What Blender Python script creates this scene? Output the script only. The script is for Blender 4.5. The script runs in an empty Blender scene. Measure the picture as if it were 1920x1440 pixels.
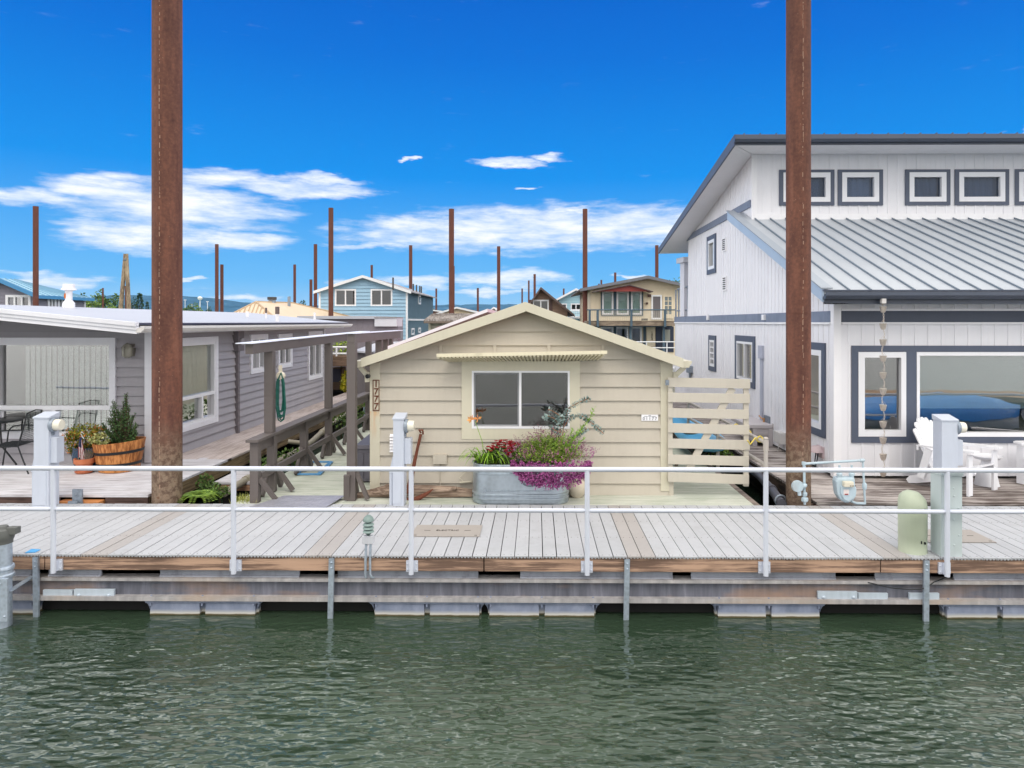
import bpy, bmesh, math, random
from mathutils import Vector, Matrix
R = math.radians
sc = bpy.context.scene
COL = sc.collection
rng = random.Random(7)

# ---------------------------------------------------------------- photo pixel <-> place helpers
FPX, PPX, HY, CAMH = 1280.0, 991.0, 604.0, 2.40
TH = math.atan(14/1280)
def _dir(px):
    u = (px-PPX)/FPX
    return u*math.cos(TH)-math.sin(TH), math.cos(TH)+u*math.sin(TH)
def PX(px, Y):
    a, b = _dir(px); return Y*a/b
def PZ(px, py, Y):
    a, b = _dir(px); return CAMH + (HY-py)/FPX*Y/b
def P(px, py, Y):
    return Vector((PX(px, Y), Y, PZ(px, py, Y)))
def SY(px, X):
    a, b = _dir(px); return X*b/a
def SZ(px, py, X):
    return PZ(px, py, SY(px, X))
def G(px, py, z=0.0):
    a, b = _dir(px); Y = (CAMH-z)*FPX/(py-HY)*b
    return Vector((PX(px, Y), Y, z))

# ---------------------------------------------------------------- materials
def lin(c):
    return tuple((x/255/12.92 if x/255 <= 0.04045 else ((x/255+0.055)/1.055)**2.4) for x in c)
def node_mat(name):
    m = bpy.data.materials.new(name); m.use_nodes = True
    nt = m.node_tree
    return m, nt, nt.nodes['Principled BSDF']
def mixc(nt, fac, a, b, mode='MIX'):
    n = nt.nodes.new('ShaderNodeMix'); n.data_type = 'RGBA'; n.blend_type = mode
    for k, v in ((0, fac), (6, a), (7, b)):
        if hasattr(v, 'is_linked') or hasattr(v, 'links'): nt.links.new(v, n.inputs[k])
        elif k == 0: n.inputs[0].default_value = v
        else: n.inputs[k].default_value = (*v, 1) if len(v) == 3 else v
    return n.outputs[2]
def math_n(nt, op, a, b=None, clamp=False):
    n = nt.nodes.new('ShaderNodeMath'); n.operation = op; n.use_clamp = clamp
    for k, v in ((0, a), (1, b)):
        if v is None: continue
        if hasattr(v, 'links'): nt.links.new(v, n.inputs[k])
        else: n.inputs[k].default_value = v
    return n.outputs[0]
def coords(nt, scale=(1, 1, 1), kind='Object', loc=(0, 0, 0)):
    tc = nt.nodes.new('ShaderNodeTexCoord'); mp = nt.nodes.new('ShaderNodeMapping')
    mp.inputs['Scale'].default_value = scale; mp.inputs['Location'].default_value = loc
    nt.links.new(tc.outputs[kind], mp.inputs['Vector']); return mp.outputs[0]
def noise(nt, vec, scale, detail=4, rough=.55):
    n = nt.nodes.new('ShaderNodeTexNoise'); n.inputs['Scale'].default_value = scale
    n.inputs['Detail'].default_value = detail; n.inputs['Roughness'].default_value = rough
    nt.links.new(vec, n.inputs['Vector']); return n.outputs['Fac']
def ramp(nt, fac, stops):
    n = nt.nodes.new('ShaderNodeValToRGB'); e = n.color_ramp.elements
    while len(e) < len(stops): e.new(.5)
    for i, (p, c) in enumerate(stops):
        e[i].position = p; e[i].color = (*c, 1) if len(c) == 3 else c
    nt.links.new(fac, n.inputs[0]); return n.outputs[0]
def bump(nt, bsdf, h, strength=.2, dist=.01):
    b = nt.nodes.new('ShaderNodeBump'); b.inputs['Strength'].default_value = strength
    b.inputs['Distance'].default_value = dist
    nt.links.new(h, b.inputs['Height']); nt.links.new(b.outputs[0], bsdf.inputs['Normal'])
def dark(c, k): return tuple(x*k for x in c)

_cache = {}
def paint(name, rgb, var=.10, rough=.55, metal=0.0, bmp=.06, dirt=.0, dirtcol=(90, 80, 65), scale=2.2, streak=True, spec=.4, island=0.0):
    """painted or plain surface with uneven colour, faint vertical runs and optional dirt patches"""
    if name in _cache: return _cache[name]
    m, nt, b = node_mat(name); c = lin(rgb)
    v = coords(nt); n1 = noise(nt, v, scale, 5)
    v2 = coords(nt, (6, 6, .5) if streak else (1, 1, 1)); n2 = noise(nt, v2, 3.1, 4)
    t = math_n(nt, 'ADD', math_n(nt, 'MULTIPLY', n1, .6), math_n(nt, 'MULTIPLY', n2, .4))
    col = ramp(nt, t, [(.3, dark(c, 1-var*1.3)), (.52, c), (.72, dark(c, 1+var*.7))])
    if dirt:
        d = ramp(nt, noise(nt, coords(nt, (1, 1, .6)), 3.7, 8, .68), [(.52, (0, 0, 0)), (.72, (dirt,)*3)])
        col = mixc(nt, d, col, lin(dirtcol))
    if island:      # boards differ slightly in tone
        g = nt.nodes.new('ShaderNodeNewGeometry'); lo, hi = 1-island, 1+island*.6
        col = mixc(nt, 1.0, col, ramp(nt, g.outputs['Random Per Island'], [(0, (lo, lo, lo)), (1, (hi, hi, hi))]), 'MULTIPLY')
    nt.links.new(col, b.inputs['Base Color'])
    b.inputs['Roughness'].default_value = rough; b.inputs['Metallic'].default_value = metal
    b.inputs['Specular IOR Level'].default_value = spec
    if bmp: bump(nt, b, noise(nt, v, 60, 3), bmp, .004)
    _cache[name] = m; return m
def wood(name, rgb, rgb2, axis='X', var=.5, rough=.8, bmp=.35, scale=1.0, knots=True):
    """weathered timber: grain stretched along one axis"""
    if name in _cache: return _cache[name]
    m, nt, b = node_mat(name); s = {'X': (.5, 9, 9), 'Y': (9, .5, 9), 'Z': (9, 9, .5)}[axis]
    v = coords(nt, tuple(k*scale for k in s)); n = noise(nt, v, 4.0, 8, .65)
    n2 = noise(nt, coords(nt), 1.1, 4)
    t = math_n(nt, 'ADD', math_n(nt, 'MULTIPLY', n, .65), math_n(nt, 'MULTIPLY', n2, .35))
    a, c = lin(rgb), lin(rgb2)
    col = ramp(nt, t, [(.32, dark(c, .75)), (.45, c), (.55, a), (.75, dark(a, 1.12))])
    if knots:
        k = ramp(nt, noise(nt, coords(nt, tuple(.3*q**.5 for q in s)), 5.5, 2), [(.68, (0, 0, 0)), (.78, (.7,)*3)])
        col = mixc(nt, k, col, dark(c, .45))
    nt.links.new(col, b.inputs['Base Color']); b.inputs['Roughness'].default_value = rough
    b.inputs['Specular IOR Level'].default_value = .25
    bump(nt, b, n, bmp, .006); _cache[name] = m; return m
def metal(name, rgb, rough=.4, var=.15, metalness=.85, scale=5):
    if name in _cache: return _cache[name]
    m, nt, b = node_mat(name); c = lin(rgb)
    vo = nt.nodes.new('ShaderNodeTexVoronoi'); vo.inputs['Scale'].default_value = scale*6
    nt.links.new(coords(nt), vo.inputs['Vector'])
    n = noise(nt, coords(nt, (1, 1, .4)), scale, 5)
    t = math_n(nt, 'ADD', math_n(nt, 'MULTIPLY', vo.outputs['Distance'], .35), math_n(nt, 'MULTIPLY', n, .75))
    nt.links.new(ramp(nt, t, [(.3, dark(c, 1-var*1.5)), (.55, c), (.8, dark(c, 1+var))]), b.inputs['Base Color'])
    b.inputs['Metallic'].default_value = metalness
    nt.links.new(math_n(nt, 'MULTIPLY_ADD', n, .3), b.inputs['Roughness'])
    b.inputs['Roughness'].links[0].from_node.inputs[2].default_value = rough-.12
    _cache[name] = m; return m
def foliage(name, rgb, rgb2, rough=.55):
    if name in _cache: return _cache[name]
    m, nt, b = node_mat(name)
    g = nt.nodes.new('ShaderNodeNewGeometry')
    n = noise(nt, coords(nt), 3.0, 3)
    t = math_n(nt, 'ADD', math_n(nt, 'MULTIPLY', g.outputs['Random Per Island'], .6), math_n(nt, 'MULTIPLY', n, .4))
    nt.links.new(ramp(nt, t, [(.2, lin(rgb2)), (.75, lin(rgb))]), b.inputs['Base Color'])
    b.inputs['Roughness'].default_value = rough; b.inputs['Specular IOR Level'].default_value = .25
    b.inputs['Subsurface Weight'].default_value = 0
    _cache[name] = m; return m
def glass(name, tint=(.86, .93, .90), refl=1.0, floor=.05):
    if name in _cache: return _cache[name]
    m = bpy.data.materials.new(name); m.use_nodes = True; nt = m.node_tree; nt.nodes.clear()
    o = nt.nodes.new('ShaderNodeOutputMaterial'); mx = nt.nodes.new('ShaderNodeMixShader')
    t = nt.nodes.new('ShaderNodeBsdfTransparent'); t.inputs[0].default_value = (*tint, 1)
    g = nt.nodes.new('ShaderNodeBsdfGlossy'); g.inputs['Roughness'].default_value = .01
    bp = nt.nodes.new('ShaderNodeBump'); bp.inputs['Strength'].default_value = .05; bp.inputs['Distance'].default_value = .05
    nt.links.new(noise(nt, coords(nt), 1.3, 1), bp.inputs['Height']); nt.links.new(bp.outputs[0], g.inputs['Normal'])
    f = nt.nodes.new('ShaderNodeFresnel'); f.inputs[0].default_value = 1.5
    fac = math_n(nt, 'MULTIPLY_ADD', f.outputs[0], 1.6*refl, True); fac.node.inputs[2].default_value = floor
    nt.links.new(fac, mx.inputs[0]); nt.links.new(t.outputs[0], mx.inputs[1]); nt.links.new(g.outputs[0], mx.inputs[2])
    nt.links.new(mx.outputs[0], o.inputs[0]); _cache[name] = m; return m

# ---------------------------------------------------------------- mesh builder
class MB:
    def __init__(s): s.v = []; s.f = []; s.mi = []; s.cur = 0
    def add(s, vs, fs):
        o = len(s.v); s.v += [Vector(p) for p in vs]; s.f += [tuple(o+i for i in f) for f in fs]; s.mi += [s.cur]*len(fs)
        return s
    def box(s, x0, x1, y0, y1, z0, z1):
        x0, x1 = min(x0, x1), max(x0, x1); y0, y1 = min(y0, y1), max(y0, y1); z0, z1 = min(z0, z1), max(z0, z1)
        return s.hexa([(x0, y0, z0), (x1, y0, z0), (x1, y1, z0), (x0, y1, z0), (x0, y0, z1), (x1, y0, z1), (x1, y1, z1), (x0, y1, z1)])
    def hexa(s, p):
        return s.add(p, [(0, 3, 2, 1), (4, 5, 6, 7), (0, 1, 5, 4), (1, 2, 6, 5), (2, 3, 7, 6), (3, 0, 4, 7)])
    def beam(s, p, q, w, h, up=(0, 0, 1)):
        p, q = Vector(p), Vector(q); d = (q-p).normalized(); u = Vector(up)
        a = d.cross(u)
        if a.length < 1e-4: a = d.cross(Vector((1, 0, 0)))
        a.normalize(); b = a.cross(d).normalized(); a = a*w/2; b = b*h/2
        return s.hexa([p-a-b, p+a-b, q+a-b, q-a-b, p-a+b, p+a+b, q+a+b, q-a+b])
    def tube(s, pts, r, n=10, caps=True):
        pts = [Vector(p) for p in pts]; m = len(pts); rs = r if isinstance(r, (list, tuple)) else [r]*m
        prev = None; vs = []
        for i, p in enumerate(pts):
            d = (pts[min(i+1, m-1)]-pts[max(i-1, 0)]).normalized()
            if prev is None:
                a = d.orthogonal().normalized()
            else:
                a = (prev-d*prev.dot(d))
                a = a.normalized() if a.length > 1e-5 else d.orthogonal().normalized()
            prev = a; b = d.cross(a)
            for k in range(n):
                t = 2*math.pi*k/n; vs.append(p+(a*math.cos(t)+b*math.sin(t))*rs[i])
        fs = [(i*n+k, i*n+(k+1) % n, (i+1)*n+(k+1) % n, (i+1)*n+k) for i in range(m-1) for k in range(n)]
        if caps: fs += [tuple(range(n-1, -1, -1)), tuple(range((m-1)*n, m*n))]
        return s.add(vs, fs)
    def lathe(s, prof, c=(0, 0, 0), n=24, sx=1, sy=1, axis='Z', wob=None):
        c = Vector(c); vs = []
        for r, z in prof:
            for k in range(n):
                t = 2*math.pi*k/n; rr = r*(wob(t, z) if wob else 1)
                p = (rr*math.cos(t)*sx, rr*math.sin(t)*sy, z)
                if axis == 'Y': p = (p[0], p[2], p[1])
                if axis == 'X': p = (p[2], p[0], p[1])
                vs.append(c+Vector(p))
        m = len(prof)
        fs = [(i*n+k, i*n+(k+1) % n, (i+1)*n+(k+1) % n, (i+1)*n+k) for i in range(m-1) for k in range(n)]
        if prof[0][0] > 1e-6: fs.append(tuple(range(n-1, -1, -1)))
        if prof[-1][0] > 1e-6: fs.append(tuple(range((m-1)*n, m*n)))
        return s.add(vs, fs)
    def prism(s, poly, off):
        """poly: list of 3d points (planar), extruded by vector off"""
        off = Vector(off); n = len(poly); a = [Vector(p) for p in poly]; b = [p+off for p in a]
        return s.add(a+b, [tuple(range(n-1, -1, -1)), tuple(range(n, 2*n))]+[(i, (i+1) % n, n+(i+1) % n, n+i) for i in range(n)])
    def poly(s, pts): return s.add(pts, [tuple(range(len(pts)))])
    def sphere(s, c, r, n=12, m=8):
        rx, ry, rz = r if isinstance(r, (tuple, list)) else (r, r, r)
        return s.lathe([(max(1e-7, math.sin(math.pi*i/m)), -math.cos(math.pi*i/m)*rz) for i in range(m+1)], c, n, rx, ry)
    def leaf(s, c, d, nrm, L, W):
        d = Vector(d).normalized(); a = d.cross(Vector(nrm))
        if a.length < 1e-4: a = d.orthogonal()
        a.normalize(); c = Vector(c)
        return s.add([c, c+d*L*.5+a*W*.5, c+d*L, c+d*L*.5-a*W*.5], [(0, 1, 2, 3)])
    def build(s, name, mat, parent=None, smooth=False, bevel=0, loc=None, fixn=True):
        me = bpy.data.meshes.new(name)
        if loc is None:
            if parent is not None: base = wloc(parent)
            else:
                xs = [p.x for p in s.v]; ys = [p.y for p in s.v]; zs = [p.z for p in s.v]
                base = Vector(((min(xs)+max(xs))/2, (min(ys)+max(ys))/2, min(zs)))
        else: base = Vector(loc)
        me.from_pydata([tuple(p-base) for p in s.v], [], s.f)
        ms = mat if isinstance(mat, (list, tuple)) else [mat]
        for m in ms: me.materials.append(m)
        if len(ms) > 1: me.polygons.foreach_set('material_index', s.mi)
        if fixn:
            bm = bmesh.new(); bm.from_mesh(me); bmesh.ops.recalc_face_normals(bm, faces=bm.faces); bm.to_mesh(me); bm.free()
        if smooth:
            me.shade_smooth(); me.set_sharp_from_angle(angle=R(38))
        me.update()
        o = bpy.data.objects.new(name, me); COL.objects.link(o)
        if parent is not None:
            o.parent = parent; o.location = base-wloc(parent)
        else: o.location = base
        if bevel:
            b = o.modifiers.new('bevel', 'BEVEL'); b.width = bevel; b.segments = 2; b.limit_method = 'ANGLE'; b.angle_limit = R(40)
        return o
def wloc(o):
    l = Vector((0, 0, 0))
    while o is not None: l = l+o.location; o = o.parent
    return l
def tag(o, label=None, cat=None, group=None, kind=None):
    if label: o['label'] = label
    if cat: o['category'] = cat
    if group: o['group'] = group
    if kind: o['kind'] = kind
    return o
def thing(name, label, cat, loc=(0, 0, 0), group=None):
    o = bpy.data.objects.new(name, None); COL.objects.link(o); o.location = loc; o.empty_display_size = .2
    return tag(o, label, cat, group)
def children(o): return [c for c in COL.objects if c.parent is o]
def copy_tree(o, parent=None):
    c = o.copy(); COL.objects.link(c); c.parent = parent
    for ch in children(o): copy_tree(ch, c)
    return c
def move_tree(o, loc, rz=0): o.location = loc; o.rotation_euler = (0, 0, rz); return o

def text_mesh(txt, size, bold=0.0, align='CENTER', depth=.002, spacing=1.0):
    cu = bpy.data.curves.new('lettering', 'FONT'); cu.body = txt; cu.size = size; cu.align_x = align; cu.align_y = 'CENTER'
    cu.space_character = spacing; cu.extrude = depth; cu.offset = bold; cu.resolution_u = 3
    o = bpy.data.objects.new('lettering', cu); COL.objects.link(o)
    dg = bpy.context.evaluated_depsgraph_get(); me = bpy.data.meshes.new_from_object(o.evaluated_get(dg))
    bpy.data.objects.remove(o); return me
def lettering(name, txt, size, mat, parent, pos, rot=(R(90), 0, 0), bold=0.0, spacing=1.0):
    me = text_mesh(txt, size, bold, spacing=spacing); me.materials.append(mat)
    o = bpy.data.objects.new(name, me); COL.objects.link(o); o.parent = parent
    o.location = Vector(pos)-wloc(parent); o.rotation_euler = rot; return o

# ---------------------------------------------------------------- walls
class Wall:
    """upright plane: u is a world x or y coordinate, o is the distance out of the wall"""
    def __init__(s, axis, at, n): s.axis, s.at, s.n = axis, at, n
    def pt(s, u, z, o=0):
        return Vector((u, s.at+s.n*o, z)) if s.axis == 'X' else Vector((s.at+s.n*o, u, z))
    def box(s, mb, u0, u1, z0, z1, o0, o1):
        a, b = s.pt(u0, z0, o0), s.pt(u1, z1, o1); return mb.box(a.x, b.x, a.y, b.y, a.z, b.z)
    def poly(s, mb, pts, o0, o1):
        a = [s.pt(u, z, o0) for u, z in pts]; return mb.prism(a, s.pt(0, 0, o1)-s.pt(0, 0, o0))
    def lap(s, mb, z0, z1, h, lo, hi, holes=(), t=.014, th=.02):
        """horizontal lap boards, lo/hi give the ends of a board at a height"""
        z = z0
        while z < z1-1e-4:
            zt = min(z+h, z1)
            cuts = sorted({z, zt}|{q for ho in holes for q in ho[2:4] if z < q < zt})
            for a, b in zip(cuts, cuts[1:]):
                spans = [(lo(a), hi(a), lo(b), hi(b))]
                for (h0, h1, k0, k1) in holes:
                    if k0 <= (a+b)/2 <= k1:
                        new = []
                        for (p, q, r, w) in spans:
                            if h0 > max(p, r): new.append((p, min(h0, q), r, min(h0, w)))
                            if h1 < min(q, w): new.append((max(h1, p), q, max(h1, r), w))
                            if not (h0 > max(p, r) or h1 < min(q, w)) and (h0 >= min(q, w) or h1 <= max(p, r)): new.append((p, q, r, w))
                        spans = new
                for (p, q, r, w) in spans:
                    if q-p < .004 and w-r < .004: continue
                    if w < r: r = w = (p+q)/2
                    oa = t*(1-(a-z)/h); ob = t*(1-(b-z)/h)
                    mb.hexa([s.pt(p, a, oa), s.pt(q, a, oa), s.pt(q, a, -th), s.pt(p, a, -th), s.pt(r, b, ob), s.pt(w, b, ob), s.pt(w, b, -th), s.pt(r, b, -th)])
            z += h
        return mb
    def panels(s, mb, u0, u1, pitch, lo, hi, holes=(), rib=.04, t=.012, th=.02):
        """vertical boards with raised ribs; lo/hi give bottom and top at u"""
        u = u0
        while u < u1-1e-4:
            ue = min(u+pitch, u1)
            for (a, b, o) in ((u, min(u+rib, ue), t), (min(u+rib, ue), ue, 0.0)):
                if b-a < 1e-4: continue
                cuts = sorted({a, b}|{q for ho in holes for q in ho[:2] if a < q < b})
                for c, d in zip(cuts, cuts[1:]):
                    segs = [(lo(c), hi(c), lo(d), hi(d))]
                    for (h0, h1, k0, k1) in holes:
                        if h0 <= (c+d)/2 <= h1:
                            new = []
                            for (p, q, r, w) in segs:
                                if k0 > p and k0 < q: new.append((p, k0, r, k0))
                                if k1 < q and k1 > p: new.append((k1, q, k1, w))
                                if k0 >= q or k1 <= p: new.append((p, q, r, w))
                            segs = new
                    for (p, q, r, w) in segs:
                        if q-p < .002 and w-r < .002: continue
                        mb.hexa([s.pt(c, p, o), s.pt(d, r, o), s.pt(d, r, -th), s.pt(c, p, -th), s.pt(c, q, o), s.pt(d, w, o), s.pt(d, w, -th), s.pt(c, q, -th)])
            u = ue
        return mb
    def frame(s, mb, u0, u1, z0, z1, cells, o0, o1):
        us = sorted({u0, u1}|{c for k in cells for c in k[:2]}); zs = sorted({z0, z1}|{c for k in cells for c in k[2:]})
        for a, b in zip(us, us[1:]):
            for c, d in zip(zs, zs[1:]):
                mu, mz = (a+b)/2, (c+d)/2
                if not any(k[0] < mu < k[1] and k[2] < mz < k[3] for k in cells): s.box(mb, a, b, c, d, o0, o1)
        return mb
def window(w, house, u0, u1, z0, z1, cells, frame_mat, pane_mat, trim=None, trim_mat=None, blind=None, blind_mat=None,
           name='window', proud=.012, depth=.05, sash=None, sash_mat=None, tp=.03):
    f = w.frame(MB(), u0, u1, z0, z1, cells, -depth, proud).build(name, frame_mat, house)
    p = MB()
    for k in cells: p.poly([w.pt(k[0], k[2], -depth*.6), w.pt(k[1], k[2], -depth*.6), w.pt(k[1], k[3], -depth*.6), w.pt(k[0], k[3], -depth*.6)])
    p.build('pane', pane_mat, f)
    if trim:
        if not isinstance(trim, (tuple, list)): trim = (trim,)*4
        l, r, b, t = trim
        tm = MB(); e = .0
        w.box(tm, u0-l, u0-e, z0-b, z1+t, -.01, tp); w.box(tm, u1+e, u1+r, z0-b, z1+t, -.01, tp)
        w.box(tm, u0, u1, z1, z1+t, -.01, tp-.002); w.box(tm, u0, u1, z0-b, z0, -.01, tp-.002)
        tm.build('trim', trim_mat, f)
    if sash:
        sm = MB()
        for (a, b, c, d, ww) in sash:
            w.frame(sm, a, b, c, d, [(a+ww, b-ww, c+ww, d-ww)], -depth*.5, -depth*.1)
        sm.build('sash', sash_mat or frame_mat, f)
    if blind:
        bm = MB()
        for (kind, a, b, c, d, off, pitch) in blind:
            if kind == 'vertical':
                n = max(1, int((b-a)/pitch))
                for i in range(n):
                    x = a+(b-a)*i/n; q = (b-a)/n
                    k = off+rng.uniform(-.006, .006)
                    bm.poly([w.pt(x, c, -k-.012), w.pt(x+q*.96, c, -k+.014), w.pt(x+q*.96, d, -k+.014), w.pt(x, d, -k-.012)])
            elif kind == 'slats':
                n = max(1, int((d-c)/pitch))
                for i in range(n):
                    z = c+(d-c)*i/n; q = (d-c)/n
                    bm.poly([w.pt(a, z, -off+.008), w.pt(b, z, -off+.008), w.pt(b, z+q*.94, -off-.006), w.pt(a, z+q*.94, -off-.006)])
            else:
                n = max(2, int((b-a)/.05))
                for i in range(n):
                    x = a+(b-a)*i/n; q = (b-a)/n; s0 = .012*math.sin(i*1.9); s1 = .012*math.sin((i+1)*1.9)
                    bm.poly([w.pt(x, c, -off+s0), w.pt(x+q, c, -off+s1), w.pt(x+q, d, -off+s1), w.pt(x, d, -off+s0)])
        bm.build('blind', blind_mat, f, fixn=False)
    return f
def cells_grid(u0, u1, z0, z1, fw, ncol=1, nrow=1, mull=.03):
    out = []; cw = (u1-u0-2*fw-(ncol-1)*mull)/ncol; ch = (z1-z0-2*fw-(nrow-1)*mull)/nrow
    for i in range(ncol):
        for j in range(nrow):
            a = u0+fw+i*(cw+mull); b = z0+fw+j*(ch+mull); out.append((a, a+cw, b, b+ch))
    return out

# ---------------------------------------------------------------- foliage helpers
def rdir(up=0.0):
    while True:
        v = Vector((rng.uniform(-1, 1), rng.uniform(-1, 1), rng.uniform(-1, 1)))
        if .05 < v.length < 1:
            v.normalize(); v.z += up; return v.normalized()
def leaf_cloud(mb, c, r, n, L, W, up=.25, inner=.35):
    c = Vector(c)
    for _ in range(n):
        d = rdir(); k = rng.uniform(inner, 1)**.6
        p = c+Vector((d.x*r[0], d.y*r[1], d.z*r[2]))*k
        s = rng.uniform(.65, 1.25)
        mb.leaf(p, rdir(up)+d*.6, rdir(.5), L*s, W*s)
    return mb
def spray(mb, base, tip, n, L, W, droop=0):
    """a stem with leaves along it"""
    base, tip = Vector(base), Vector(tip)
    for i in range(n):
        t = (i+.5)/n; p = base.lerp(tip, t); p.z -= droop*t*t
        d = (tip-base).normalized()*.6+rdir(.1)*.9
        mb.leaf(p, d, rdir(.3), L*rng.uniform(.7, 1.2)*(1-.35*t), W*rng.uniform(.8, 1.2)*(1-.35*t))
    return mb
# ================================================================ camera, sky, sun
cam = bpy.data.cameras.new('camera'); cam.lens = 24; cam.sensor_width = 36
cam.shift_x = (960-PPX)/1920; cam.shift_y = -(720-HY)/1920; cam.clip_end = 20000; cam.clip_start = .05
co = bpy.data.objects.new('camera', cam); COL.objects.link(co); co.location = (0, 0, CAMH); co.rotation_euler = (R(90), 0, TH)
sc.camera = co
sc.view_settings.view_transform = 'Standard'; sc.view_settings.look = 'None'; sc.view_settings.exposure = 0.06
sc.cycles.max_bounces = 8; sc.cycles.transparent_max_bounces = 16; sc.cycles.caustics_reflective = False; sc.cycles.caustics_refractive = False
sc.cycles.sample_clamp_indirect = 6

SUN_EL, SUN_AZ = 54, 172        # degrees; azimuth measured clockwise from straight ahead (+y)
wd = bpy.data.worlds.new("World"); sc.world = wd; wd.use_nodes = True
nt = wd.node_tree; bg = nt.nodes['Background']
sky = nt.nodes.new('ShaderNodeTexSky'); sky.sky_type = 'NISHITA'; sky.sun_disc = False
sky.sun_elevation = R(SUN_EL); sky.sun_rotation = R(SUN_AZ); sky.ozone_density = 3.0; sky.dust_density = .4
tc = nt.nodes.new('ShaderNodeTexCoord'); sep = nt.nodes.new('ShaderNodeSeparateXYZ'); nt.links.new(tc.outputs['Generated'], sep.inputs[0])
az = math_n(nt, 'ARCTAN2', sep.outputs[0], sep.outputs[1]); el = math_n(nt, 'ARCSINE', sep.outputs[2])
cmb = nt.nodes.new('ShaderNodeCombineXYZ'); nt.links.new(az, cmb.inputs[0]); nt.links.new(el, cmb.inputs[1])
def vmath(op, a, b=None):
    n = nt.nodes.new('ShaderNodeVectorMath'); n.operation = op
    for k, v in ((0, a), (1, b)):
        if v is None: continue
        if hasattr(v, 'links'): nt.links.new(v, n.inputs[k])
        else: n.inputs[k].default_value = v
    return n
def sstep(x, a, b):
    n = nt.nodes.new('ShaderNodeMapRange'); n.interpolation_type = 'SMOOTHSTEP'
    nt.links.new(x, n.inputs[0]); n.inputs[1].default_value = a; n.inputs[2].default_value = b; return n.outputs[0]
st1 = vmath('MULTIPLY', cmb.outputs[0], (7, 26, 1)).outputs[0]
nA = noise(nt, st1, 1.6, 8, .62)
nB = noise(nt, vmath('MULTIPLY', cmb.outputs[0], (14, 75, 1)).outputs[0], 1.3, 6, .6)
# wander the lookup a little so that cloud outlines are ragged
wan = vmath('MULTIPLY', vmath('SUBTRACT', noise(nt, st1, 2.3, 4).node.outputs['Color'], (.5, .5, .5)).outputs[0], (.10, .035, 0)).outputs[0]
cv = vmath('ADD', cmb.outputs[0], wan).outputs[0]
CLOUDS = [(60, 370, 120, 17), (200, 352, 130, 24), (330, 388, 210, 48), (400, 335, 95, 20), (560, 352, 150, 17), (620, 338, 70, 9),
          (280, 440, 160, 32), (450, 452, 110, 17), (870, 440, 220, 34), (1000, 430, 250, 42), (1180, 422, 190, 36), (790, 418, 100, 14),
          (690, 462, 75, 8), (960, 305, 58, 8), (1025, 296, 44, 6), (770, 300, 15, 2.6), (978, 352, 24, 4.5), (1075, 395, 40, 6),
          (960, 520, 100, 16), (920, 545, 75, 9), (110, 525, 85, 15), (770, 528, 75, 14), (460, 562, 60, 8), (350, 520, 30, 5), (1180, 515, 20, 4),
          (1925, 240, 34, 9), (660, 525, 40, 10)]
D = None
for (cx, cy, w, h) in CLOUDS:
    a0 = math.atan((cx-1005)/1280); e0 = math.atan((HY-cy)/1280*math.cos(a0)); k = math.cos(a0)**2
    v = vmath('MULTIPLY', vmath('SUBTRACT', cv, (a0, e0, 0)).outputs[0], (1280/(w*k), 1280/(h*math.cos(a0)), 0)).outputs[0]
    r2 = vmath('DOT_PRODUCT', v, v).outputs['Value']; one = math_n(nt, 'SUBTRACT', 1.0, r2)
    D = one if D is None else math_n(nt, 'MAXIMUM', D, one)
D = math_n(nt, 'MAXIMUM', D, -1.0)
mixn = math_n(nt, 'ADD', math_n(nt, 'MULTIPLY', math_n(nt, 'SUBTRACT', nA, .5), 2.0), math_n(nt, 'MULTIPLY', math_n(nt, 'SUBTRACT', nB, .5), 2.4))
front = sstep(math_n(nt, 'ADD', D, mixn), -.62, 1.5)
# an unseen cloud deck overhead and behind the viewer, added for soft white light
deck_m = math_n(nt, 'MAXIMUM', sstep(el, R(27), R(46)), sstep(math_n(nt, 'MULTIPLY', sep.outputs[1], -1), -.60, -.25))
deck_n = sstep(noise(nt, tc.outputs['Generated'], 2.6, 5, .6), .14, .36)
cloud = math_n(nt, 'MAXIMUM', front, math_n(nt, 'MULTIPLY', deck_m, deck_n))
hs = nt.nodes.new('ShaderNodeHueSaturation'); hs.inputs['Saturation'].default_value = 1.25
nt.links.new(sky.outputs[0], hs.inputs['Color'])
SKYS = .1
skyc = mixc(nt, 1.0, hs.outputs[0], (.45, .85, 1.3), 'MULTIPLY')
grad = ramp(nt, math_n(nt, 'DIVIDE', el, R(28)), [(0.0, tuple(k/SKYS for k in lin((172, 216, 250)))), (.12, tuple(k/SKYS for k in lin((104, 186, 247)))),
            (.42, tuple(k/SKYS for k in lin((8, 146, 238)))), (.75, tuple(k/SKYS for k in lin((0, 114, 218)))), (1.0, tuple(k/SKYS for k in lin((0, 96, 205))))])
skyc = mixc(nt, .93, skyc, grad)
cl_col = mixc(nt, sstep(nA, .35, .7), (8.6, 9.3, 10.2), (10.5, 10.6, 10.8))
side = math_n(nt, 'MULTIPLY_ADD', math_n(nt, 'POWER', math_n(nt, 'ABSOLUTE', sep.outputs[0]), 1.5), 1.15); side.node.inputs[2].default_value = .62  # unseen deck brightened towards both sides as fill for the side walls
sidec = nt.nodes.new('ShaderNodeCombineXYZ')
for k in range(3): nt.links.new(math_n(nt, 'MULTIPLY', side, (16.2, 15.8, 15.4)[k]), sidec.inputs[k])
band = math_n(nt, 'MULTIPLY', sstep(el, R(34), R(39)), math_n(nt, 'SUBTRACT', 1.0, sstep(el, R(46), R(52))))      # unseen bright band added above the view to put glints on the water
band = math_n(nt, 'MULTIPLY', band, math_n(nt, 'MULTIPLY', sstep(sep.outputs[1], .25, .5), sstep(noise(nt, tc.outputs['Generated'], 5.0, 3), .40, .56)))
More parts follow.
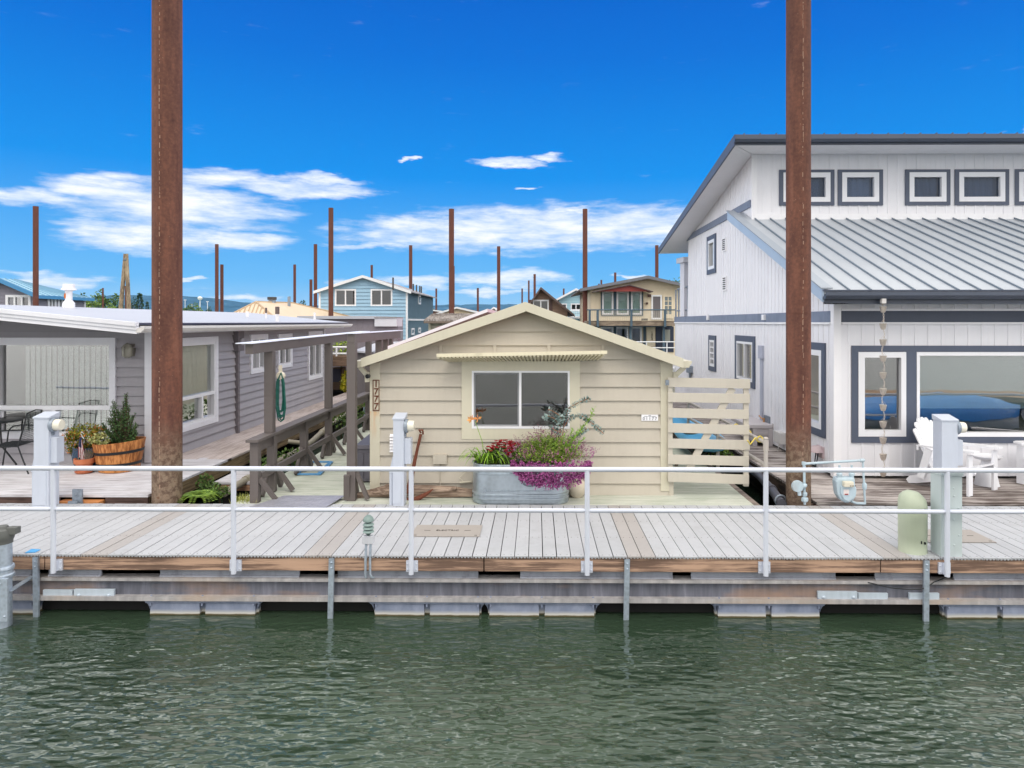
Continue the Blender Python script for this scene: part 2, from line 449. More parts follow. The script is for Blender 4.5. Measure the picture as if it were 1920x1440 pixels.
cl_col = mixc(nt, deck_m, cl_col, sidec.outputs[0])
cl_col = mixc(nt, band, cl_col, (52, 52, 50))
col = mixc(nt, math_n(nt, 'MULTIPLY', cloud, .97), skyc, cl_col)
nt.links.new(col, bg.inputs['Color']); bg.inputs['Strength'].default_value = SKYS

sl = bpy.data.lights.new('sun', 'SUN'); sl.energy = 1.5; sl.angle = R(30); sl.color = (1, .93, .82)
so = bpy.data.objects.new('sun', sl); COL.objects.link(so); so.location = (-10, -20, 40)
sd = Vector((math.sin(R(SUN_AZ))*math.cos(R(SUN_EL)), math.cos(R(SUN_AZ))*math.cos(R(SUN_EL)), math.sin(R(SUN_EL))))
so.rotation_euler = sd.to_track_quat('Z', 'Y').to_euler()

# ================================================================ shared materials
WATER_Z = -.65
M_white = paint('white_paint', (236, 236, 240), .04)
M_vinyl = paint('white_vinyl', (232, 233, 238), .03, .35)
M_deck = paint('composite_board', (176, 178, 183), .07, .7, bmp=.12, dirt=.3, dirtcol=(150, 149, 151), island=.05)
M_tan = paint('tan_board', (166, 162, 161), .05, .7, bmp=.1, island=.06)
M_rail = paint('rail_paint', (204, 209, 222), .05, .32, bmp=.03, spec=.5)
M_galv = metal('galvanised', (178, 190, 204), .42, .16, .6)
M_galvd = metal('galvanised_dull', (140, 150, 162), .5, .2, .45)
M_black = paint('black_iron', (30, 34, 38), .1, .45)
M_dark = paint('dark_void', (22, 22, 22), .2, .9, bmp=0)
M_glass = glass('pane_glass'); M_glassd = glass('pane_glass_dim', (.55, .58, .60), 1.6, .14)
M_glassf = glass('far_glass', (.35, .38, .42), 1.2, .08)
M_green1 = foliage('leaf_green', (112, 140, 52), (38, 62, 22))

# ================================================================ water and far shore
def water_mat():
    m, nt, b = node_mat('river_water')
    b.inputs['Roughness'].default_value = .02; b.inputs['IOR'].default_value = 1.36; b.inputs['Specular IOR Level'].default_value = 1.0
    v = coords(nt); n0 = noise(nt, v, .35, 3)
    nt.links.new(ramp(nt, n0, [(.35, lin((42, 58, 45))), (.65, lin((56, 72, 56)))]), b.inputs['Base Color'])
    w1 = noise(nt, coords(nt, (.8, 1.6, 1)), 2.0, 2, .5); w2 = noise(nt, coords(nt, (1.0, 2.0, 1), loc=(4, 2, 0)), 6.4, 1.4, .45)
    h = math_n(nt, 'ADD', math_n(nt, 'MULTIPLY', w1, 1.0), math_n(nt, 'MULTIPLY', w2, .6))
    g = nt.nodes.new('ShaderNodeNewGeometry'); sp_ = nt.nodes.new('ShaderNodeSeparateXYZ'); nt.links.new(g.outputs['Position'], sp_.inputs[0])
    calm = nt.nodes.new('ShaderNodeMapRange'); calm.interpolation_type = 'SMOOTHSTEP'      # water lies calmer in the lee of the dock
    nt.links.new(sp_.outputs[1], calm.inputs[0]); calm.inputs[1].default_value = 6.75; calm.inputs[2].default_value = 5.6; calm.inputs[3].default_value = .28; calm.inputs[4].default_value = 1.0
    bump(nt, b, math_n(nt, 'MULTIPLY', h, calm.outputs[0]), 1.0, .075); return m
M_water = water_mat()
w = MB(); w.poly([(-4000, -400, WATER_Z), (4000, -400, WATER_Z), (4000, 3900, WATER_Z), (-4000, 3900, WATER_Z)])
tag(w.build('water', M_water, fixn=False), kind='structure')

# ================================================================ floating dock
YF, YB = 7.0, 8.97
dock = thing('floating_dock', 'long floating dock of pale boards on a steel girder and grey plastic floats', 'dock', (0, YF, WATER_Z))
BP = .1447; b0 = PX(991, YF)
deck, tanp = MB(), MB(); M_screw = paint('screw_head', (96, 94, 92), .1, .5, bmp=0)
XL, XR = -11.0, 11.0
tan_at = {}
for px in (143, 571, 1176): tan_at[round((PX(px, YF)-b0)/BP)] = 1
for px in (1668,): tan_at[round((PX(px, YF)-b0)/BP)] = 1
tan_idx = set()
for k in tan_at: tan_idx |= {k, k+1}
for i in range(int((XL-b0)/BP), int((XR-b0)/BP)+1):
    x = b0+i*BP; g = rng.uniform(.007, .0115); x0, x1 = x+g/2, x+BP-g/2; w = x1-x0
    yf = YF+rng.uniform(-.004, .004); yb = YB+rng.uniform(-.006, .006); t = rng.uniform(-.0012, .0012)
    prof = [(x0, 0), (x0, -.024)]
    for k in range(4):
        c = x0+w*(k+.5)/4; prof += [(c-.010, -.024), (c-.007, -.012), (c+.007, -.012), (c+.010, -.024)]
    prof += [(x1, -.024), (x1, 0)]
    tgt = deck
    if i in tan_idx:
        if i-1 not in tan_idx: tanp = MB()
        tgt = tanp
    tgt.prism([(p, yf, z+t) for p, z in prof], (0, yb-yf, 0))
    tgt.cur = 1
    for yy in (YF+.045, 7.62, 8.24, 8.86):
        for fx in (.24, .76): tgt.box(x0+w*fx-.0045, x0+w*fx+.0045, yy-.0045, yy+.0045, t+.0002, t+.0016)
    tgt.cur = 0
    if i in tan_idx and i+1 not in tan_idx: tanp.build('tan_plank_pair', [M_tan, M_screw], dock)
deck.build('decking', [M_deck, M_screw], dock)
M_edge = wood('edge_timber', (184, 152, 130), (116, 94, 82), 'X', scale=.8)
for (a, b) in ((-11, PX(80, 7)), (PX(82, 7), PX(906, 7)), (PX(908, 7), PX(1652, 7)), (PX(1654, 7), 11)):
    MB().box(a, b, YF+.02, YF+.06, -.026, -.165).build('edge_beam', M_edge, dock, bevel=.003)
def steel_mat(name, cs, rust):
    m, nt, b = node_mat(name)
    n = noise(nt, coords(nt, (.35, 1, 1.2)), 2.2, 6, .6); n2 = noise(nt, coords(nt, (5, 5, .6)), 3, 4)
    base = ramp(nt, n2, [(.3, lin(cs[0])), (.6, lin(cs[1])), (.8, lin(cs[2]))])
    r = ramp(nt, n, [(.53, (0, 0, 0)), (.70, (.75,)*3)])
    nt.links.new(mixc(nt, r, base, lin(rust)), b.inputs['Base Color'])
    b.inputs['Roughness'].default_value = .6; b.inputs['Metallic'].default_value = .15; bump(nt, b, n2, .1, .01); return m
M_steel_shaded = steel_mat('girder_steel_shaded', ((84, 86, 96), (112, 114, 126), (140, 140, 150)), (158, 132, 114))  # shaded copy for the web, darkened in its colour
M_steel_lit = steel_mat('girder_steel_lit', ((150, 148, 150), (178, 175, 176), (200, 196, 194)), (182, 164, 148))  # paler copy of the girder steel; flange highlights painted into its colour
gd = MB()
gd.box(-11, 11, YF+.105, YF+.12, -.292, -.45)              # web
for y in (7.95, 8.8): gd.box(-11, 11, y, y+.05, -.2, -.47)
gd.build('girder_web', M_steel_shaded, dock)
gd = MB(); gd.box(-11, 11, YF+.05, YF+.19, -.262, -.292); gd.build('top_flange', M_steel_lit, dock)
gd = MB(); gd.box(-11, 11, YF+.035, YF+.19, -.45, -.492); gd.build('bottom_flange', M_steel_lit, dock)
M_corr = paint('corrugated_skirt', (158, 162, 174), .16, .5, dirt=.5, dirtcol=(60, 58, 58))
cs = MB()
segs = [(-11, PX(45, 7)), (PX(78, 7), PX(178, 7)), (PX(290, 7), PX(555, 7)), (PX(628, 7), PX(895, 7)), (PX(975, 7), PX(1265, 7)), (PX(1300, 7), PX(1575, 7)), (PX(1650, 7), PX(1740, 7)), (PX(1800, 7), 11)]
for a, b in segs:
    cs.box(a, b, YF+.105, YF+.12, -.165, -.245); cs.box(a, b, YF+.09, YF+.12, -.245, -.262)
cs.build('skirt', M_corr, dock)
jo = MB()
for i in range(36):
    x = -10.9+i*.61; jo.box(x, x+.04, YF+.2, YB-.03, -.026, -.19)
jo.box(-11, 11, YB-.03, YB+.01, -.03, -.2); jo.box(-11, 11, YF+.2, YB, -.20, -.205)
jo.box(-11, 11, YF+.17, YF+.2, -.49, -.64)  # black strip added inside the arches, stands in for shade under the dock
jo.build('joists_and_shade_strip', M_dark, dock)
cbl = MB(); a = P(1627, 1092, 7.05); b = P(1735, 1103, 7.0); c = P(1775, 1083, 7.05)
cbl.tube([a, a.lerp(b, .4)-Vector((0, 0, .03)), a.lerp(b, .75)-Vector((0, 0, .03)), b, b.lerp(c, .4)+Vector((0, 0, .02)), c], .006, 6)
cbl.build('cable', M_black, dock)
# plastic float tubs under the girder
def float_mat():
    m, nt, b = node_mat('float_plastic'); v = coords(nt)
    s = nt.nodes.new('ShaderNodeSeparateXYZ'); nt.links.new(v, s.inputs[0])
    n = noise(nt, coords(nt, (3, 3, 1.5)), 2.5, 5)
    base = ramp(nt, n, [(.3, lin((108, 118, 140))), (.7, lin((144, 152, 174)))])
    z = math_n(nt, 'ADD', s.outputs[2], math_n(nt, 'MULTIPLY', n, .02))       # mineral crust left at the waterline
    crust = ramp(nt, math_n(nt, 'MULTIPLY', z, 5.0), [(.0, (1, 1, 1)), (.18, (1, 1, 1)), (.26, (.4,)*3), (.36, (0, 0, 0))])
    algae = ramp(nt, math_n(nt, 'MULTIPLY', z, 5.0), [(.10, (1, 1, 1)), (.15, (0, 0, 0))])
    col = mixc(nt, crust, base, lin((192, 190, 184))); col = mixc(nt, algae, col, lin((84, 74, 48)))
    nt.links.new(col, b.inputs['Base Color']); b.inputs['Roughness'].default_value = .5; return m
M_float = float_mat()
def float_tub(x0, x1):
    f = MB(); y0 = YF+.06; zt, zb = -.494, WATER_Z-.25; ww = x1-x0
    f.box(x0, x1, y0, y0+.05, zt-.002, zt-.028)
    f.box(x0+.03, x1-.03, y0+.06, YB-.1, zt-.03, zb)
    g = .045
    cuts = [x0+.04, x0+ww/2-g/2, x0+ww/2+g/2, x1-.04]
    for a, b in ((cuts[0], cuts[1]), (cuts[2], cuts[3])):
        f.hexa([(a, y0-.005, zb), (b, y0-.005, zb), (b, y0+.07, zb), (a, y0+.07, zb), (a+.01, y0+.012, zt-.028), (b-.01, y0+.012, zt-.028), (b-.01, y0+.07, zt-.028), (a+.01, y0+.07, zt-.028)])
    for s, e in ((-1, x0+.03), (1, x1-.03)):                # curved gussets either side
        pts = [(e, y0+.03, zt-.003)]
        for k in range(7):
            t = k/6*math.pi/2; pts.append((e+s*.13*(1-math.sin(t)), y0+.03, zt-.004-.10*(1-math.cos(t))))
        f.prism(pts if s > 0 else pts[::-1], (0, .3, 0))
    for x in (x0+.06, x0+ww/2, x1-.06):
        f.sphere((x, y0+.01, -.448), (.012, .012, .008), 8, 4); f.box(x-.008, x+.008, y0-.01, y0+.005, zt-.03, zt-.055)
    return f.build('float_tub', M_float, dock, bevel=.006)
for a, b in ((-160, 70), (272, 486), (694, 907), (909, 1123), (1338, 1546), (1768, 1985)):
    float_tub(PX(a, 7.06), PX(b, 7.06))
for px, d in ((67, 0), (622, -.02), (1176, -.012), (1737, 0)):
    x = PX(px, YF); s = MB()
    s.hexa([(x-.027, YF-.012, -.028), (x+.027, YF-.012, -.028), (x+.027, YF+.018, -.028), (x-.027, YF+.018, -.028),
            (x-.027+d, YF+.0, -.76), (x+.027+d, YF+.0, -.76), (x+.027+d, YF+.022, -.76), (x-.027+d, YF+.022, -.76)])
    for z in (-.07, -.125): s.lathe([(.012, 0), (.012, .012), (0.0001, .014)], (x, YF-.012, z), 8, axis='Y') if False else s.sphere((x, YF-.012, z), (.012, .009, .012), 8, 4)
    s.build('strap', M_galv, dock)
for (a, b, c, d, bb) in ((83, 138, 1105, 1124, (.15, .85, .15)), (141, 216, 1104, 1124, (.12, .87, .5)), (1532, 1606, 1108, 1128, (.14, .9, .5)),
                         (1608, 1663, 1111, 1130, (.18, .86, .15)), (1703, 1759, 1111, 1130, (.2, .88, .15))):
    y = YF+.085; p, q = P(a, d, y), P(b, c, y); s = MB().box(p.x, q.x, y-.022, y+.008, p.z, q.z)
    for k in bb[:2]: s.sphere((p.x+(q.x-p.x)*k, y-.024, p.z+(q.z-p.z)*bb[2]), (.02, .018, .015), 8, 5)
    s.build('zinc_plate', paint('zinc_pale', (190, 202, 214), .14, .5, metal=.15), dock, bevel=.002)
# concrete-coloured access hatches let into the deck
M_hatch = paint('hatch_board', (160, 154, 149), .05, .85)
M_ink = paint('ink', (70, 66, 64), .05, .8, bmp=0)
for a, b, c, d in ((770, 899, 1007, 986), (1742, 1868, 1018, 995)):
    p, q = G(a, c), G(b, c); r_ = G(b-4, d); l_ = G(a+10, d)
    h = MB().prism([(p.x, p.y, .0045), (q.x, p.y, .0045), (q.x, r_.y, .0045), (p.x, r_.y, .0045)], (0, 0, .006)).build('hatch', M_hatch, dock)
    k = MB()
    for fx in (.2, .8): k.box(p.x+(q.x-p.x)*fx-.035, p.x+(q.x-p.x)*fx+.035, (p.y+r_.y)/2-.006, (p.y+r_.y)/2+.006, .0106, .0118)
    k.box(p.x+.03, p.x+.06, p.y+.03, p.y+.045, .0106, .0118); k.box(q.x-.06, q.x-.03, p.y+.03, p.y+.045, .0106, .0118)
    k.build('lifting_slot', M_ink, h)
    lettering('lettering', 'ELECTRIC', .06, M_ink, h, ((p.x+q.x)/2, (p.y+r_.y)/2, .011), (0, 0, 0))

# ---------------------------------------------------------------- guard rail along the dock edge
RY = 6.955
rail = thing('guard_rail', 'long pale grey two-bar pipe guard rail bolted to the front edge of the floating dock', 'railing', (0, RY, -.17))
zt_, zm_ = PZ(985, 880, RY), PZ(985, 957, RY)
t = MB().tube([(-11, RY, zt_), (11, RY, zt_)], .0245, 14); t.build('top_bar', M_rail, rail, smooth=True)
posts = [PX(p, RY) for p in (100, 438, 771, 1101, 1436, 1776)]
step = (posts[-1]-posts[0])/5; posts = [posts[0]-2*step, posts[0]-step]+posts+[posts[-1]+step, posts[-1]+2*step]
for i, x in enumerate(posts):
    MB().tube([(x, RY, -.175), (x, RY, zt_-.012)], .0255, 14).build('post', M_rail, rail, smooth=True)
    br = MB().box(x-.06, x+.06, YF-.004, YF+.016, -.05, -.165)
    for sx in (-.045, .045):
        for z in (-.08, -.14): br.sphere((x+sx, YF-.006, z), (.009, .008, .009), 8, 4)
    br.box(x-.02, x+.02, RY, YF, -.05, -.165)
    br.build('bracket', M_rail, rail)
    if i:
        a, b = posts[i-1], x
        MB().tube([(a+.012, RY, zm_), (a+.04, RY, zm_), (b-.04, RY, zm_), (b-.012, RY, zm_)], [.006, .0225, .0225, .006], 14).build('mid_bar', M_rail, rail, smooth=True)

# ---------------------------------------------------------------- small fittings on the dock
M_verd = paint('verdigris', (130, 150, 147), .14, .5, dirt=.4, dirtcol=(70, 92, 88))
lx = PX(691, 6.96); ly = 6.955
lamp = thing('path_lamp', 'small weathered green pagoda lamp with four tiers standing on two conduits at the dock edge', 'dock lamp', (lx, ly, PZ(691, 1085, ly)))
zc = lambda py: PZ(691, py, ly)
lb = MB(); lb.lathe([(.0001, zc(965)), (.02, zc(966)), (.045, zc(970)), (.055, zc(975)), (.054, zc(977)), (.02, zc(977.5))], (lx, ly, 0), 18); lb.build('cap', M_verd, lamp, smooth=True)
for py in (979, 985.5, 992):
    s = MB().lathe([(.018, zc(py)), (.05, zc(py+2.5)), (.058, zc(py+5)), (.055, zc(py+5.6)), (.02, zc(py+4))], (lx, ly, 0), 18); s.build('louvre', M_verd, lamp, smooth=True)
MB().lathe([(.03, zc(978)), (.03, zc(996)), (.042, zc(998)), (.02, zc(1002)), (.012, zc(1005))], (lx, ly, 0), 14).build('lamp_core', paint('lamp_glass_dull', (90, 110, 108), .1, .3), lamp, smooth=True)
MB().box(lx-.058, lx+.058, ly-.025, ly+.025, zc(1019), zc(1004)).build('junction_box', paint('box_grey', (196, 198, 206), .12, .5, dirt=.4), lamp, bevel=.004)
for dx, e in ((-.024, -.004), (.022, .03)):
    x = lx+dx; MB().tube([(x, ly, zc(1019)), (x-.004, ly-.005, zc(1050)), (x-.004, ly-.005, zc(1076)), (x+e*.4, ly-.004, zc(1082)), (x+e, ly+.02, zc(1084))], .0125, 10).build('conduit', M_galv, lamp, smooth=True)

def pedestal(px0, px1, top, foot, label, left_pipe=True, side_box=True):
    """square utility column with a round meter looking sideways"""
    b = G((px0+px1)/2, foot, 0); Y = b.y; x0, x1 = PX(px0, Y), PX(px1, Y); z = lambda py: PZ((px0+px1)/2, py, Y)
    yb = Y+.2
    m_ = paint('utility_enamel', (190, 197, 210), .05, .45, dirt=.12)
    t = thing('meter_pedestal', label, 'electric meter', ((x0+x1)/2, Y+.1, 0), 'electric meter columns standing along the dock')
    c = MB().box(x0, x1, Y, yb, 0, z(top+4)); c.hexa([(x0-.01, Y-.01, z(top+4)), (x1+.01, Y-.01, z(top+4)), (x1+.01, yb+.01, z(top+4)), (x0-.01, yb+.01, z(top+4)), (x0-.01, Y-.01, z(top+1)), (x1+.01, Y-.01, z(top+1)), (x1+.01, yb+.01, z(top)+.04), (x0-.01, yb+.01, z(top)+.04)])
    c.box(x0-.004, x1-.03, Y-.006, Y, .03, z(top+100)); c.build('column', m_, t, bevel=.004)
    zc_ = z(top+17); yc = Y+.07
    e = MB().lathe([(.092, 0), (.092, .035), (.085, .045)], (x1, yc, zc_), 24, axis='X'); e.build('meter_ring', M_galvd, t, smooth=True)
    MB().lathe([(.075, .03), (.07, .11), (.066, .125), (.0001, .128)], (x1, yc, zc_), 24, axis='X').build('meter_dome', paint('meter_cream', (226, 222, 206), .04, .2, spec=.6), t, smooth=True)
    if side_box:
        MB().box(x1+.001, x1+.085, Y+.03, Y+.17, z(top+88), z(top+40)).build('breaker_box', m_, t, bevel=.004)
        MB().box(x1+.001, x1+.02, Y+.05, Y+.09, z(top+36), z(top+28)).build('latch', M_galvd, t)
    if left_pipe:
        p = MB().tube([(x0-.035, Y+.06, 0), (x0-.035, Y+.06, z(top+105))], .026, 12); p.hexa([(x0-.06, Y+.03, z(top+105)), (x0, Y+.03, z(top+105)), (x0, Y+.1, z(top+105)), (x0-.06, Y+.1, z(top+105)), (x0-.012, Y+.03, z(top+74)), (x0, Y+.03, z(top+74)), (x0, Y+.1, z(top+74)), (x0-.012, Y+.1, z(top+74))])
        p.build('conduit', m_, t)
    return t
pedestal(63, 91, 781, 952, 'grey electric meter column in front of the grey bungalow, beside the black iron chair')
pedestal(737, 757, 783, 949, 'grey electric meter column in front of the beige cottage, left of the planter tub')
pedestal(1766, 1796, 786, 953, 'grey electric meter column in front of the white house, hiding part of a white chair', left_pipe=False)

M_sage = paint('sage_plastic', (178, 187, 166), .06, .5)
g0 = G(1711, 1041); gy = g0.y+.13; r0 = .135
def zg(py): return PZ(1711, py, gy)
gp = thing('cable_pedestal', 'squat pale green plastic cable pedestal with a rounded sloping top standing on the dock', 'utility pedestal', (PX(1711, gy), gy, 0))
s = MB().lathe([(r0+.002, 0), (r0, .04), (r0, .16), (r0+.003, .165), (r0+.003, .5), (r0-.008, .56), (r0-.04, .60), (r0*.4, .628), (.0001, .632)], (PX(1711, gy), gy, 0), 32)
for q in s.v:
    if q.z > .45: q.z -= (q.x-PX(1711, gy))*.16
s.build('dome', M_sage, gp, smooth=True)
k = MB().box(PX(1721, gy)-.008, PX(1721, gy)+.008, gy-r0-.006, gy-r0+.01, zg(953), zg(948)); k.box(PX(1721, gy)-.008, PX(1721, gy)+.006, gy-r0-.006, gy-r0+.01, zg(1013), zg(1009)); k.box(PX(1714, gy)-.005, PX(1714, gy)+.005, gy-r0-.006, gy-r0+.01, zg(1012), zg(1007))
k.build('lock', M_black, gp)
pw = G(1787, 1044); x0, x1 = PX(1765, pw.y), PX(1804, pw.y); zt = PZ(1785, 893, pw.y)
M_mint = paint('mint_enamel', (190, 201, 203), .05, .45, dirt=.1)
pp = thing('power_post', 'pale mint riveted square metal post right behind the guard rail at the right', 'utility post', ((x0+x1)/2, pw.y+.1, 0))
c = MB().box(x0, x1, pw.y, pw.y+.19, 0, zt)
for fx, zz in ((.62, .12), (.62, .62), (.6, .38), (.35, .22), (.85, .22), (.38, .5), (.82, .5), (.6, .7)): c.sphere((x0+(x1-x0)*fx, pw.y-.001, zz), (.010, .006, .010), 8, 4)
c.box(x0+.06, x0+.064, pw.y-.003, pw.y, .05, zt-.06); c.build('body', M_mint, pp)
MB().box(x0-.012, x1+.012, pw.y-.012, pw.y+.2, zt+.002, zt+.04).build('cap', M_mint, pp, bevel=.006)

# corner standpipe in the left foreground
sx, sy = PX(4, 6.8), 6.8; zs = lambda py: PZ(4, py, sy)
sp = thing('standpipe', 'galvanised pipe with a dark clamp cap standing in the water at the left edge', 'standpipe', (sx, sy, WATER_Z))
MB().tube([(sx, sy, -1.2), (sx, sy, zs(1012))], .085, 20).build('pipe', M_galv, sp, smooth=True)
s = MB().lathe([(.0001, zs(985)), (.05, zs(986)), (.055, zs(990)), (.1, zs(992)), (.11, zs(1002)), (.1, zs(1010)), (.092, zs(1013)), (.092, zs(1018))], (sx, sy, 0), 20); s.box(sx+.07, sx+.16, sy-.04, sy+.04, zs(1000), zs(988)); s.build('clamp_cap', paint('cap_grey', (98, 100, 98), .1, .6), sp, smooth=True)
s = MB().lathe([(.1, zs(1060)), (.105, zs(1062)), (.105, zs(1066)), (.095, zs(1068)), (.095, zs(1074)), (.108, zs(1076)), (.108, zs(1080)), (.1, zs(1082))], (sx, sy, 0), 20); s.build('collar', M_galv, sp, smooth=True)
s = MB().box(sx-.2, sx+.13, sy-.1, sy-.07, zs(1158), zs(1078))
for px, py in ((15, 1088), (12, 1094), (4, 1150), (23, 1148)): s.sphere((PX(px, sy), sy-.1, zs(py)), (.012, .01, .012), 8, 4)
s.build('bracket_plate', M_galv, sp, bevel=.003)
MB().beam((sx+.1, sy-.05, zs(1106)), (PX(54, 7), 7.05, PZ(54, 1084, 7)), .05, .012).build('brace', M_galv, sp)
f = G(62, 1034); s = MB(); p = [G(47, 1037, .003), G(66, 1036, .003), G(76, 1031, .003), G(59, 1030, .003)]
s.prism(p, (0, 0, .006)); tag(s.build('blue_card', paint('blue_card', (74, 158, 216), .05, .5, bmp=0)), 'small flat bright blue card lying on the pale dock boards', 'card')

# ---------------------------------------------------------------- mooring piles
def rust_mat(name, z0, seam=None):
    m, nt, b = node_mat(name); v = coords(nt)
    n = noise(nt, coords(nt, (3, 3, .5)), 2.2, 7, .62); n2 = noise(nt, v, 22, 4, .6); n3 = noise(nt, coords(nt, (1, 1, .15)), .9, 3)
    t = math_n(nt, 'ADD', math_n(nt, 'MULTIPLY', n, .5), math_n(nt, 'ADD', math_n(nt, 'MULTIPLY', n2, .25), math_n(nt, 'MULTIPLY', n3, .25)))
    col = ramp(nt, t, [(.36, lin((74, 46, 41))), (.48, lin((98, 64, 54))), (.56, lin((116, 76, 62))), (.66, lin((132, 92, 76)))])
    s = nt.nodes.new('ShaderNodeSeparateXYZ'); nt.links.new(v, s.inputs[0])
    fl = ramp(nt, noise(nt, v, 30, 4, .7), [(.66, (0, 0, 0)), (.74, (.45,)*3)])
    col = mixc(nt, fl, col, lin((186, 160, 136)))
    zz = math_n(nt, 'ADD', s.outputs[2], math_n(nt, 'MULTIPLY', n, -.5))     # mud and lichen left by high water
    mud = ramp(nt, math_n(nt, 'SUBTRACT', zz, z0), [(.10, (.85,)*3), (.7, (0, 0, 0))])
    lich = ramp(nt, noise(nt, v, 14, 6, .7), [(.42, lin((92, 76, 64))), (.6, lin((142, 126, 108))), (.7, lin((108, 80, 62)))])
    col = mixc(nt, mud, col, lich); nt.links.new(col, b.inputs['Base Color'])
    b.inputs['Roughness'].default_value = .8; b.inputs['Specular IOR Level'].default_value = .3; bump(nt, b, n2, .3, .006); return m
M_rust = rust_mat('pile_rust', 3.35)
M_rustfar = paint('pile_rust_far', (100, 60, 50), .18, .8)
M_flake = paint('weld_flake', (160, 132, 114), .15, .8)
PILE_TOP = 10.7
def near_pile(px, w, foot, label, seam_px, ring=None):
    Y = 9.22; x = PX(px, Y); r = w/2*Y/FPX
    t = thing('mooring_pile', label, 'steel pile', (x, Y, -3.2), 'rusty steel mooring piles')
    MB().tube([(x, Y, -3.2), (x, Y, PILE_TOP)], r, 40).build('shaft', M_rust, t, smooth=True)
    s = MB(); sxx = (PX(seam_px, Y)-x)/r; a = math.asin(max(-.95, min(.95, sxx)))+math.atan2(-x, Y)
    z = -.4
    while z < PILE_TOP-.1:
        h = rng.uniform(.008, .07); da = rng.uniform(-.03, .03); w2 = rng.uniform(.003, .010)
        if rng.random() < .75:
            px_, py_ = x+math.sin(a+da)*(r+.001), Y-math.cos(a+da)*(r+.001)
            s.box(px_-w2/2, px_+w2/2, py_-.003, py_+.004, z, z+h)
        z += h+rng.uniform(0, .06)
    s.build('weld_seam', M_flake, t)
    if ring: MB().lathe([(r-.01, PZ(px, ring, Y)-.006), (r+.004, PZ(px, ring, Y)), (r-.01, PZ(px, ring, Y)+.006)], (x, Y, 0), 32).build('weld_ring', M_rustfar, t)
    return t
near_pile(313.5, 52, 943, 'thickest rusty steel pile, close behind the dock before the grey bungalow corner', 301)
p2 = near_pile(1497, 44, 945, 'thick rusty steel pile before the white house, with the gas pipe at its foot', 1505, 588)
Y = 9.22
# ================================================================ beige cottage and its float
HY0 = 9.58; FZ = -.02; HB = 21.5
M_mint_deck = wood('pale_green_planks', (200, 203, 192), (176, 183, 168), 'X', scale=.9, rough=.75, bmp=.2, knots=False)
M_raw = wood('grey_timber', (150, 138, 130), (104, 94, 88), 'X')
xl, xr = G(442, 943, FZ).x, G(1418, 945, FZ).x
hf = thing('float_deck', 'pale green painted deck under and beside the beige cottage, level with the dock', 'deck', (0, HY0, FZ-.12))
s = MB(); y = YB+.02
while y < 24:
    g = rng.uniform(.002, .004); s.box(xl, xr, y+g, y+.14-g, FZ-.03, FZ+rng.uniform(-.0015, .0015)); y += .14
s.build('planking', M_mint_deck, hf)
s = MB(); s.box(xl+.02, xl+.07, YB+.03, 24, FZ-.22, FZ-.031); s.box(xr-.05, xr+.03, YB+.03, 24, FZ-.16, FZ+.004); s.build('rim', M_raw, hf)
s = MB(); s.box(xl+.1, xr-.1, YB+.1, 24, -.95, FZ-.03)
s.build('float_logs', wood('wet_log', (60, 48, 38), (30, 26, 22), 'Y'), hf)

M_beige = paint('beige_siding', (190, 183, 170), .05, .6, bmp=.08, island=.045, dirt=.10, dirtcol=(150, 140, 120))
M_cream = paint('cream_trim', (204, 199, 180), .05, .55, bmp=.06)
M_edgebrown = paint('drip_brown', (92, 70, 66), .1, .6)
ht = thing('beige_cottage', 'small beige lap-sided cottage with a low gable and a slatted awning over its window', 'house', (0, HY0, FZ))
W = Wall('X', HY0, -1)
X0, X1 = PX(697, HY0), PX(1258, HY0); YR = HY0-.24
rid = P(985, 566, YR); el_ = P(677, 684, YR); er_ = P(1281, 684, YR)     # lines of the barge board
sl_l = (rid.z-P(677, 672, YR).z)/(rid.x-el_.x); sl_r = (rid.z-P(1281, 672, YR).z)/(er_.x-rid.x)
def roofz(x): return rid.z-(sl_l*(rid.x-x) if x < rid.x else sl_r*(x-rid.x))
bd = 1.0*(14.5+5)*YR/FPX
def lo_(z):  # left limit of the wall at height z (below the barge)
    zz = z+.08; return max(X0, rid.x-(rid.z-zz)/sl_l) if zz > roofz(X0) else X0
def hi_(z):
    zz = z+.08; return min(X1, rid.x+(rid.z-zz)/sl_r) if zz > roofz(X1) else X1
wx0, wx1, wz0, wz1 = PX(885, HY0), PX(1068, HY0), PZ(977, 803, HY0), PZ(977, 695, HY0)
hole = (wx0+.003, wx1-.003, wz0+.003, wz1-.003)
rowz = PZ(977, 828, HY0); rh = 25.8*HY0/FPX
z = rowz
while z-rh > FZ: z -= rh
s = MB(); W.lap(s, z-rh if z > FZ+.02 else z, rid.z-.08, rh, lo_, hi_, [hole], t=.028)
s.build('wall', M_beige, ht)
# side and rear walls, floor
s = MB(); zl, zr = roofz(X0)-.06, roofz(X1)-.06
S1, S2 = Wall('Y', X0, -1), Wall('Y', X1, 1)
S1.lap(s, FZ, zl, rh, lambda z: HY0+.021, lambda z: HB); S2.lap(s, FZ, zr, rh, lambda z: HY0+.021, lambda z: HB)
s.prism([(X0, HB, FZ), (X1, HB, FZ), (X1, HB, zr), (rid.x, HB, rid.z-.06), (X0, HB, zl)], (0, -.03, 0)); s.build('wall', M_beige, ht)
MB().box(X0+.02, X1-.02, HY0+.05, HB-.05, FZ+.01, FZ+.03).build('floor', paint('dull_floor', (70, 62, 56), .1, .8), ht)
s = MB(); s.box(X0+.05, X1-.05, HY0+1.6, HY0+1.63, FZ+.03, 1.8); s.build('inner_wall', paint('inner_wall', (110, 104, 98), .1, .8), ht)
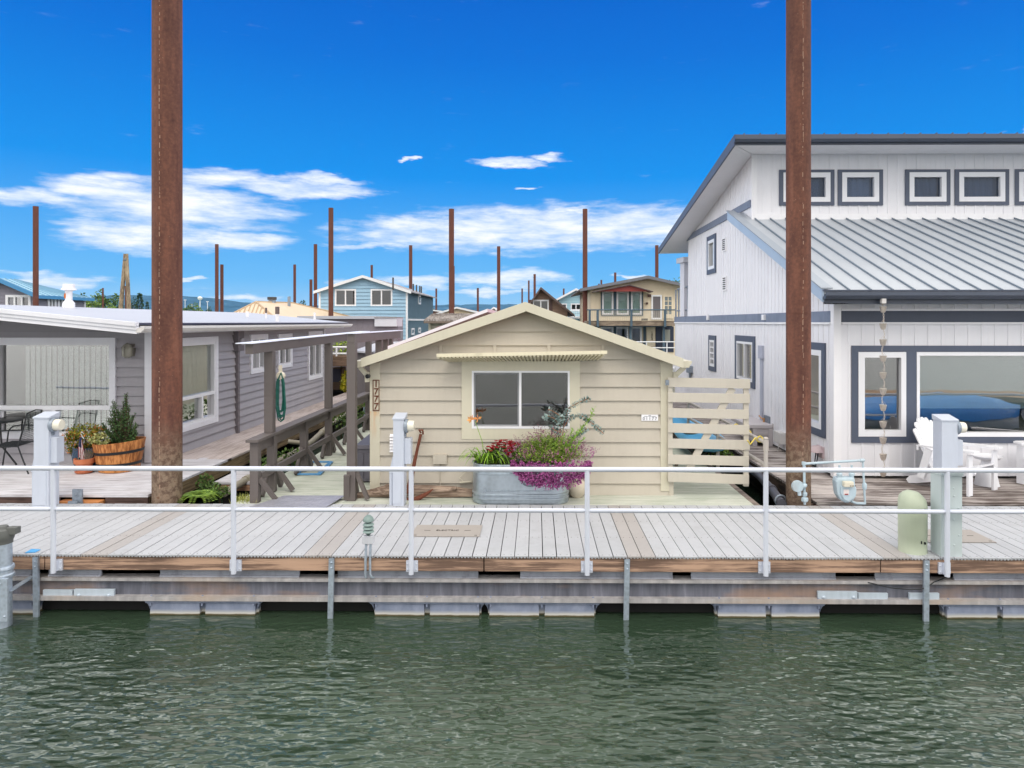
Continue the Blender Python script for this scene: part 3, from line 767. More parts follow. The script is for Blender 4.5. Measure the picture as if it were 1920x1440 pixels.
# roof slabs
M_roofr = paint('red_metal_roof', (168, 104, 98), .1, .5)
for (xa, xb, sg) in ((el_.x, rid.x, -1), (rid.x, er_.x, 1)):
    za, zb = roofz(xa+(1e-4 if sg > 0 else 0)), roofz(xb)
    s = MB().prism([(xa, YR+.02, za-.05), (xb, YR+.02, zb-.05), (xb, YR+.02, zb-.003), (xa, YR+.02, za-.003)], (0, HB+.3-YR, 0)); s.build('roof', M_roofr if sg < 0 else paint('grey_metal_roof', (150, 150, 150), .1, .5), ht)
    bt = (684-672+5)*YR/FPX
    s = MB().prism([(xa, YR-.015, za-bt), (xb, YR-.015, zb-bt-.01), (xb, YR-.015, zb), (xa, YR-.015, za)], (0, .034, 0)); s.build('barge_board', M_cream, ht, bevel=.002)
# flashing panel standing above the left slope, and soffit strip
a, b = P(727, 655, YR+.05), P(914, 585, YR+.05)
s = MB().prism([(a.x, a.y, a.z), (b.x, b.y, b.z), (b.x, b.y, b.z+.045), (a.x, a.y, a.z+.045)], (0, 5.0, 0)); s.build('roof_panel', paint('roof_panel_white', (226, 222, 230), .05, .4), ht)
s = MB().prism([(a.x, a.y, a.z-.035), (b.x, b.y, b.z-.035), (b.x, b.y, b.z), (a.x, a.y, a.z)], (0, 5.0, 0)); s.build('roof_panel_edge', M_edgebrown, ht)
# corner boards
def stained_board(zp):
    """cream paint with a rust run that starts under the iron number plaque"""
    m = M_cream.copy(); m.name = 'cream_trim_stained'; nt = m.node_tree; b = nt.nodes['Principled BSDF']; src = b.inputs['Base Color'].links[0].from_socket
    s_ = nt.nodes.new('ShaderNodeSeparateXYZ'); nt.links.new(coords(nt), s_.inputs[0])
    n = noise(nt, coords(nt, (14, 14, 1.5)), 2.0, 4); d = math_n(nt, 'SUBTRACT', zp, s_.outputs[2])
    up = ramp(nt, d, [(.0, (0, 0, 0)), (.01, (1, 1, 1)), (.16, (.5,)*3), (.42, (0, 0, 0))]); st = ramp(nt, n, [(.42, (0, 0, 0)), (.62, (.75,)*3)])
    nt.links.new(mixc(nt, mixc(nt, 1.0, up, st, 'MULTIPLY'), src, lin((206, 150, 84))), b.inputs['Base Color']); return m
cw = PX(713, HY0)-X0
s = MB(); s.box(X0-.02, X0+cw, HY0-.03, HY0+.1, FZ+.02, lo_(0)*0+roofz(X0)-.1); s.build('corner_board', stained_board(PZ(705, 770, HY0)-FZ), ht, bevel=.003)
cw2 = X1-PX(1238, HY0)
s = MB(); s.box(X1-cw2, X1+.02, HY0-.03, HY0+.1, FZ+.06, roofz(X1)-.1); s.build('corner_board', M_cream, ht, bevel=.003)
s = MB(); s.box(X1-.03, X1+.03, HY0-.032, HY0-.01, FZ, FZ+.3); s.build('patch_board', M_beige, ht)
# battens of the gable band
s = MB()
for px in (840*1+88, 1029, 1130, 827+0*1):
    W.box(s, PX(px, HY0)-.022, PX(px, HY0)+.022, PZ(px, 665, HY0), PZ(px, 645, HY0), 0, .026)
s.build('batten', M_beige, ht)
# window with wide cream casing
mx = PX(975.5, HY0)
fw = .026
fz0, fz1 = wz0+fw, wz1-fw
win = window(W, ht, wx0, wx1, wz0, wz1, [(wx0+fw, mx-.016, fz0, fz1), (mx+.016, wx1-fw, fz0, fz1)], M_vinyl, M_glassd,
             trim=((wx0-PX(866, HY0)), PX(1087, HY0)-wx1, wz0-PZ(977, 823, HY0), PZ(977, 677, HY0)-wz1), trim_mat=M_cream, proud=.034, depth=.06,
             sash=[(wx0+fw, mx-.016, fz0, fz1, .022)], sash_mat=paint('sash_grey', (150, 152, 156), .05, .4))
s = MB()   # dark roller screen hanging inside the left pane
s.poly([W.pt(wx0+.03, fz0, -.12), W.pt(mx, fz0, -.12), W.pt(mx, fz1, -.12), W.pt(wx0+.03, fz1, -.12)])
s.build('screen', paint('screen_grey', (70, 66, 62), .15, .8), win)
# slatted awning over the window
aw = MB(); yo, yi = HY0-.36, HY0-.02
a0, a1 = P(820, 669, yo), P(1137, 663, yo); i0, i1 = P(842, 676, yi), P(1124, 673, yi)
M_awn = paint('awning_cream', (224, 216, 190), .06, .5, dirt=.25, dirtcol=(110, 98, 74))
ns = 44
for k in range(ns):
    t0, t1 = k/ns, (k+.55)/ns
    p, q, r_, w_ = Vector(a0).lerp(a1, t0), Vector(a0).lerp(a1, t1), Vector(i0).lerp(i1, t1), Vector(i0).lerp(i1, t0)
    aw.prism([p, q, r_, w_], (0, 0, -.022))
awo = aw.build('awning', M_awn, ht)
s = MB().prism([a0, a1, i1, i0], (0, 0, .012)); s.build('cover_sheet', M_awn, awo)
s = MB().prism([a0+Vector((-.01, 0, -.005)), a1+Vector((.01, 0, -.005)), a1+Vector((.01, 0, .042)), a0+Vector((-.01, 0, .042))], (0, -.012, 0)); s.build('valance', M_awn, awo)
# house number board and registration plate
M_num = paint('number_brown', (104, 56, 34), .1, .6)
q0, q1 = P(699, 770, HY0-.033), P(711.5, 712, HY0-.033)
s = MB(); W.frame(s, q0.x, q1.x, q0.z, q1.z, [(q0.x+.010, q1.x-.010, q0.z+.010, q1.z-.010) for k in range(1)], .031, .042)
nb = s.build('number_plaque', M_num, ht)
for k, ch in enumerate('7771'):
    lettering('numeral', ch, .125, M_num, nb, ((q0.x+q1.x)/2, HY0-.036, q0.z+.008+(k+.5)*(q1.z-q0.z-.02)/4), bold=.002)
q0, q1 = P(1202.5, 789, HY0-.02), P(1234, 777, HY0-.02)
s = MB().box(q0.x, q1.x, HY0-.026, HY0-.014, q0.z, q1.z); pl = s.build('registration_plate', M_white, ht, bevel=.002)
lettering('numeral', '01177', .062, paint('plate_grey', (104, 108, 118), .05), pl, ((q0.x+q1.x)/2, HY0-.0275, q0.z+.03), spacing=1.35)
k = MB()
for (a, b, zz) in ((.42, .58, .077), (.16, .38, .063), (.41, .60, .063), (.63, .84, .063)): k.box(q0.x+(q1.x-q0.x)*a, q0.x+(q1.x-q0.x)*b, HY0-.0275, HY0-.026, q0.z+zz-.003, q0.z+zz+.003)
k.build('small_print', paint('plate_grey', (84, 88, 96), .05), pl)
# louvre vent, junction box, conduits, gutters, camera
v0, v1 = P(731, 848, HY0-.03), P(741, 814, HY0-.03); s = MB()
for k in range(6):
    zz = v0.z+(v1.z-v0.z)*(k+.2)/6; s.prism([(v0.x, HY0-.02, zz), (v0.x, HY0-.06, zz), (v0.x, HY0-.02, zz+.035)], (v1.x-v0.x, 0, 0))
s.build('louvre_vent', M_white, ht)
e0, e1 = P(813, 868, HY0-.02), P(839, 851, HY0-.02)
s = MB().box(e0.x, e1.x, HY0-.1, HY0-.01, e0.z, e1.z); s.tube([((e0.x*.55+e1.x*.45), HY0-.03, e0.z), ((e0.x*.55+e1.x*.45), HY0-.03, e0.z-.2), ((e0.x*.5+e1.x*.5), HY0-.03, PZ(826, 915, HY0))], .008, 6)
s.box(e1.x-.02, e1.x-.005, HY0-.105, HY0-.099, e0.z+.03, e0.z+.05); s.build('wire_box', M_beige, ht, bevel=.004)
s = MB(); p = [P(862, 905, HY0-.05), P(884, 903, HY0-.05)]; s.tube(p, .014, 8); s.tube([P(872, 905, HY0-.05), P(861, 896, HY0-.05), P(880, 878, HY0-.05)], .004, 5); s.build('conduit', M_cream, ht)
for (xa, sg) in ((X0, -1), (X1, 1)):
    xe = el_.x if sg < 0 else er_.x; ze = roofz(xe)
    s = MB(); xg = xe+sg*.01; prof = [(xg, ze-.13), (xg+sg*.08, ze-.13), (xg+sg*.12, ze-.06), (xg+sg*.12, ze-.04), (xg, ze-.04)]
    s.prism([(a, YR+.05, b) for a, b in prof], (0, HB-YR, 0)); s.build('gutter', M_cream, ht)
    s = MB(); s.beam((xg+sg*.03, YR+.12, ze-.13), (xa+sg*.06, YR+.2, ze-.24), .06, .05, (0, 1, 0)); s.beam((xa+sg*.06, YR+.2, ze-.2), (xa+sg*.05, YR+.2, ze-.34), .06, .05, (0, 1, 0)); s.build('downspout', M_cream, ht)
c = P(691, 705, HY0-.02); s = MB().lathe([(.0001, -.075), (.02, -.075), (.03, -.07), (.032, -.0), (.0001, .0)], c, 14, axis='Y'); s.tube([c, c+Vector((0, .03, .06)), c+Vector((.06, .06, .1))], .008, 6); s.build('security_camera', M_black, ht, smooth=True)

# ---------------------------------------------------------------- things in front of the cottage
M_tub = metal('zinc_tub', (176, 188, 198), .3, .12, .8, 3)
ty, trx, tryy = 9.27, (PX(1067, 9.2)-PX(885, 9.2))/2, .26; tx = (PX(1067, 9.2)+PX(885, 9.2))/2
zt_t = PZ(900, 866, 9.2)
def oval(rx, ry, n=56, z=0, straight=True):
    pts = []
    for k in range(n):
        t = 2*math.pi*k/n; cx_, sy_ = math.cos(t), math.sin(t)
        off = (rx-ry)*(1 if cx_ > 1e-9 else -1 if cx_ < -1e-9 else 0); pts.append((off+ry*cx_, ry*sy_, z))
    return pts
def oval_loft(mb, prof, c, n=56):
    vs = []
    for d, z in prof:
        vs += [(c[0]+x, c[1]+y, z) for x, y, _ in oval(trx+d, tryy+d, n)]
    m = len(prof); return mb.add(vs, [(i*n+k, i*n+(k+1) % n, (i+1)*n+(k+1) % n, (i+1)*n+k) for i in range(m-1) for k in range(n)])
tub = thing('stock_tank', 'oval galvanised stock tank planter full of flowers in front of the cottage window', 'planter', (tx, ty, FZ))
h = zt_t-FZ; s = MB()
prof = [(-.02, FZ+.003), (-.004, FZ+.01), (-.004, FZ+.055), (.004, FZ+.065), (.004, FZ+.085), (-.008, FZ+.095), (-.008, FZ+.115), (.004, FZ+.122), (.004, FZ+.14), (-.008, FZ+.15)]
prof += [(-.008, FZ+h*.74), (-.002, FZ+h*.75), (-.002, FZ+h*.78), (-.01, FZ+h*.79), (-.008, zt_t-.02), (.006, zt_t-.016), (.010, zt_t-.006), (.004, zt_t), (-.012, zt_t), (-.018, zt_t-.1)]
oval_loft(s, prof, (tx, ty)); s.build('shell', M_tub, tub, smooth=True)
s = MB()
for k in range(34): s.sphere((tx-trx*.7+k*.026, ty-tryy+.004, FZ+.19), (.008, .008, .011), 6, 4)
s.build('rivet_row', M_tub, tub)
s = MB()
for k in range(9): 0
hp = [Vector((tx+.13+.11*math.cos(t), ty-tryy-.02, FZ+.33-.075*math.sin(t))) for t in [math.pi*j/10 for j in range(11)]]
s.tube(hp, .007, 6); s.build('handle', M_galvd, tub)
s = MB(); s.add([(tx+x, ty+y, zt_t-.06) for x, y, _ in oval(trx-.015, tryy-.015)], [tuple(range(56))]); s.build('soil', paint('potting_soil', (58, 46, 38), .3, .95, bmp=.5), tub)
# plants growing in the tank
M_heath = foliage('heather_green', (148, 172, 72), (70, 100, 38)); M_mauve = foliage('heather_mauve', (186, 104, 162), (122, 58, 112)); M_dusk = foliage('heather_faded', (160, 112, 132), (110, 74, 86))
t = thing('heather_bush', 'spreading heather with purple bloom spilling over the front of the galvanised tank', 'flowering plant', (tx+.32, ty, zt_t))
hc = P(1030, 850, ty-.05)
gm, pm, dm = MB(), MB(), MB()
leaf_cloud(gm, (hc.x-.03, ty-.05, zt_t+.10), (.46, .26, .16), 900, .05, .016, up=.9, inner=.2)
for _ in range(900):
    a = rng.uniform(0, 2*math.pi); k = rng.random()**.55
    base = Vector((hc.x+rng.uniform(-.2, .2), ty+rng.uniform(-.1, .1), zt_t+.0))
    tip = Vector((hc.x-.03+math.cos(a)*.56*k, ty-.08+math.sin(a)*.32*k, zt_t+.06+.30*(1-k*k)+rng.uniform(-.04, .06)))
    spray(gm, base.lerp(tip, .45), tip, 6, .055, .013)
    if rng.random() < .17: spray(dm, tip, tip+Vector((math.cos(a)*.05, math.sin(a)*.05, .10)), 7, .032, .015)
for _ in range(900):
    a = rng.uniform(math.pi*1.0, math.pi*2.0); a2 = rng.uniform(-.35, .35)
    fx = rng.uniform(-1, 1)
    p = Vector((hc.x+.02+fx*.50, ty-tryy*.9-.10*math.sqrt(max(0, 1-fx*fx))+rng.uniform(-.04, .03), zt_t+.06-rng.random()**.8*.34*math.sqrt(max(.05, 1-abs(fx)**2.5))))
    d = Vector((fx*.5, -.8, rng.uniform(-.6, .5))).normalized()
    spray(pm, p, p+d*.07, 9, .03, .022)
for _ in range(190):
    a = rng.uniform(-.6, .6); p = Vector((hc.x+rng.uniform(-.55, .58), ty+rng.uniform(-.3, .1), zt_t+.05+rng.uniform(0, .13)))
    spray(pm, p, p+Vector((rng.uniform(-.05, .05)+(p.x-hc.x)*.1, -.03, .07)), 6, .024, .015)
gm.build('foliage', M_heath, t, fixn=False); pm.build('purple_bloom', M_mauve, t, fixn=False); dm.build('faded_bloom', M_dusk, t, fixn=False)
mc = P(943, 838, ty); M_leafd = foliage('leaf_dark', (96, 124, 58), (36, 58, 24))
t = thing('chrysanthemum', 'dark red chrysanthemum in bloom at the left end of the galvanised tank', 'flowering plant', (mc.x, ty, zt_t))
s, f, y_ = MB(), MB(), MB()
leaf_cloud(s, (mc.x, ty, zt_t+.07), (.26, .2, .12), 420, .06, .028)
for _ in range(85):
    a = rng.uniform(0, 6.28); k = rng.random()**.5
    p = Vector((mc.x+.03+math.cos(a)*.25*k, ty-.03+math.sin(a)*.19*k, zt_t+.15+.12*(1-k*k)+rng.uniform(-.04, .03)))
    for j in range(9):
        t2 = 6.28*j/9; f.leaf(p, (math.cos(t2), math.sin(t2)-.4, .35), (0, -.5, .8), .032, .018)
s.build('foliage', M_leafd, t, fixn=False); f.build('red_bloom', foliage('mum_red', (150, 26, 36), (96, 14, 22)), t, fixn=False)
lc = P(905, 862, ty); M_blade = foliage('blade_green', (148, 186, 60), (84, 128, 36))
t = thing('daylily', 'strap-leaved daylily with a pale orange flower on a tall stalk in the tank', 'flowering plant', (lc.x, ty, zt_t))
def blade(mb, base, d, L, wd, rise, n=7):
    base = Vector(base); d = Vector((d[0], d[1], 0)).normalized(); a = Vector((-d.y, d.x, 0)); vs = []
    for i in range(n+1):
        u = i/n; p = base+d*L*u+Vector((0, 0, rise*math.sin(u*2.4)*1.2-.18*u*u*L)); ww = wd*(1-u**2.2)*.5+.001
        vs += [p-a*ww, p+a*ww]
    mb.add(vs, [(2*i, 2*i+1, 2*i+3, 2*i+2) for i in range(n)])
s = MB()
for _ in range(58):
    a = rng.uniform(0, 6.28); blade(s, (lc.x+rng.uniform(-.06, .2), ty+rng.uniform(-.12, .06), zt_t-.02), (math.cos(a), math.sin(a)-.5), rng.uniform(.2, .42), .018, rng.uniform(.08, .2))
s.build('leaves', M_blade, t, fixn=False)
top = P(891, 790, ty-.05); s = MB().tube([(lc.x+.02, ty, zt_t), (lc.x+.0, ty-.02, zt_t+.25), top], [.006, .005, .004], 6); s.build('stalk', M_blade, t)
s = MB()
for c0, k in ((top+Vector((-.05, 0, .02)), 7), (top+Vector((.04, 0, .03)), 4)):
    for j in range(k):
        a = 6.28*j/k; s.leaf(c0, (math.cos(a)*.6-.2, -.3+math.sin(a)*.4, .7*math.sin(a)+.3), (math.sin(a), .5, 0), .075, .038)
s.build('orange_flower', foliage('lily_peach', (240, 186, 120), (214, 120, 66)), t, fixn=False)
t = thing('eucalyptus', 'blue-grey silver eucalyptus with round-leaved arching twigs rising at the right end of the tank', 'plant', (tx+.5, ty, zt_t))
s = MB(); sb = MB(); eb = P(1050, 855, ty)
for pts in (((1050, 850), (1058, 790), (1066, 765), (1090, 752), (1106, 747)), ((1052, 838), (1050, 800), (1040, 785), (1028, 780), (1020, 783)), ((1055, 805), (1068, 783), (1088, 778), (1106, 790)),
            ((1095, 782), (1112, 795), (1124, 806), (1132, 813)), ((1056, 790), (1048, 778), (1035, 770), (1028, 768)), ((1052, 812), (1040, 806), (1030, 800)), ((1060, 830), (1085, 815), (1100, 803))):
    pp_ = [P(a, b, ty-.1+rng.uniform(-.05, .05)) for a, b in pts]; sb.tube(pp_, .005, 5)
    for a, b in list(zip(pp_, pp_[1:]))[1 if len(pts) > 4 else 0:]:
        n = int((b-a).length/.011)
        for i in range(n):
            p = a.lerp(b, (i+.5)/n); d = (b-a).normalized(); e = d.orthogonal().normalized(); e.rotate(Matrix.Rotation(rng.uniform(0, 6.28), 3, d))
            s.leaf(p, e, d+rdir()*.3, .056*rng.uniform(.7, 1.1), .046)
            s.leaf(p, -e, d+rdir()*.3, .056*rng.uniform(.7, 1.1), .046)
s.build('leaves', foliage('euc_silver', (176, 194, 192), (112, 136, 130)), t, fixn=False); sb.build('twigs', paint('twig_orange', (176, 112, 72), .2, .7), t)
t = thing('willow_shoot', 'tall leafy bright green shoot leaning right above the heather', 'plant', (tx+.35, ty, zt_t))
s = MB(); sb = MB()
for a, b, n in (((1052, 850), (1104, 788), 90), ((1048, 856), (1075, 805), 60), ((1102, 792), (1114, 766), 22), ((1066, 850), (1095, 822), 40), ((1040, 858), (1060, 812), 50), ((1058, 850), (1092, 800), 60), ((1030, 860), (1046, 822), 40)):
    p, q = P(*a, ty-.12), P(*b, ty-.16); spray(s, p, q, n, .08, .016); sb.tube([p, q], .004, 5)
s.build('leaves', foliage('shoot_green', (150, 188, 84), (96, 138, 48)), t, fixn=False); sb.build('stem', M_blade, t)
# round stone jar, log, anchor
j = G(1081, 936, FZ); jy = j.y+.12; jr = 18.5*jy/FPX
s = MB().lathe([(.0001, FZ), (jr*.55, FZ+.003), (jr*.9, FZ+jr*.5), (jr, FZ+jr*.95), (jr*.86, FZ+jr*1.5), (jr*.4, FZ+jr*1.9), (jr*.25, FZ+jr*2.05), (.0001, FZ+jr*2.05)], (PX(1081, jy), jy, 0), 26)
tag(s.build('stone_jar', paint('stone_cream', (206, 196, 178), .08, .5, dirt=.15), smooth=True), 'round cream stone jar on the deck against the right end of the galvanised tank', 'jar')
def log_mesh(pts, rs, mb, n=12):
    mb.tube(pts, rs, n)
    for v in mb.v: v += rdir()*.012
s = MB(); ly_ = 9.42
log_mesh([P(663, 931, ly_-.05), P(690, 925, ly_), P(730, 921, ly_), P(745, 922, ly_), P(800, 921, ly_+.02), P(850, 922, ly_+.02), P(886, 925, ly_+.0)], [.03, .05, .095, .09, .085, .075, .045], s)
s.tube([P(718, 921, ly_), P(728, 912, ly_-.03), P(742, 908, ly_-.05)], [.05, .04, .02], 8); s.tube([P(838, 920, ly_), P(856, 916, ly_-.06)], [.04, .015], 7)
tag(s.build('driftwood', wood('driftwood_grey', (168, 148, 132), (110, 92, 80), 'X', bmp=.7), smooth=True), 'long grey driftwood log lying along the foot of the cottage wall', 'driftwood')
M_anch = paint('anchor_rust', (110, 62, 46), .25, .85, bmp=.3)
t = thing('anchor', 'rusty brown old anchor leaning against the cottage wall behind the meter column', 'anchor', P(790, 937, ly_-.12)); ay = ly_-.1
at = P(789, 814, HY0-.06)
s = MB().tube([at, P(776, 870, HY0-.12), P(763, 925, ay-.02)], [.02, .022, .026], 8); s.tube([at+Vector((0, 0, .02)), at+Vector((-.02, -.02, .06)), at+Vector((.03, -.02, .06)), at+Vector((.03, 0, .0))], .014, 8); s.build('shank', M_anch, t, smooth=True)
s = MB().tube([P(787, 822, HY0-.05), P(779, 860, HY0-.1), P(772, 905, ay)], [.016, .02, .016], 8); s.build('stock', M_anch, t, smooth=True)
s = MB().tube([P(757, 934, ay-.05), P(770, 938, ay-.05), P(785, 934, ay-.05), P(800, 926, ay-.06), P(812, 917, ay-.06)], [.012, .03, .034, .026, .006], 8); s.build('arm', M_anch, t, smooth=True)

# grey storage box at the cottage's left side, with a bright label
b0, b1 = PX(669, 10.35), X0-.06
M_box = paint('resin_grey', (96, 94, 104), .06, .55)
bz = PZ(690, 836, 10.2)
t = thing('deck_box', 'dark grey plastic storage box standing against the left wall of the cottage', 'storage box', ((b0+b1)/2, 10.6, FZ))
s = MB().box(b0, b1, 10.25, 11.2, FZ+.02, bz-.06)
for k in range(5): s.box(b0+.06+k*.1, b0+.13+k*.1, 10.238, 10.25, FZ+.06, bz-.12)
s.build('body', M_box, t, bevel=.008)
s = MB().hexa([(b0-.02, 10.23, bz-.058), (b1+.01, 10.23, bz-.058), (b1+.01, 11.22, bz-.058), (b0-.02, 11.22, bz-.058), (b0, 10.25, bz), (b1, 10.25, bz), (b1, 11.2, bz+.03), (b0, 11.2, bz+.03)]); s.build('lid', M_box, t, bevel=.006)
# ramp plate bridging dock and float
s = MB(); pts = [G(468, 951, .006), G(612, 951, .006), G(640, 934, .016), G(649, 930, .016), G(533, 930, .012)]
s.prism(pts, (0, 0, .008))
for i in range(26):
    for j_ in range(5):
        u, v_ = (i+.5)/26, (j_+.5)/5
        a = pts[0].lerp(pts[4], v_).lerp(pts[1].lerp(pts[2], v_), u); s.box(a.x-.014, a.x+.014, a.y-.003, a.y+.003, a.z+.006, a.z+.0105)
tag(s.build('ramp_plate', metal('tread_plate', (172, 172, 182), .45, .1, .5)), 'grey steel tread plate bridging the dock and the green walkway', 'ramp plate')

# ---------------------------------------------------------------- handrail and pergola beside the walkway
M_brown = paint('pergola_brown', (100, 93, 91), .1, .65, bmp=.15)
RX = G(479, 942, FZ).x
def yat(px): return SY(px, RX)
t = thing('walkway_rail', 'dark grey-brown wooden handrail with braced posts between the grey bungalow and the green walkway', 'handrail', (RX, 9.2, FZ))
ye = 16.2; zc_ = .80
y0_ = yat(479)
s = MB().hexa([(RX-.085, y0_-.12, zc_), (RX+.085, y0_-.12, zc_), (RX+.085, ye, zc_), (RX-.085, ye, zc_), (RX-.085, y0_-.12, zc_+.04), (RX+.085, y0_-.12, zc_+.04), (RX+.085, ye, zc_+.04), (RX-.085, ye, zc_+.04)]); s.build('cap_rail', M_brown, t, bevel=.004)
MB().box(RX-.02, RX+.02, y0_+.06, ye, zc_-.15, zc_-.02).build('upper_rail', M_brown, t)
MB().box(RX+.03, RX+.065, y0_+.06, ye, .27, .36).build('lower_rail', M_brown, t)
for i, px in enumerate((479, 510, 570, 616, 655, 690)):
    y = yat(px); s = MB().box(RX-.055, RX+.055, y-.055, y+.055, FZ+.004, zc_-.002); s.build('post', M_brown, t, bevel=.003)
    if i:
        s = MB().beam((RX-.02, y-.32, FZ+.02), (RX-.01, y-.05, .36), .09, .05, (1, 0, 0)); s.beam((RX+.02, y+.3, FZ+.02), (RX+.01, y+.05, .36), .09, .05, (1, 0, 0))
        s.beam((RX+.3, y, FZ+.02), (RX+.05, y, .36), .05, .06, (0, 1, 0)); s.build('brace', M_brown, t)
    else:
        s = MB().beam((RX+.26, y+.05, FZ+.02), (RX+.05, y, .30), .05, .06, (0, 1, 0)); s.build('brace', M_brown, t)
t = thing('pergola', 'grey-brown timber canopy frame of posts and a long white-topped beam over the handrail', 'pergola', (RX, 9.6, zc_))
ztb, zbb = PZ(467, 645, SY(467, RX)), PZ(467, 664, SY(467, RX))
M_capw = paint('cap_flashing', (224, 228, 240), .05, .4)
ya, yb_ = SY(467, RX), SY(688, RX)
z2 = PZ(688, 622, yb_)
s = MB().hexa([(RX-.05, ya, zbb), (RX+.05, ya, zbb), (RX+.05, yb_, zbb+z2-ztb), (RX-.05, yb_, zbb+z2-ztb), (RX-.05, ya, ztb), (RX+.05, ya, ztb), (RX+.05, yb_, z2), (RX-.05, yb_, z2)]); bm_ = s.build('beam', M_brown, t, bevel=.003)
s = MB().hexa([(RX-.16, ya-.05, ztb+.003), (RX+.07, ya-.05, ztb+.003), (RX+.07, yb_, z2+.003), (RX-.16, yb_, z2+.003), (RX-.16, ya-.05, ztb+.015), (RX+.07, ya-.05, ztb+.015), (RX+.07, yb_, z2+.015), (RX-.16, yb_, z2+.015)]); s.build('flashing', M_capw, bm_)
for px in (506, 616, 655+0, 691):
    y = yat(px); MB().box(RX-.06, RX+.06, y-.06, y+.06, zc_+.042, zbb+(z2-ztb)*(y-ya)/(yb_-ya)-.002).build('post', M_brown, t, bevel=.003) if px != 655 else None
CX = G(660, 938, FZ).x; cy = G(660, 938, FZ).y
t2 = thing('pergola', 'grey-brown canopy post with braced foot and short beam, left of the cottage corner', 'pergola', (CX, cy, FZ))
zt2 = PZ(660, 626, cy); zb2 = PZ(660, 643, cy)
MB().box(CX-.058, CX+.058, cy-.058, cy+.058, FZ+.003, zb2-.002).build('post', M_brown, t2, bevel=.003)
y2 = SY(746, CX)
bm_ = MB().box(CX-.05, CX+.05, cy-.05, y2, zb2, zt2).build('beam', M_brown, t2, bevel=.003)
MB().box(CX-.06, CX+.07, cy-.08, y2+.1, zt2+.002, zt2+.014).build('flashing', M_capw, bm_)
s = MB().beam((CX-.06, cy-.03, FZ+.02), (CX-.045, cy-.085, .34), .08, .05, (0, 1, 0)); s.beam((CX+.22, cy-.02, FZ+.02), (CX+.06, cy-.0, .36), .05, .06, (0, 1, 0)); s.beam((CX, cy+.26, FZ+.02), (CX, cy+.05, .36), .06, .06, (1, 0, 0)); s.build('brace', M_brown, t2)
for px in (711, 723, 731): 
    y = SY(px, CX-.0); 
    if y < y2: MB().box(CX-.05, CX+.05, y-.05, y+.05, FZ+.003, zb2-.002).build('post', M_brown, t2)
# hose and its holder
hy = yat(514); hx = RX+.11; zz0 = PZ(519, 702, hy)
t = thing('garden_hose', 'dark green garden hose hanging in long loops from a cream hook on the pergola post', 'hose', (hx, hy, zz0-.7))
s = MB().lathe([(.05, -.03), (.06, -.02), (.06, .04), (.045, .05), (.04, -.0)], (hx-.01, hy-.02, zz0-.02), 14, axis='Y'); s.beam((hx-.01, hy-.02, zz0+.03), (hx-.02, hy, zz0+.13), .05, .012, (0, 1, 0)); s.build('hook', paint('hook_cream', (216, 208, 190), .05, .5), t)
s = MB()
for k in range(9):
    L = rng.uniform(.52, .68); wd_ = rng.uniform(.035, .07); dy = rng.uniform(-.04, .03); off = rng.uniform(-.012, .012)
    s.tube([(hx+off, hy-.03+dy*.3, zz0+.03), (hx+off-wd_*.8, hy-.03+dy, zz0-.1), (hx+off-wd_, hy-.03+dy, zz0-L*.7), (hx+off-wd_*.5, hy-.03+dy, zz0-L*.97), (hx+off, hy-.03+dy, zz0-L), (hx+off+wd_*.6, hy-.03+dy, zz0-L*.96), (hx+off+wd_, hy-.03+dy, zz0-L*.7), (hx+off+wd_*.7, hy-.03+dy, zz0-.12), (hx+off, hy-.03+dy*.3, zz0+.03)], .009, 7)
s.build('coils', paint('hose_green', (24, 92, 82), .15, .4), t, smooth=True)
# blue-framed folding ladder or rack lying on the walkway (bright blue tubing)
s = MB(); q = [G(557, 889, .0), G(598, 889, .0), G(621, 866, .0), G(585, 866, .0)]
zz = Vector((0, 0, FZ+.02)); s.tube([p+zz*1 for p in q]+[q[0]+zz], .016, 7)
s.beam(q[1]+zz, q[2]+zz, .07, .02); tag(s.build('tube_frame', paint('tube_blue', (92, 150, 200), .1, .4)), 'bright blue tube frame lying on the green walkway by the handrail', 'frame')
# ================================================================ grey bungalow at the left
GZ = .08
GYW = 11.2; GX = PX(290, GYW); GXL = -13.5; GYB = SY(607, GX)
M_greys = paint('grey_siding', (164, 161, 167), .05, .6, bmp=.08, island=.05)
M_pinkdeck = wood('pinkish_planks', (202, 190, 186), (176, 162, 156), 'Y', rough=.8)
M_greydeck = wood('grey_planks', (210, 209, 214), (180, 176, 180), 'X', rough=.8)
GDX = G(270, 931, GZ).x
gd_ = thing('bungalow_deck', 'weathered grey plank deck in front of and alongside the grey bungalow', 'deck', (-8, GYW, WATER_Z))
s = MB(); y = YB+.14
while y < GYW+.3:
    s.box(-14, GDX, y+.003, y+.137, GZ-.035, GZ+rng.uniform(-.002, .002)); y += .14
s.build('planking', M_greydeck, gd_)
s = MB(); x = GX+.0
while x < GDX-.02:
    s.box(x+.003, min(x+.137, GDX), GYW+.3, 26, GZ-.035, GZ+rng.uniform(-.002, .002)); x += .14
s.build('side_planking', M_pinkdeck, gd_)
M_skirt = wood('brown_skirt', (104, 84, 78), (70, 56, 52), 'X')
s = MB(); s.box(-14, PX(108, 9.1), YB+.16, YB+.2, GZ-.038, GZ-.22); s.box(PX(195, 9.1), GDX-.01, YB+.16, YB+.2, GZ-.038, GZ-.24); s.build('skirt', M_skirt, gd_)
s = MB(); s.box(GDX-.045, GDX-.005, YB+.2, 26, GZ-.038, GZ-.24); s.build('skirt', wood('yellow_skirt', (136, 118, 88), (92, 76, 58), 'Y'), gd_)
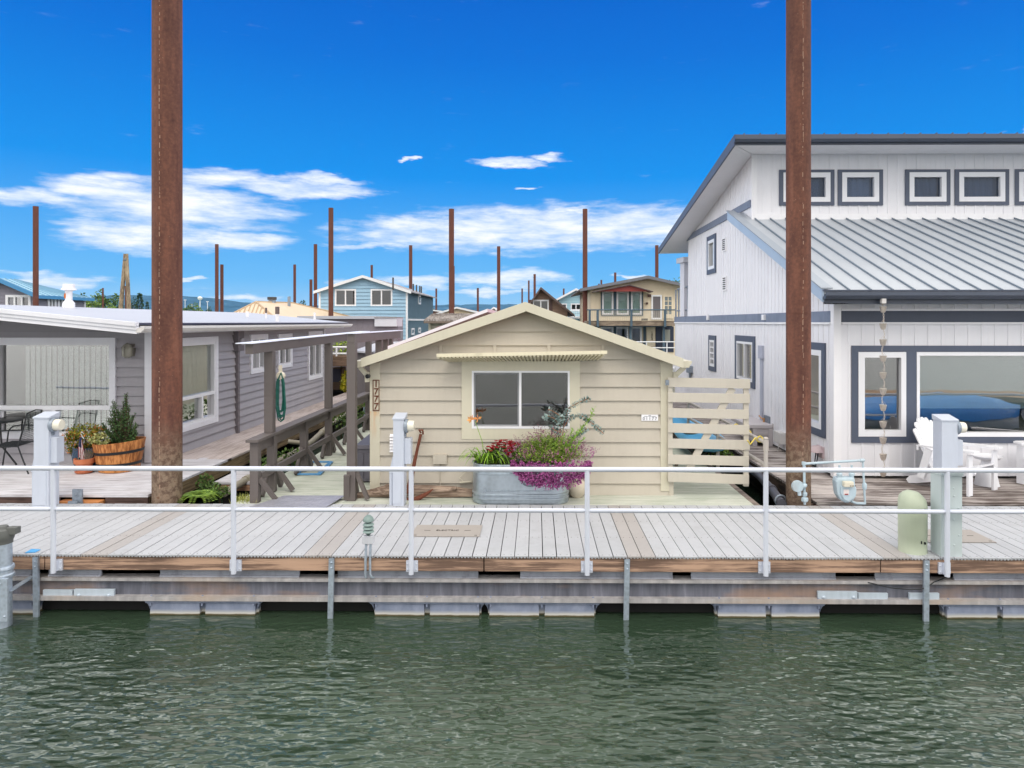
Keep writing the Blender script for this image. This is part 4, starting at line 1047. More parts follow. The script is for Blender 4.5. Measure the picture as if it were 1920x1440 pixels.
s = MB(); s.box(PX(115, 9.1), PX(192, 9.1), YB+.05, YB+.2, GZ-.07, GZ-.25); s.build('bumper_block', wood('orange_block', (206, 140, 86), (160, 104, 66), 'X'), gd_, bevel=.01)
a = P(146, 941, 9.0); s = MB(); s.box(PX(137, 9), PX(155, 9), YB+.012, YB+.04, -.2, PZ(146, 917, 9)); s.box(PX(133, 9), PX(150, 9), YB-.03, YB+.01, .002, PZ(140, 938, 9)); s.sphere(P(143, 927, YB+.01), .016, 8, 5); s.build('hinge_bracket', M_galvd, gd_)
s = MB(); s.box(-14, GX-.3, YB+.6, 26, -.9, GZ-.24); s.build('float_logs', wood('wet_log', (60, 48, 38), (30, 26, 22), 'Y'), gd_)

gh = thing('grey_bungalow', 'low grey lap-sided bungalow with a flat white roof and big white-framed picture windows', 'house', (GX, GYW, GZ))
F, S = Wall('X', GYW, -1), Wall('Y', GX, 1)
zt_w = 2.26
def rz(x): return 2.39+.099*(-5.75-x)             # roof plane height
gw = [PX(-60, GYW), PX(219, GYW), PZ(100, 822, GYW), PZ(100, 633, GYW)]      # outside of casing
cz = .115
fu0, fu1, fz0, fz1 = gw[0]+cz, PX(208.5, GYW), PZ(100, 813.5, GYW), PZ(100, 644, GYW)
RH = .158
s = MB(); F.lap(s, GZ, 2.24, RH, lambda z: GXL, lambda z: GX, [(fu0+.002, fu1-.002, fz0+.002, fz1-.002)], t=.034)
F.poly(s, [(GXL, 2.241), (GX, 2.241), (GX, rz(GX)-.03), (-8.72, rz(-8.72)-.03), (GXL, 2.25)], .004, -.02); s.build('wall', M_greys, gh)
side = []
def sidewin(pa, pb, ta, ba, tb, bb): return (SY(pa, GX), SY(pb, GX), SZ(pb, bb, GX), SZ(pb, tb, GX))
w1 = sidewin(326, 405, 633, 810, 630.5, 790)
w2 = sidewin(467, 499, 626, 704, 626, 696); w3 = sidewin(519, 545, 626, 694, 625, 687); w4 = sidewin(576, 602, 621, 714, 620.5, 707)
c1 = .1; c2 = .075
holes = [(w[0]+c+.003, w[1]-c-.003, w[2]+c+.003, w[3]-c-.003) for w, c in ((w1, c1), (w2, c2), (w3, c2), (w4, c2))]
s = MB(); S.lap(s, GZ, 2.30, RH, lambda z: GYW+.0, lambda z: GYB, holes, t=.036); s.build('wall', M_greys, gh)
s = MB(); s.prism([(GX, GYB, GZ), (GXL, GYB, GZ), (GXL, GYB, 2.45), (-8.6, GYB, 2.62), (GX, GYB, 2.3)], (0, -.03, 0)); s.box(GXL, GXL+.03, GYW, GYB, GZ, 2.4); s.build('wall', M_greys, gh)
MB().box(GXL, GX-.03, GYW+.03, GYB-.04, GZ-.04, GZ-.01).build('floor', paint('dull_floor', (70, 62, 56), .1, .8), gh)
MB().box(GXL+.1, GX-.05, GYW+3.4, GYW+3.44, GZ, 2.2).build('inner_wall', paint('inner_wall', (110, 104, 98), .1, .8), gh)
M_corner = paint('white_board', (228, 229, 236), .04, .5)
s = MB(); s.box(PX(274, GYW), GX+.05, GYW-.05, GYW+.0, GZ+.01, rz(GX)-.04); s.box(GX+.001, GX+.05, GYW+.0, GYW+.11, GZ+.01, 2.3); s.build('corner_board', M_corner, gh, bevel=.002)
s = MB(); s.box(GX+.0, GX+.05, GYB-.1, GYB+.02, GZ+.01, 2.3); s.build('corner_board', M_corner, gh)
# front picture window
zr0, zr1 = PZ(100, 760, GYW), PZ(100, 768, GYW)
u3, u100, u107, u207 = PX(3, GYW), PX(101, GYW), PX(107, GYW), PX(207, GYW)
M_blindg = paint('blind_mint', (236, 243, 238), .03, .6, bmp=0)
blx = PX(40, GYW)
front = window(F, gh, fu0, fu1, fz0, fz1, [(u3, u207-.0, zr1+.0+(zr0-zr1), PZ(100, 647, GYW)), (u3, u100, fz0+.03, zr1), (u107, u207, fz0+.03, zr1), (fu0+.03, u3-.05, fz0+.03, PZ(100, 647, GYW))], M_vinyl, glass('front_glass', (.97, 1.0, .99), 1.4, .30),
       trim=(cz, gw[1]-fu1, fz0-gw[2], gw[3]-fz1), trim_mat=M_corner, blind=[('vertical', blx, fu1-.03, fz0+.02, fz1-.05, .075, .089)], blind_mat=M_blindg,
       sash=[(u3, u100, fz0+.03, zr1, .028)], tp=.05, proud=.04)
# side picture window
wi = (w1[0]+c1, w1[1]-c1, w1[2]+c1, w1[3]-c1); zs_ = wi[2]+.33*(wi[3]-wi[2]); ym = wi[0]+.62*(wi[1]-wi[0])
window(S, gh, *wi, [(wi[0]+.05, wi[1]-.05, zs_+.03, wi[3]-.05), (wi[0]+.05, ym-.03, wi[2]+.05, zs_-.03), (ym+.03, wi[1]-.05, wi[2]+.05, zs_-.03)], M_vinyl, glass('side_glass', (.94, 1.0, .97), 1.4, .30), trim=c1, trim_mat=M_corner,
       blind=[('cloth', wi[0]-.05, wi[1]+.1, zs_-.3, wi[3]+.05, .09, 1)], blind_mat=paint('curtain_mint', (226, 238, 224), .05, .8, bmp=0), tp=.05, proud=.04)
for w in (w2, w3, w4):
    wi = (w[0]+c2, w[1]-c2, w[2]+c2, w[3]-c2)
    window(S, gh, *wi, cells_grid(*wi, .045, 2, 1, .05), M_vinyl, M_glassd, trim=c2, trim_mat=M_corner, blind=[('cloth', wi[0], wi[0]+.45*(wi[1]-wi[0]), wi[2], wi[3], .2, 1)], blind_mat=paint('curtain_grey', (120, 112, 108), .1, .8, bmp=0), tp=.05, proud=.04)
# roof: two shallow planes with overhang and a stepped white front fascia
M_memb = paint('roof_membrane', (178, 181, 190), .035, .55, dirt=.10, dirtcol=(180, 178, 176), scale=.8)
GEX, GEY, GRX = -5.78, 9.80, -8.72; GBY = 20.9
ze, zr_ = rz(GEX), rz(GRX)
s = MB().prism([(GEX, GEY, ze-.02), (GRX, GEY, zr_-.02), (GRX, GEY, zr_), (GEX, GEY, ze)], (0, GBY-GEY, 0))
s.prism([(-14, GEY, rz(GRX)-.52), (-14, GEY, rz(GRX)-.50), (GRX, GEY, zr_), (GRX, GEY, zr_-.02)], (0, GBY-GEY, 0)); s.build('roof', M_memb, gh)
for k, (d0, d1, o) in enumerate(((.0, .055, .03), (.05, .105, .012), (.10, .165, -.005))):   # three stepped boards
    s = MB()
    for (xa, xb, za, zb) in ((GEX+.01, GRX, ze, zr_), (GRX, -14, zr_, zr_-.5)):
        y = GEY-o; s.hexa([(xa, y, za-d1), (xb, y, zb-d1), (xb, GEY+.06, zb-d1), (xa, GEY+.06, za-d1), (xa, y, za-d0+.004), (xb, y, zb-d0+.004), (xb, GEY+.06, zb-d0+.004), (xa, GEY+.06, za-d0+.004)])
    s.build('fascia', M_corner, gh)
s = MB().prism([(GEX-.05, GEY+.07, ze-.14), (GRX, GEY+.07, zr_-.14), (GRX, GEY+.07, zr_-.12), (GEX-.05, GEY+.07, ze-.12)], (0, GBY-GEY-.1, 0)); s.build('soffit', M_greys, gh)
s = MB(); s.box(GEX-.01, GEX+.02, GEY+.06, GBY, ze-.006, ze-.035); s.build('drip_edge', paint('drip_navy', (58, 60, 78), .1, .4), gh)
s = MB(); prof = [(GEX+.0, ze-.145), (GEX+.07, ze-.145), (GEX+.12, ze-.09), (GEX+.12, ze-.05), (GEX+.105, ze-.05), (GEX+.0, ze-.09)]
s.prism([(a, GEY+.0, b) for a, b in prof], (0, GBY-GEY+.1, 0)); s.build('gutter', paint('gutter_cream', (222, 220, 218), .05, .45), gh)
s = MB().box(GEX-.06, GEX+.01, GEY+.1, GBY, ze-.05, ze-.15); s.build('fascia', M_corner, gh)
s = MB().box(GX-.02, GEX-.06, GYW-.2, GBY-.2, ze-.17, ze-.145); s.build('soffit', M_corner, gh)
# roof vents
def on_roof(px, py):   # where the sight line meets the roof plane
    best = None; Y = 10.0
    while Y < 21:
        p = P(px, py, Y)
        if rz(p.x) >= p.z: return p
        Y += .05
    return P(px, py, 20)
M_pipe = paint('vent_white', (222, 222, 226), .06, .5, dirt=.2)
p = on_roof(129, 577); k = p.y/FPX; pz = lambda py: PZ(129, py, p.y)
t = MB().lathe([(18*k*.6, pz(582)), (11*k*.9, pz(568)), (8.5*k, pz(566)), (6*k, pz(563)), (6*k, pz(546)), (10.5*k, pz(544)), (13*k, pz(543.5)), (12*k, pz(541)), (10*k, pz(541)), (10*k, pz(533)), (9*k, pz(532.5)), (.0001, pz(532.4))], (p.x, p.y, 0), 22)
vs = t.build('flue', M_pipe, gh, smooth=True)
MB().sphere((p.x-3.5*k, p.y-5.2*k, pz(555)), (2.2*k, 1.5*k, 5.5*k), 10, 6).build('rust_patch', paint('rust_patch', (196, 106, 40), .3, .9), vs)
for px, y0, y1, w, c in ((464, 594, 584, 5, 0), (499, 597, 577, 3, 1), (520, 603, 575, 6, 1), (590, 600, 586, 3.5, 0)):
    p = on_roof(px, y0); k = p.y/FPX; s = MB()
    s.tube([(p.x, p.y, p.z-.05), (p.x, p.y, PZ(px, (y0+y1)/2 if c else y1, p.y))], w/2*k*1.15, 10); o = s.build('vent_pipe', M_pipe, gh)
    if c: MB().box(p.x-w/2*k, p.x+w/2*k, p.y-w/2*k, p.y+w/2*k, PZ(px, (y0+y1)/2, p.y), PZ(px, y1, p.y)).build('vent_cap', paint('vent_brown', (98, 84, 80), .1, .6), o)
# downspout with hopper, round vent, wall lamp
yd = SY(441, GX); zt, zm, zb = SZ(441, 619, GX), SZ(441, 658, GX), SZ(441, 814, GX)
s = MB().box(GX, GX+.13, yd-.14, yd+.14, zm, zt); s.box(GX+.01, GX+.08, yd-.05, yd+.05, zb, zm); d = s.build('downspout', paint('downspout_grey', (112, 106, 110), .05, .55), gh, bevel=.005)
s = MB().lathe([(.075, 0), (.075, .03), (.0001, .035)], (GX+.13, yd+.02, SZ(449, 640, GX)), 16, axis='X'); s.build('vent_cover', paint('vent_lilac', (170, 166, 172), .05, .5), d)
q = P(245, 657, GYW-.02); s = MB().box(q.x-.085, q.x+.075, GYW-.03, GYW-.005, q.z-.11, q.z+.11); l = s.build('wall_lamp', paint('pewter', (120, 116, 108), .1, .4), gh)
s = MB().lathe([(.03, -.12), (.075, -.09), (.085, .03), (.06, .09), (.02, .12), (.0001, .125)], (q.x, GYW-.11, q.z), 14); s.build('lamp_glass', paint('bulkhead_glass', (150, 148, 136), .1, .2), l, smooth=True)
s = MB()
for a in range(4): 
    t_ = math.pi*.5*a; s.tube([(q.x+.09*math.cos(t_), GYW-.11+.09*math.sin(t_), q.z-.09), (q.x+.095*math.cos(t_), GYW-.11+.095*math.sin(t_), q.z+.05), (q.x, GYW-.11, q.z+.125)], .006, 5)
s.build('lamp_cage', paint('pewter', (120, 116, 108), .1, .4), l)

# ---------------------------------------------------------------- things on the bungalow's deck
def tub_planter(px, foot, w, top, Y): pass
b = G(225, 881, GZ); by = b.y; k = by/FPX; bx = PX(224, by)
M_barrel = wood('barrel_oak', (204, 140, 84), (146, 88, 46), 'Z', rough=.55)
bt = PZ(224, 826, by)
t = thing('half_barrel', 'tilted-rim oak half barrel planter with two black hoops on the deck of the grey bungalow', 'planter', (bx, by, GZ))
s = MB(); n = 40; r0, r1 = 34*k, 44*k
prof = [(r0*.96, GZ+.002), (r0, GZ+.01), (r0+(r1-r0)*.45, GZ+(bt-GZ)*.4), (r1, bt), (r1-.025, bt), (r0, GZ+.1)]
s.lathe(prof, (bx, by, 0), n, wob=lambda t_, z: 1+.006*math.sin(t_*20))
for v in s.v:
    if v.z > GZ+.15: v.z += (v.x-bx)*.08
s.build('staves', M_barrel, t, smooth=True)
for zz in (.22, .62):
    s = MB(); rr = r0+(r1-r0)*(zz*.95+.05); z0 = GZ+(bt-GZ)*zz; s.lathe([(rr+.008, z0), (rr+.016, z0+.042), (rr-.006, z0+.042)], (bx, by, 0), n)
    for v in s.v: v.z += (v.x-bx)*.08*zz
    s.build('hoop', M_black, t, smooth=True)
s = MB().lathe([(.0001, bt-.06), (r1-.03, bt-.06)], (bx, by, 0), n); s.build('soil', paint('potting_soil', (58, 46, 38), .3, .95, bmp=.5), t)
M_yew = foliage('yew_green', (92, 124, 72), (26, 50, 28))
t = thing('yew', 'dark green upright yew with ragged pointed shoots in the oak half barrel', 'shrub', (bx, by, bt))
s = MB(); st = MB(); c0 = Vector((PX(232, by), by, bt-.05))
for (px, py) in ((236, 732), (234, 745), (228, 762), (243, 758), (214, 748), (222, 765), (208, 762), (250, 772), (254, 790), (205, 782), (215, 790), (245, 800), (192, 792), (200, 805), (256, 806), (230, 775), (238, 790), (222, 800), (248, 815), (210, 812)):
    for r_ in range(3):
        tip = P(px+rng.uniform(-4, 4), py+rng.uniform(0, 9), by+rng.uniform(-.16, .16)); mid = c0.lerp(tip, .5)+Vector((rng.uniform(-.03, .03)+(tip.x-c0.x)*.18, 0, -.03))
        st.tube([c0, mid, tip], [.008, .006, .003], 5)
        spray(s, c0.lerp(mid, .35), mid, 34, .06, .014); spray(s, mid, tip, 60, .06, .015)
s.build('foliage', M_yew, t, fixn=False); st.build('stems', paint('bark', (78, 62, 48), .2, .9), t)
s = MB(); leaf_cloud(s, (PX(193, by), by-.1, bt+.03), (.17, .12, .09), 260, .045, .026)
tag(s.build('sedum', foliage('sedum_yellow', (206, 204, 140), (140, 150, 84)), fixn=False), 'low pale yellow-green sedum at the left edge of the oak half barrel', 'plant')
# blue pot with shrub
qx, qy = PX(160, by-.05), by-.02; r = 24*k
t = thing('blue_pot', 'dark blue glazed round pot behind the terracotta pot on the bungalow deck', 'plant pot', (qx, qy, GZ))
s = MB().lathe([(r*.6, GZ+.002), (r*.9, GZ+.12), (r, GZ+.24), (r*.93, GZ+.34), (r*.96, GZ+.37), (r*.86, GZ+.37), (r*.8, GZ+.30)], (qx, qy, 0), 28); s.build('glazed_body', paint('blue_glaze', (38, 64, 88), .12, .18, spec=.6), t, smooth=True)
MB().lathe([(.0001, GZ+.32), (r*.84, GZ+.32)], (qx, qy, 0), 28).build('soil', paint('potting_soil', (58, 46, 38), .3, .95, bmp=.5), t)
t = thing('barberry', 'bushy green shrub with orange-brown young leaves growing in the blue pot', 'shrub', (qx, qy, GZ+.32))
M_barb = foliage('barberry', (150, 150, 52), (52, 76, 28)); M_barbo = foliage('barberry_orange', (190, 116, 50), (130, 90, 40))
s, s2, st = MB(), MB(), MB()
for (px, py, rx, rz_) in ((158, 820, 24, 20), (140, 832, 16, 16), (178, 826, 20, 20), (160, 806, 26, 12), (185, 812, 14, 12), (136, 818, 12, 8), (172, 842, 22, 10), (145, 845, 16, 8)):
    c = P(px, py, qy+rng.uniform(-.08, .08)); leaf_cloud(s, c, (rx*k, rx*k, rz_*k), 330, .038, .02); leaf_cloud(s2, c+Vector((0, -.04, .02)), (rx*k, rx*k, rz_*k), 60, .038, .02, inner=.8)
    st.tube([(qx, qy, GZ+.3), c], .006, 5)
s.build('foliage', M_barb, t, fixn=False); s2.build('young_leaves', M_barbo, t, fixn=False); st.build('stems', paint('bark', (78, 62, 48), .2, .9), t)
# terracotta pot with flag
pb = G(158, 884, GZ); ty_ = pb.y-.1; tx_ = PX(158, ty_); r = 17.5*ty_/FPX; zt = PZ(158, 859, ty_)
M_terra = paint('terracotta', (190, 112, 76), .12, .8, dirt=.2, dirtcol=(200, 170, 150))
t = thing('terracotta_pot', 'small terracotta pot in front of the blue glazed pot', 'plant pot', (tx_, ty_, GZ))
s = MB().lathe([(r*.62, GZ+.012), (r*.84, zt-.07), (r*.99, zt-.07), (r, zt), (r*.88, zt), (r*.8, zt-.05), (.0001, zt-.04)], (tx_, ty_, 0), 26); s.build('pot_body', M_terra, t, smooth=True)
MB().lathe([(r*.7, GZ+.001), (r*.92, GZ+.03), (r*.86, GZ+.03), (.0001, GZ+.013)], (tx_, ty_, 0), 26).build('saucer', M_terra, t, smooth=True)
s = MB()
for _ in range(46):
    a = rng.uniform(0, 6.28); q = Vector((tx_+.05+rng.uniform(-.08, .06), ty_+rng.uniform(-.05, .05), zt-.03)); s.tube([q, q+Vector((rng.uniform(-.06, .06), rng.uniform(-.05, .05), rng.uniform(.08, .19)))], [.003, .0015], 4)
tag(s.build('dry_twigs', paint('twig_grey', (136, 124, 112), .2, .9)), 'tuft of dry grey twigs sprouting from the terracotta pot', 'dead plant')
# flag furled on its stick: stripes and canton as real bands of cloth
fl = thing('small_flag', 'little stars and stripes flag on a stick, drooping in the terracotta pot', 'flag', (tx_, ty_, zt-.03))
zf = lambda py: PZ(152, py, ty_); xf = lambda px: PX(px, ty_-.03)
MB().tube([(xf(146), ty_-.03, zt-.05), (xf(151), ty_-.03, zf(812))], .0035, 6).build('stick', paint('flag_stick', (206, 186, 150), .1, .6), fl)
MB().sphere((xf(151), ty_-.03, zf(811)), .008, 8, 5).build('finial', paint('gold', (206, 160, 70), .05, .3), fl)
def cloth(u, v_):  # u along the stick (0 top), v across
    x = xf(151)-u*(xf(151)-xf(147))+v_*(.03+.075*u); z = zf(816)-(zf(816)-zf(856))*u-v_*.09
    return Vector((x, ty_-.035-.018*math.sin(v_*9+u*3), z))
can, red, wht = MB(), MB(), MB()
for i in range(13):
    a, b_ = i/13, (i+1)/13
    for j in range(6):
        c, d = j/6, (j+1)/6; q = [cloth(a*0+c*1, 0)]
        pts = [cloth(c, a), cloth(d, a), cloth(d, b_), cloth(c, b_)]
        (can if c < .45 and a < .54 else red if i % 2 == 0 else wht).poly(pts)
can.build('canton', paint('flag_blue', (50, 60, 96), .05, .7, bmp=0), fl, fixn=False); red.build('red_stripes', paint('flag_red', (150, 60, 70), .05, .7, bmp=0), fl, fixn=False); wht.build('white_stripes', paint('flag_white', (226, 222, 222), .04, .7, bmp=0), fl, fixn=False)
# wrought iron chair and table at the left edge
def iron_chair(label, loc, rz_):
    t = thing('iron_chair', label, 'chair')
    s = MB()
    for sy_ in (-1, 1):
        s.tube([(.28, .27*sy_, 0), (.25, .26*sy_, .2), (.2, .24*sy_, .40), (.12, .24*sy_, .43), (-.2, .22*sy_, .42)], .011, 7)
        s.tube([(-.36, .25*sy_, 0), (-.26, .23*sy_, .25), (-.2, .22*sy_, .42), (-.32, .21*sy_, .92)], .011, 7)
        s.tube([(.2, .25*sy_, .42), (.2, .29*sy_, .60), (.14, .30*sy_, .66), (0, .29*sy_, .68), (-.26, .24*sy_, .67)], .011, 7)
        s.tube([(.30, .27*sy_-.03, .004), (.26, .27*sy_+.03, .004)], .012, 6)
    s.tube([(.2, -.24, .4), (.2, .24, .4)], .01, 6); s.tube([(-.32, -.21, .92), (-.335, 0, .95), (-.32, .21, .92)], .011, 7); s.build('frame', M_black, t, smooth=True)
    s = MB()
    for i in range(16): s.tube([(.2-.4*i/15, -.23, .425-.02*math.sin(3.1*i/15)), (.2-.4*i/15, .23, .425-.02*math.sin(3.1*i/15))], .003, 4)
    for i in range(16): s.tube([(.2, -.23+.46*i/15, .425), (-.2, -.22+.44*i/15, .42)], .003, 4)
    s.build('seat_mesh', M_black, t)
    s = MB()
    for i in range(16): s.tube([(-.2-.12*i/15, -.215, .44+.47*i/15), (-.2-.12*i/15, .215, .44+.47*i/15)], .003, 4)
    for i in range(15): s.tube([(-.2, -.21+.42*i/14, .44), (-.32, -.2+.4*i/14, .91)], .003, 4)
    s.build('back_mesh', M_black, t)
    return move_tree(t, loc, rz_)
cp = G(30, 880, GZ)
iron_chair('black wrought iron armchair with mesh seat on the bungalow deck at the left edge', (PX(36, cp.y), cp.y-.15, GZ), R(190))
tp = P(-8, 788, 10.9)
t = thing('iron_table', 'round black wrought iron table cut by the left edge, beside the iron armchair', 'table', (tp.x, tp.y, GZ))
MB().lathe([(.0001, tp.z-.02), (.36, tp.z-.02), (.38, tp.z-.008), (.36, tp.z+.006), (.0001, tp.z+.006)], (tp.x, tp.y, 0), 36).build('top', M_black, t, smooth=True)
for k_ in range(3):
    a = 2.1*k_+.4; MB().tube([(tp.x+.05*math.cos(a), tp.y+.05*math.sin(a), tp.z-.02), (tp.x+.08*math.cos(a), tp.y+.08*math.sin(a), .4), (tp.x+.28*math.cos(a), tp.y+.28*math.sin(a), GZ)], .014, 7).build('leg', M_black, t, smooth=True)

# ---------------------------------------------------------------- in the gap between bungalow deck and walkway
sp0, sp1 = G(400, 904, 0), G(467, 904, 0); sb = G(430, 883, 0)
t = thing('step_float', 'low plank platform floating in the gap between the bungalow deck and the handrail', 'platform', (sp0.x+.3, sp0.y+.3, WATER_Z))
s = MB(); y = sp0.y
while y < sb.y+.3: s.box(sp0.x, sp1.x+.12, y+.003, y+.137, -.035, 0); y += .14
s.build('planking', M_greydeck, t); s = MB().box(sp0.x+.02, sp1.x+.1, sp0.y+.01, sp0.y+.05, -.04, -.13); s.build('rim', wood('rim_brown', (176, 138, 112), (120, 92, 74), 'X'), t)
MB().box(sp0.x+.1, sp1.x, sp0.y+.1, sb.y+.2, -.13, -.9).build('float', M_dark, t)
s = MB(); pa, pb_ = P(395, 935, 9.35), P(735, 735, 17.5)
pts = [P(420, 925, 9.6), P(500, 877, 11), P(560, 845, 12.6), P(585, 828, 13.5), P(620, 795, 15.5), P(660, 770, 18)]
s.tube(pts, .055, 12)
for a, b_ in zip(pts[:-1], pts[1:]): m_ = a.lerp(b_, .5); d = (b_-a).normalized()*.05; s.tube([m_-d, m_+d], .068, 12)
s.tube([P(540, 828, 13.2), P(582, 832, 13.3), P(578, 850, 13.1)], .045, 10)
tag(s.build('drain_pipe', paint('pipe_beige', (150, 144, 128), .12, .6, dirt=.4), smooth=True), 'long beige plastic drain pipe sloping through the dark gap behind the handrail', 'pipe')
def fern(label, px, py, Y, n=13, L=.34, mat=None, name='fern'):
    t = thing(name, label, 'fern', P(px, py, Y)); c = P(px, py, Y); s = MB()
    for i in range(n):
        a = 6.28*i/n+rng.uniform(-.2, .2); d = Vector((math.cos(a), math.sin(a), 0)); prev = c
        for j in range(1, 15):
            u = j/14; p = c+d*L*u*.8+Vector((0, 0, L*(.75*u-.75*u*u)+.02)); w_ = Vector((-d.y, d.x, .05)); ll = .13*L/.42*math.sin(min(1, u*1.15+.12)*2.6)
            s.leaf(p, w_+d*.35, (0, 0, 1), ll, .03); s.leaf(p, -w_+d*.35, (0, 0, 1), ll, .03)
    s.build('fronds', mat or foliage('fern_green', (150, 180, 74), (74, 110, 40)), t, fixn=False); return t
fern('bright green fern growing in the gap right of the thickest rusty pile', 375, 936, 9.35)
def clump(name, label, cat, cs, mat, L, W, n):
    c0 = P(*cs[0][:3]); s = MB()
    for (px, py, Y, rx, rz_) in cs: leaf_cloud(s, P(px, py, Y), (rx, rx, rz_), n, L, W)
    st = MB()
    for (px, py, Y, rx, rz_) in cs: st.tube([Vector((P(px, py, Y).x, Y, WATER_Z+.1)), P(px, py, Y)], .012, 5)
    t = thing(name, label, cat, (c0.x, c0.y, WATER_Z)); s.build('foliage', mat, t, fixn=False); st.build('stems', paint('bark', (78, 62, 48), .2, .9), t); return t
clump('weed_clump', 'dark leafy weeds in the shade under the edge of the bungalow deck, beside the fern', 'plant', [(392, 915, 9.9, .14, .12), (412, 922, 9.5, .12, .08), (385, 905, 10.2, .12, .12)], M_leafd, .05, .03, 160)
s = MB(); gc = P(462, 940, 9.2)
for _ in range(130):
    b_ = Vector((gc.x+rng.uniform(-.14, .13), gc.y+rng.uniform(-.08, .1), WATER_Z+.45)); s.leaf(b_, (rng.uniform(-.4, .4), rng.uniform(-.4, .3), 1), (0, 1, 0), rng.uniform(.15, .30), .012)
    if rng.random() < .5: leaf_cloud(s, b_+Vector((0, 0, .2)), (.05, .05, .04), 3, .035, .012)
tag(s.build('grass_tuft', foliage('tuft_yellow', (186, 184, 108), (110, 124, 56)), fixn=False), 'yellow-green tuft of weeds left of the first handrail post, beside the dock', 'weed')
clump('ivy', 'dark ivy-like greenery in the gap behind the middle of the handrail', 'plant', [(490, 872, 11, .2, .14), (520, 865, 11.6, .22, .14), (545, 855, 12, .18, .12)], M_leafd, .06, .04, 150)
clump('fern_bush', 'dark ferny bush in the gap beyond the drain pipe, behind the handrail end', 'plant', [(640, 790, 15, .3, .2), (662, 778, 16, .35, .25), (680, 770, 17, .3, .25)], M_leafd, .09, .04, 170)
# far end of the walkway: potted shrubs, cabinet
GZ2 = GZ
def pot(name, label, cat, px, foot, w, top, mat, z=GZ):
    g = G(px, foot, z); y = g.y+w/2*g.y/FPX; r = w/2*y/FPX; zt = PZ(px, top, y)
    t = thing(name, label, cat, (PX(px, y), y, z)); s = MB().lathe([(r*.72, z), (r*.95, zt-.03), (r, zt-.03), (r, zt), (r*.9, zt), (r*.86, zt-.04), (.0001, zt-.04)], (PX(px, y), y, 0), 22); s.build('pot_body', mat, t, smooth=True); return t, Vector((PX(px, y), y, zt)), y/FPX
t, c, k = pot('clay_pot', 'orange clay pot with a golden shrub at the far end of the bungalow side deck', 'plant pot', 670, 737, 12, 719, M_terra)
s = MB(); M_gold = foliage('golden_leaf', (222, 208, 60), (150, 156, 46))
for (px, py, rx, rz_) in ((650, 712, 9, 14), (647, 725, 8, 7), (668, 706, 12, 12), (682, 704, 12, 12), (676, 716, 12, 8), (660, 696, 10, 8)): leaf_cloud(s, P(px, py, c.y), (rx*k, rx*k, rz_*k), 110, .12, .07)
t2 = thing('golden_shrub', 'golden yellow leafy shrub growing in the orange clay pot', 'shrub', c); s.build('foliage', M_gold, t2, fixn=False); st = MB()
for px, py in ((650, 712), (668, 706), (682, 704)): st.tube([c-Vector((0, 0, .05)), P(px, py, c.y)], .012, 5)
st.build('stems', paint('bark', (78, 62, 48), .2, .9), t2)
t, c, k = pot('white_pot', 'white tapered pot with green shrub beside the orange clay pot', 'plant pot', 683, 729, 15, 718, M_white)
s = MB()
for (px, py, rx, rz_) in ((686, 708, 8, 9), (680, 700, 8, 8), (690, 700, 6, 10)): leaf_cloud(s, P(px, py, c.y+.1), (rx*k, rx*k, rz_*k), 120, .1, .05)
tag(s.build('green_shrub', foliage('lime_leaf', (168, 186, 76), (92, 124, 44)), fixn=False), 'light green shrub growing in the white tapered pot', 'shrub')
g = G(631, 734, GZ); y = g.y; t = thing('wicker_cabinet', 'dark wicker cabinet standing at the far end of the bungalow side deck', 'cabinet', (PX(631, y), y, GZ))
x0, x1 = PX(620, y), PX(641, y); M_wick = paint('wicker_dark', (74, 66, 66), .2, .7)
s = MB().box(x0, x1, y, y+.5, GZ+.05, PZ(631, 690, y)); s.build('carcass', paint('cabinet_brown', (104, 84, 70), .15, .7), t, bevel=.01)
s = MB().box(x0+.05, x1-.04, y-.02, y-.001, PZ(631, 716, y), PZ(631, 692, y)); s.build('door', paint('wicker_blue', (70, 70, 86), .2, .7), t); s = MB().box(x0+.05, x1-.04, y-.02, y-.001, PZ(631, 729, y), PZ(631, 718, y)); s.build('drawer', paint('cabinet_brown', (104, 84, 70), .15, .7), t)
# ================================================================ white two-level house at the right
WZ = 0.0
YW = G(1620, 897, WZ).y; XW = PX(1565, YW); XE = 15.0
M_wsid = paint('white_siding', (232, 232, 237), .03, .5, bmp=.05, island=.02, dirt=.05, dirtcol=(180, 178, 172))
M_navy = paint('slate_blue_trim', (84, 92, 110), .06, .5, bmp=.05)
M_navyd = paint('slate_gutter', (72, 80, 96), .06, .35, spec=.5)
M_band = paint('weathered_blue_band', (122, 132, 152), .16, .6, dirt=.35, dirtcol=(80, 88, 104))
M_bandd = paint('dark_band', (78, 84, 98), .05, .6)
M_metalroof = paint('seam_roof_grey', (162, 168, 176), .05, .38, spec=.5, bmp=.03)
M_seam = paint('seam_blue', (108, 120, 134), .06, .4)
M_soff = paint('soffit_white', (226, 226, 230), .03, .6)
wh = thing('white_house', 'white two-level house with slate blue window trim and a grey standing seam porch roof', 'house', (XW, YW, WZ))
F = Wall('X', YW, -1); S = Wall('Y', XW, -1)
Ye = YW-.44; XR = PX(1545, Ye)
zet, zeb = PZ(1546, 546, Ye), PZ(1546, 570, Ye)
YC = SY(1411, XW); zct = PZ(1411, 400, YC)
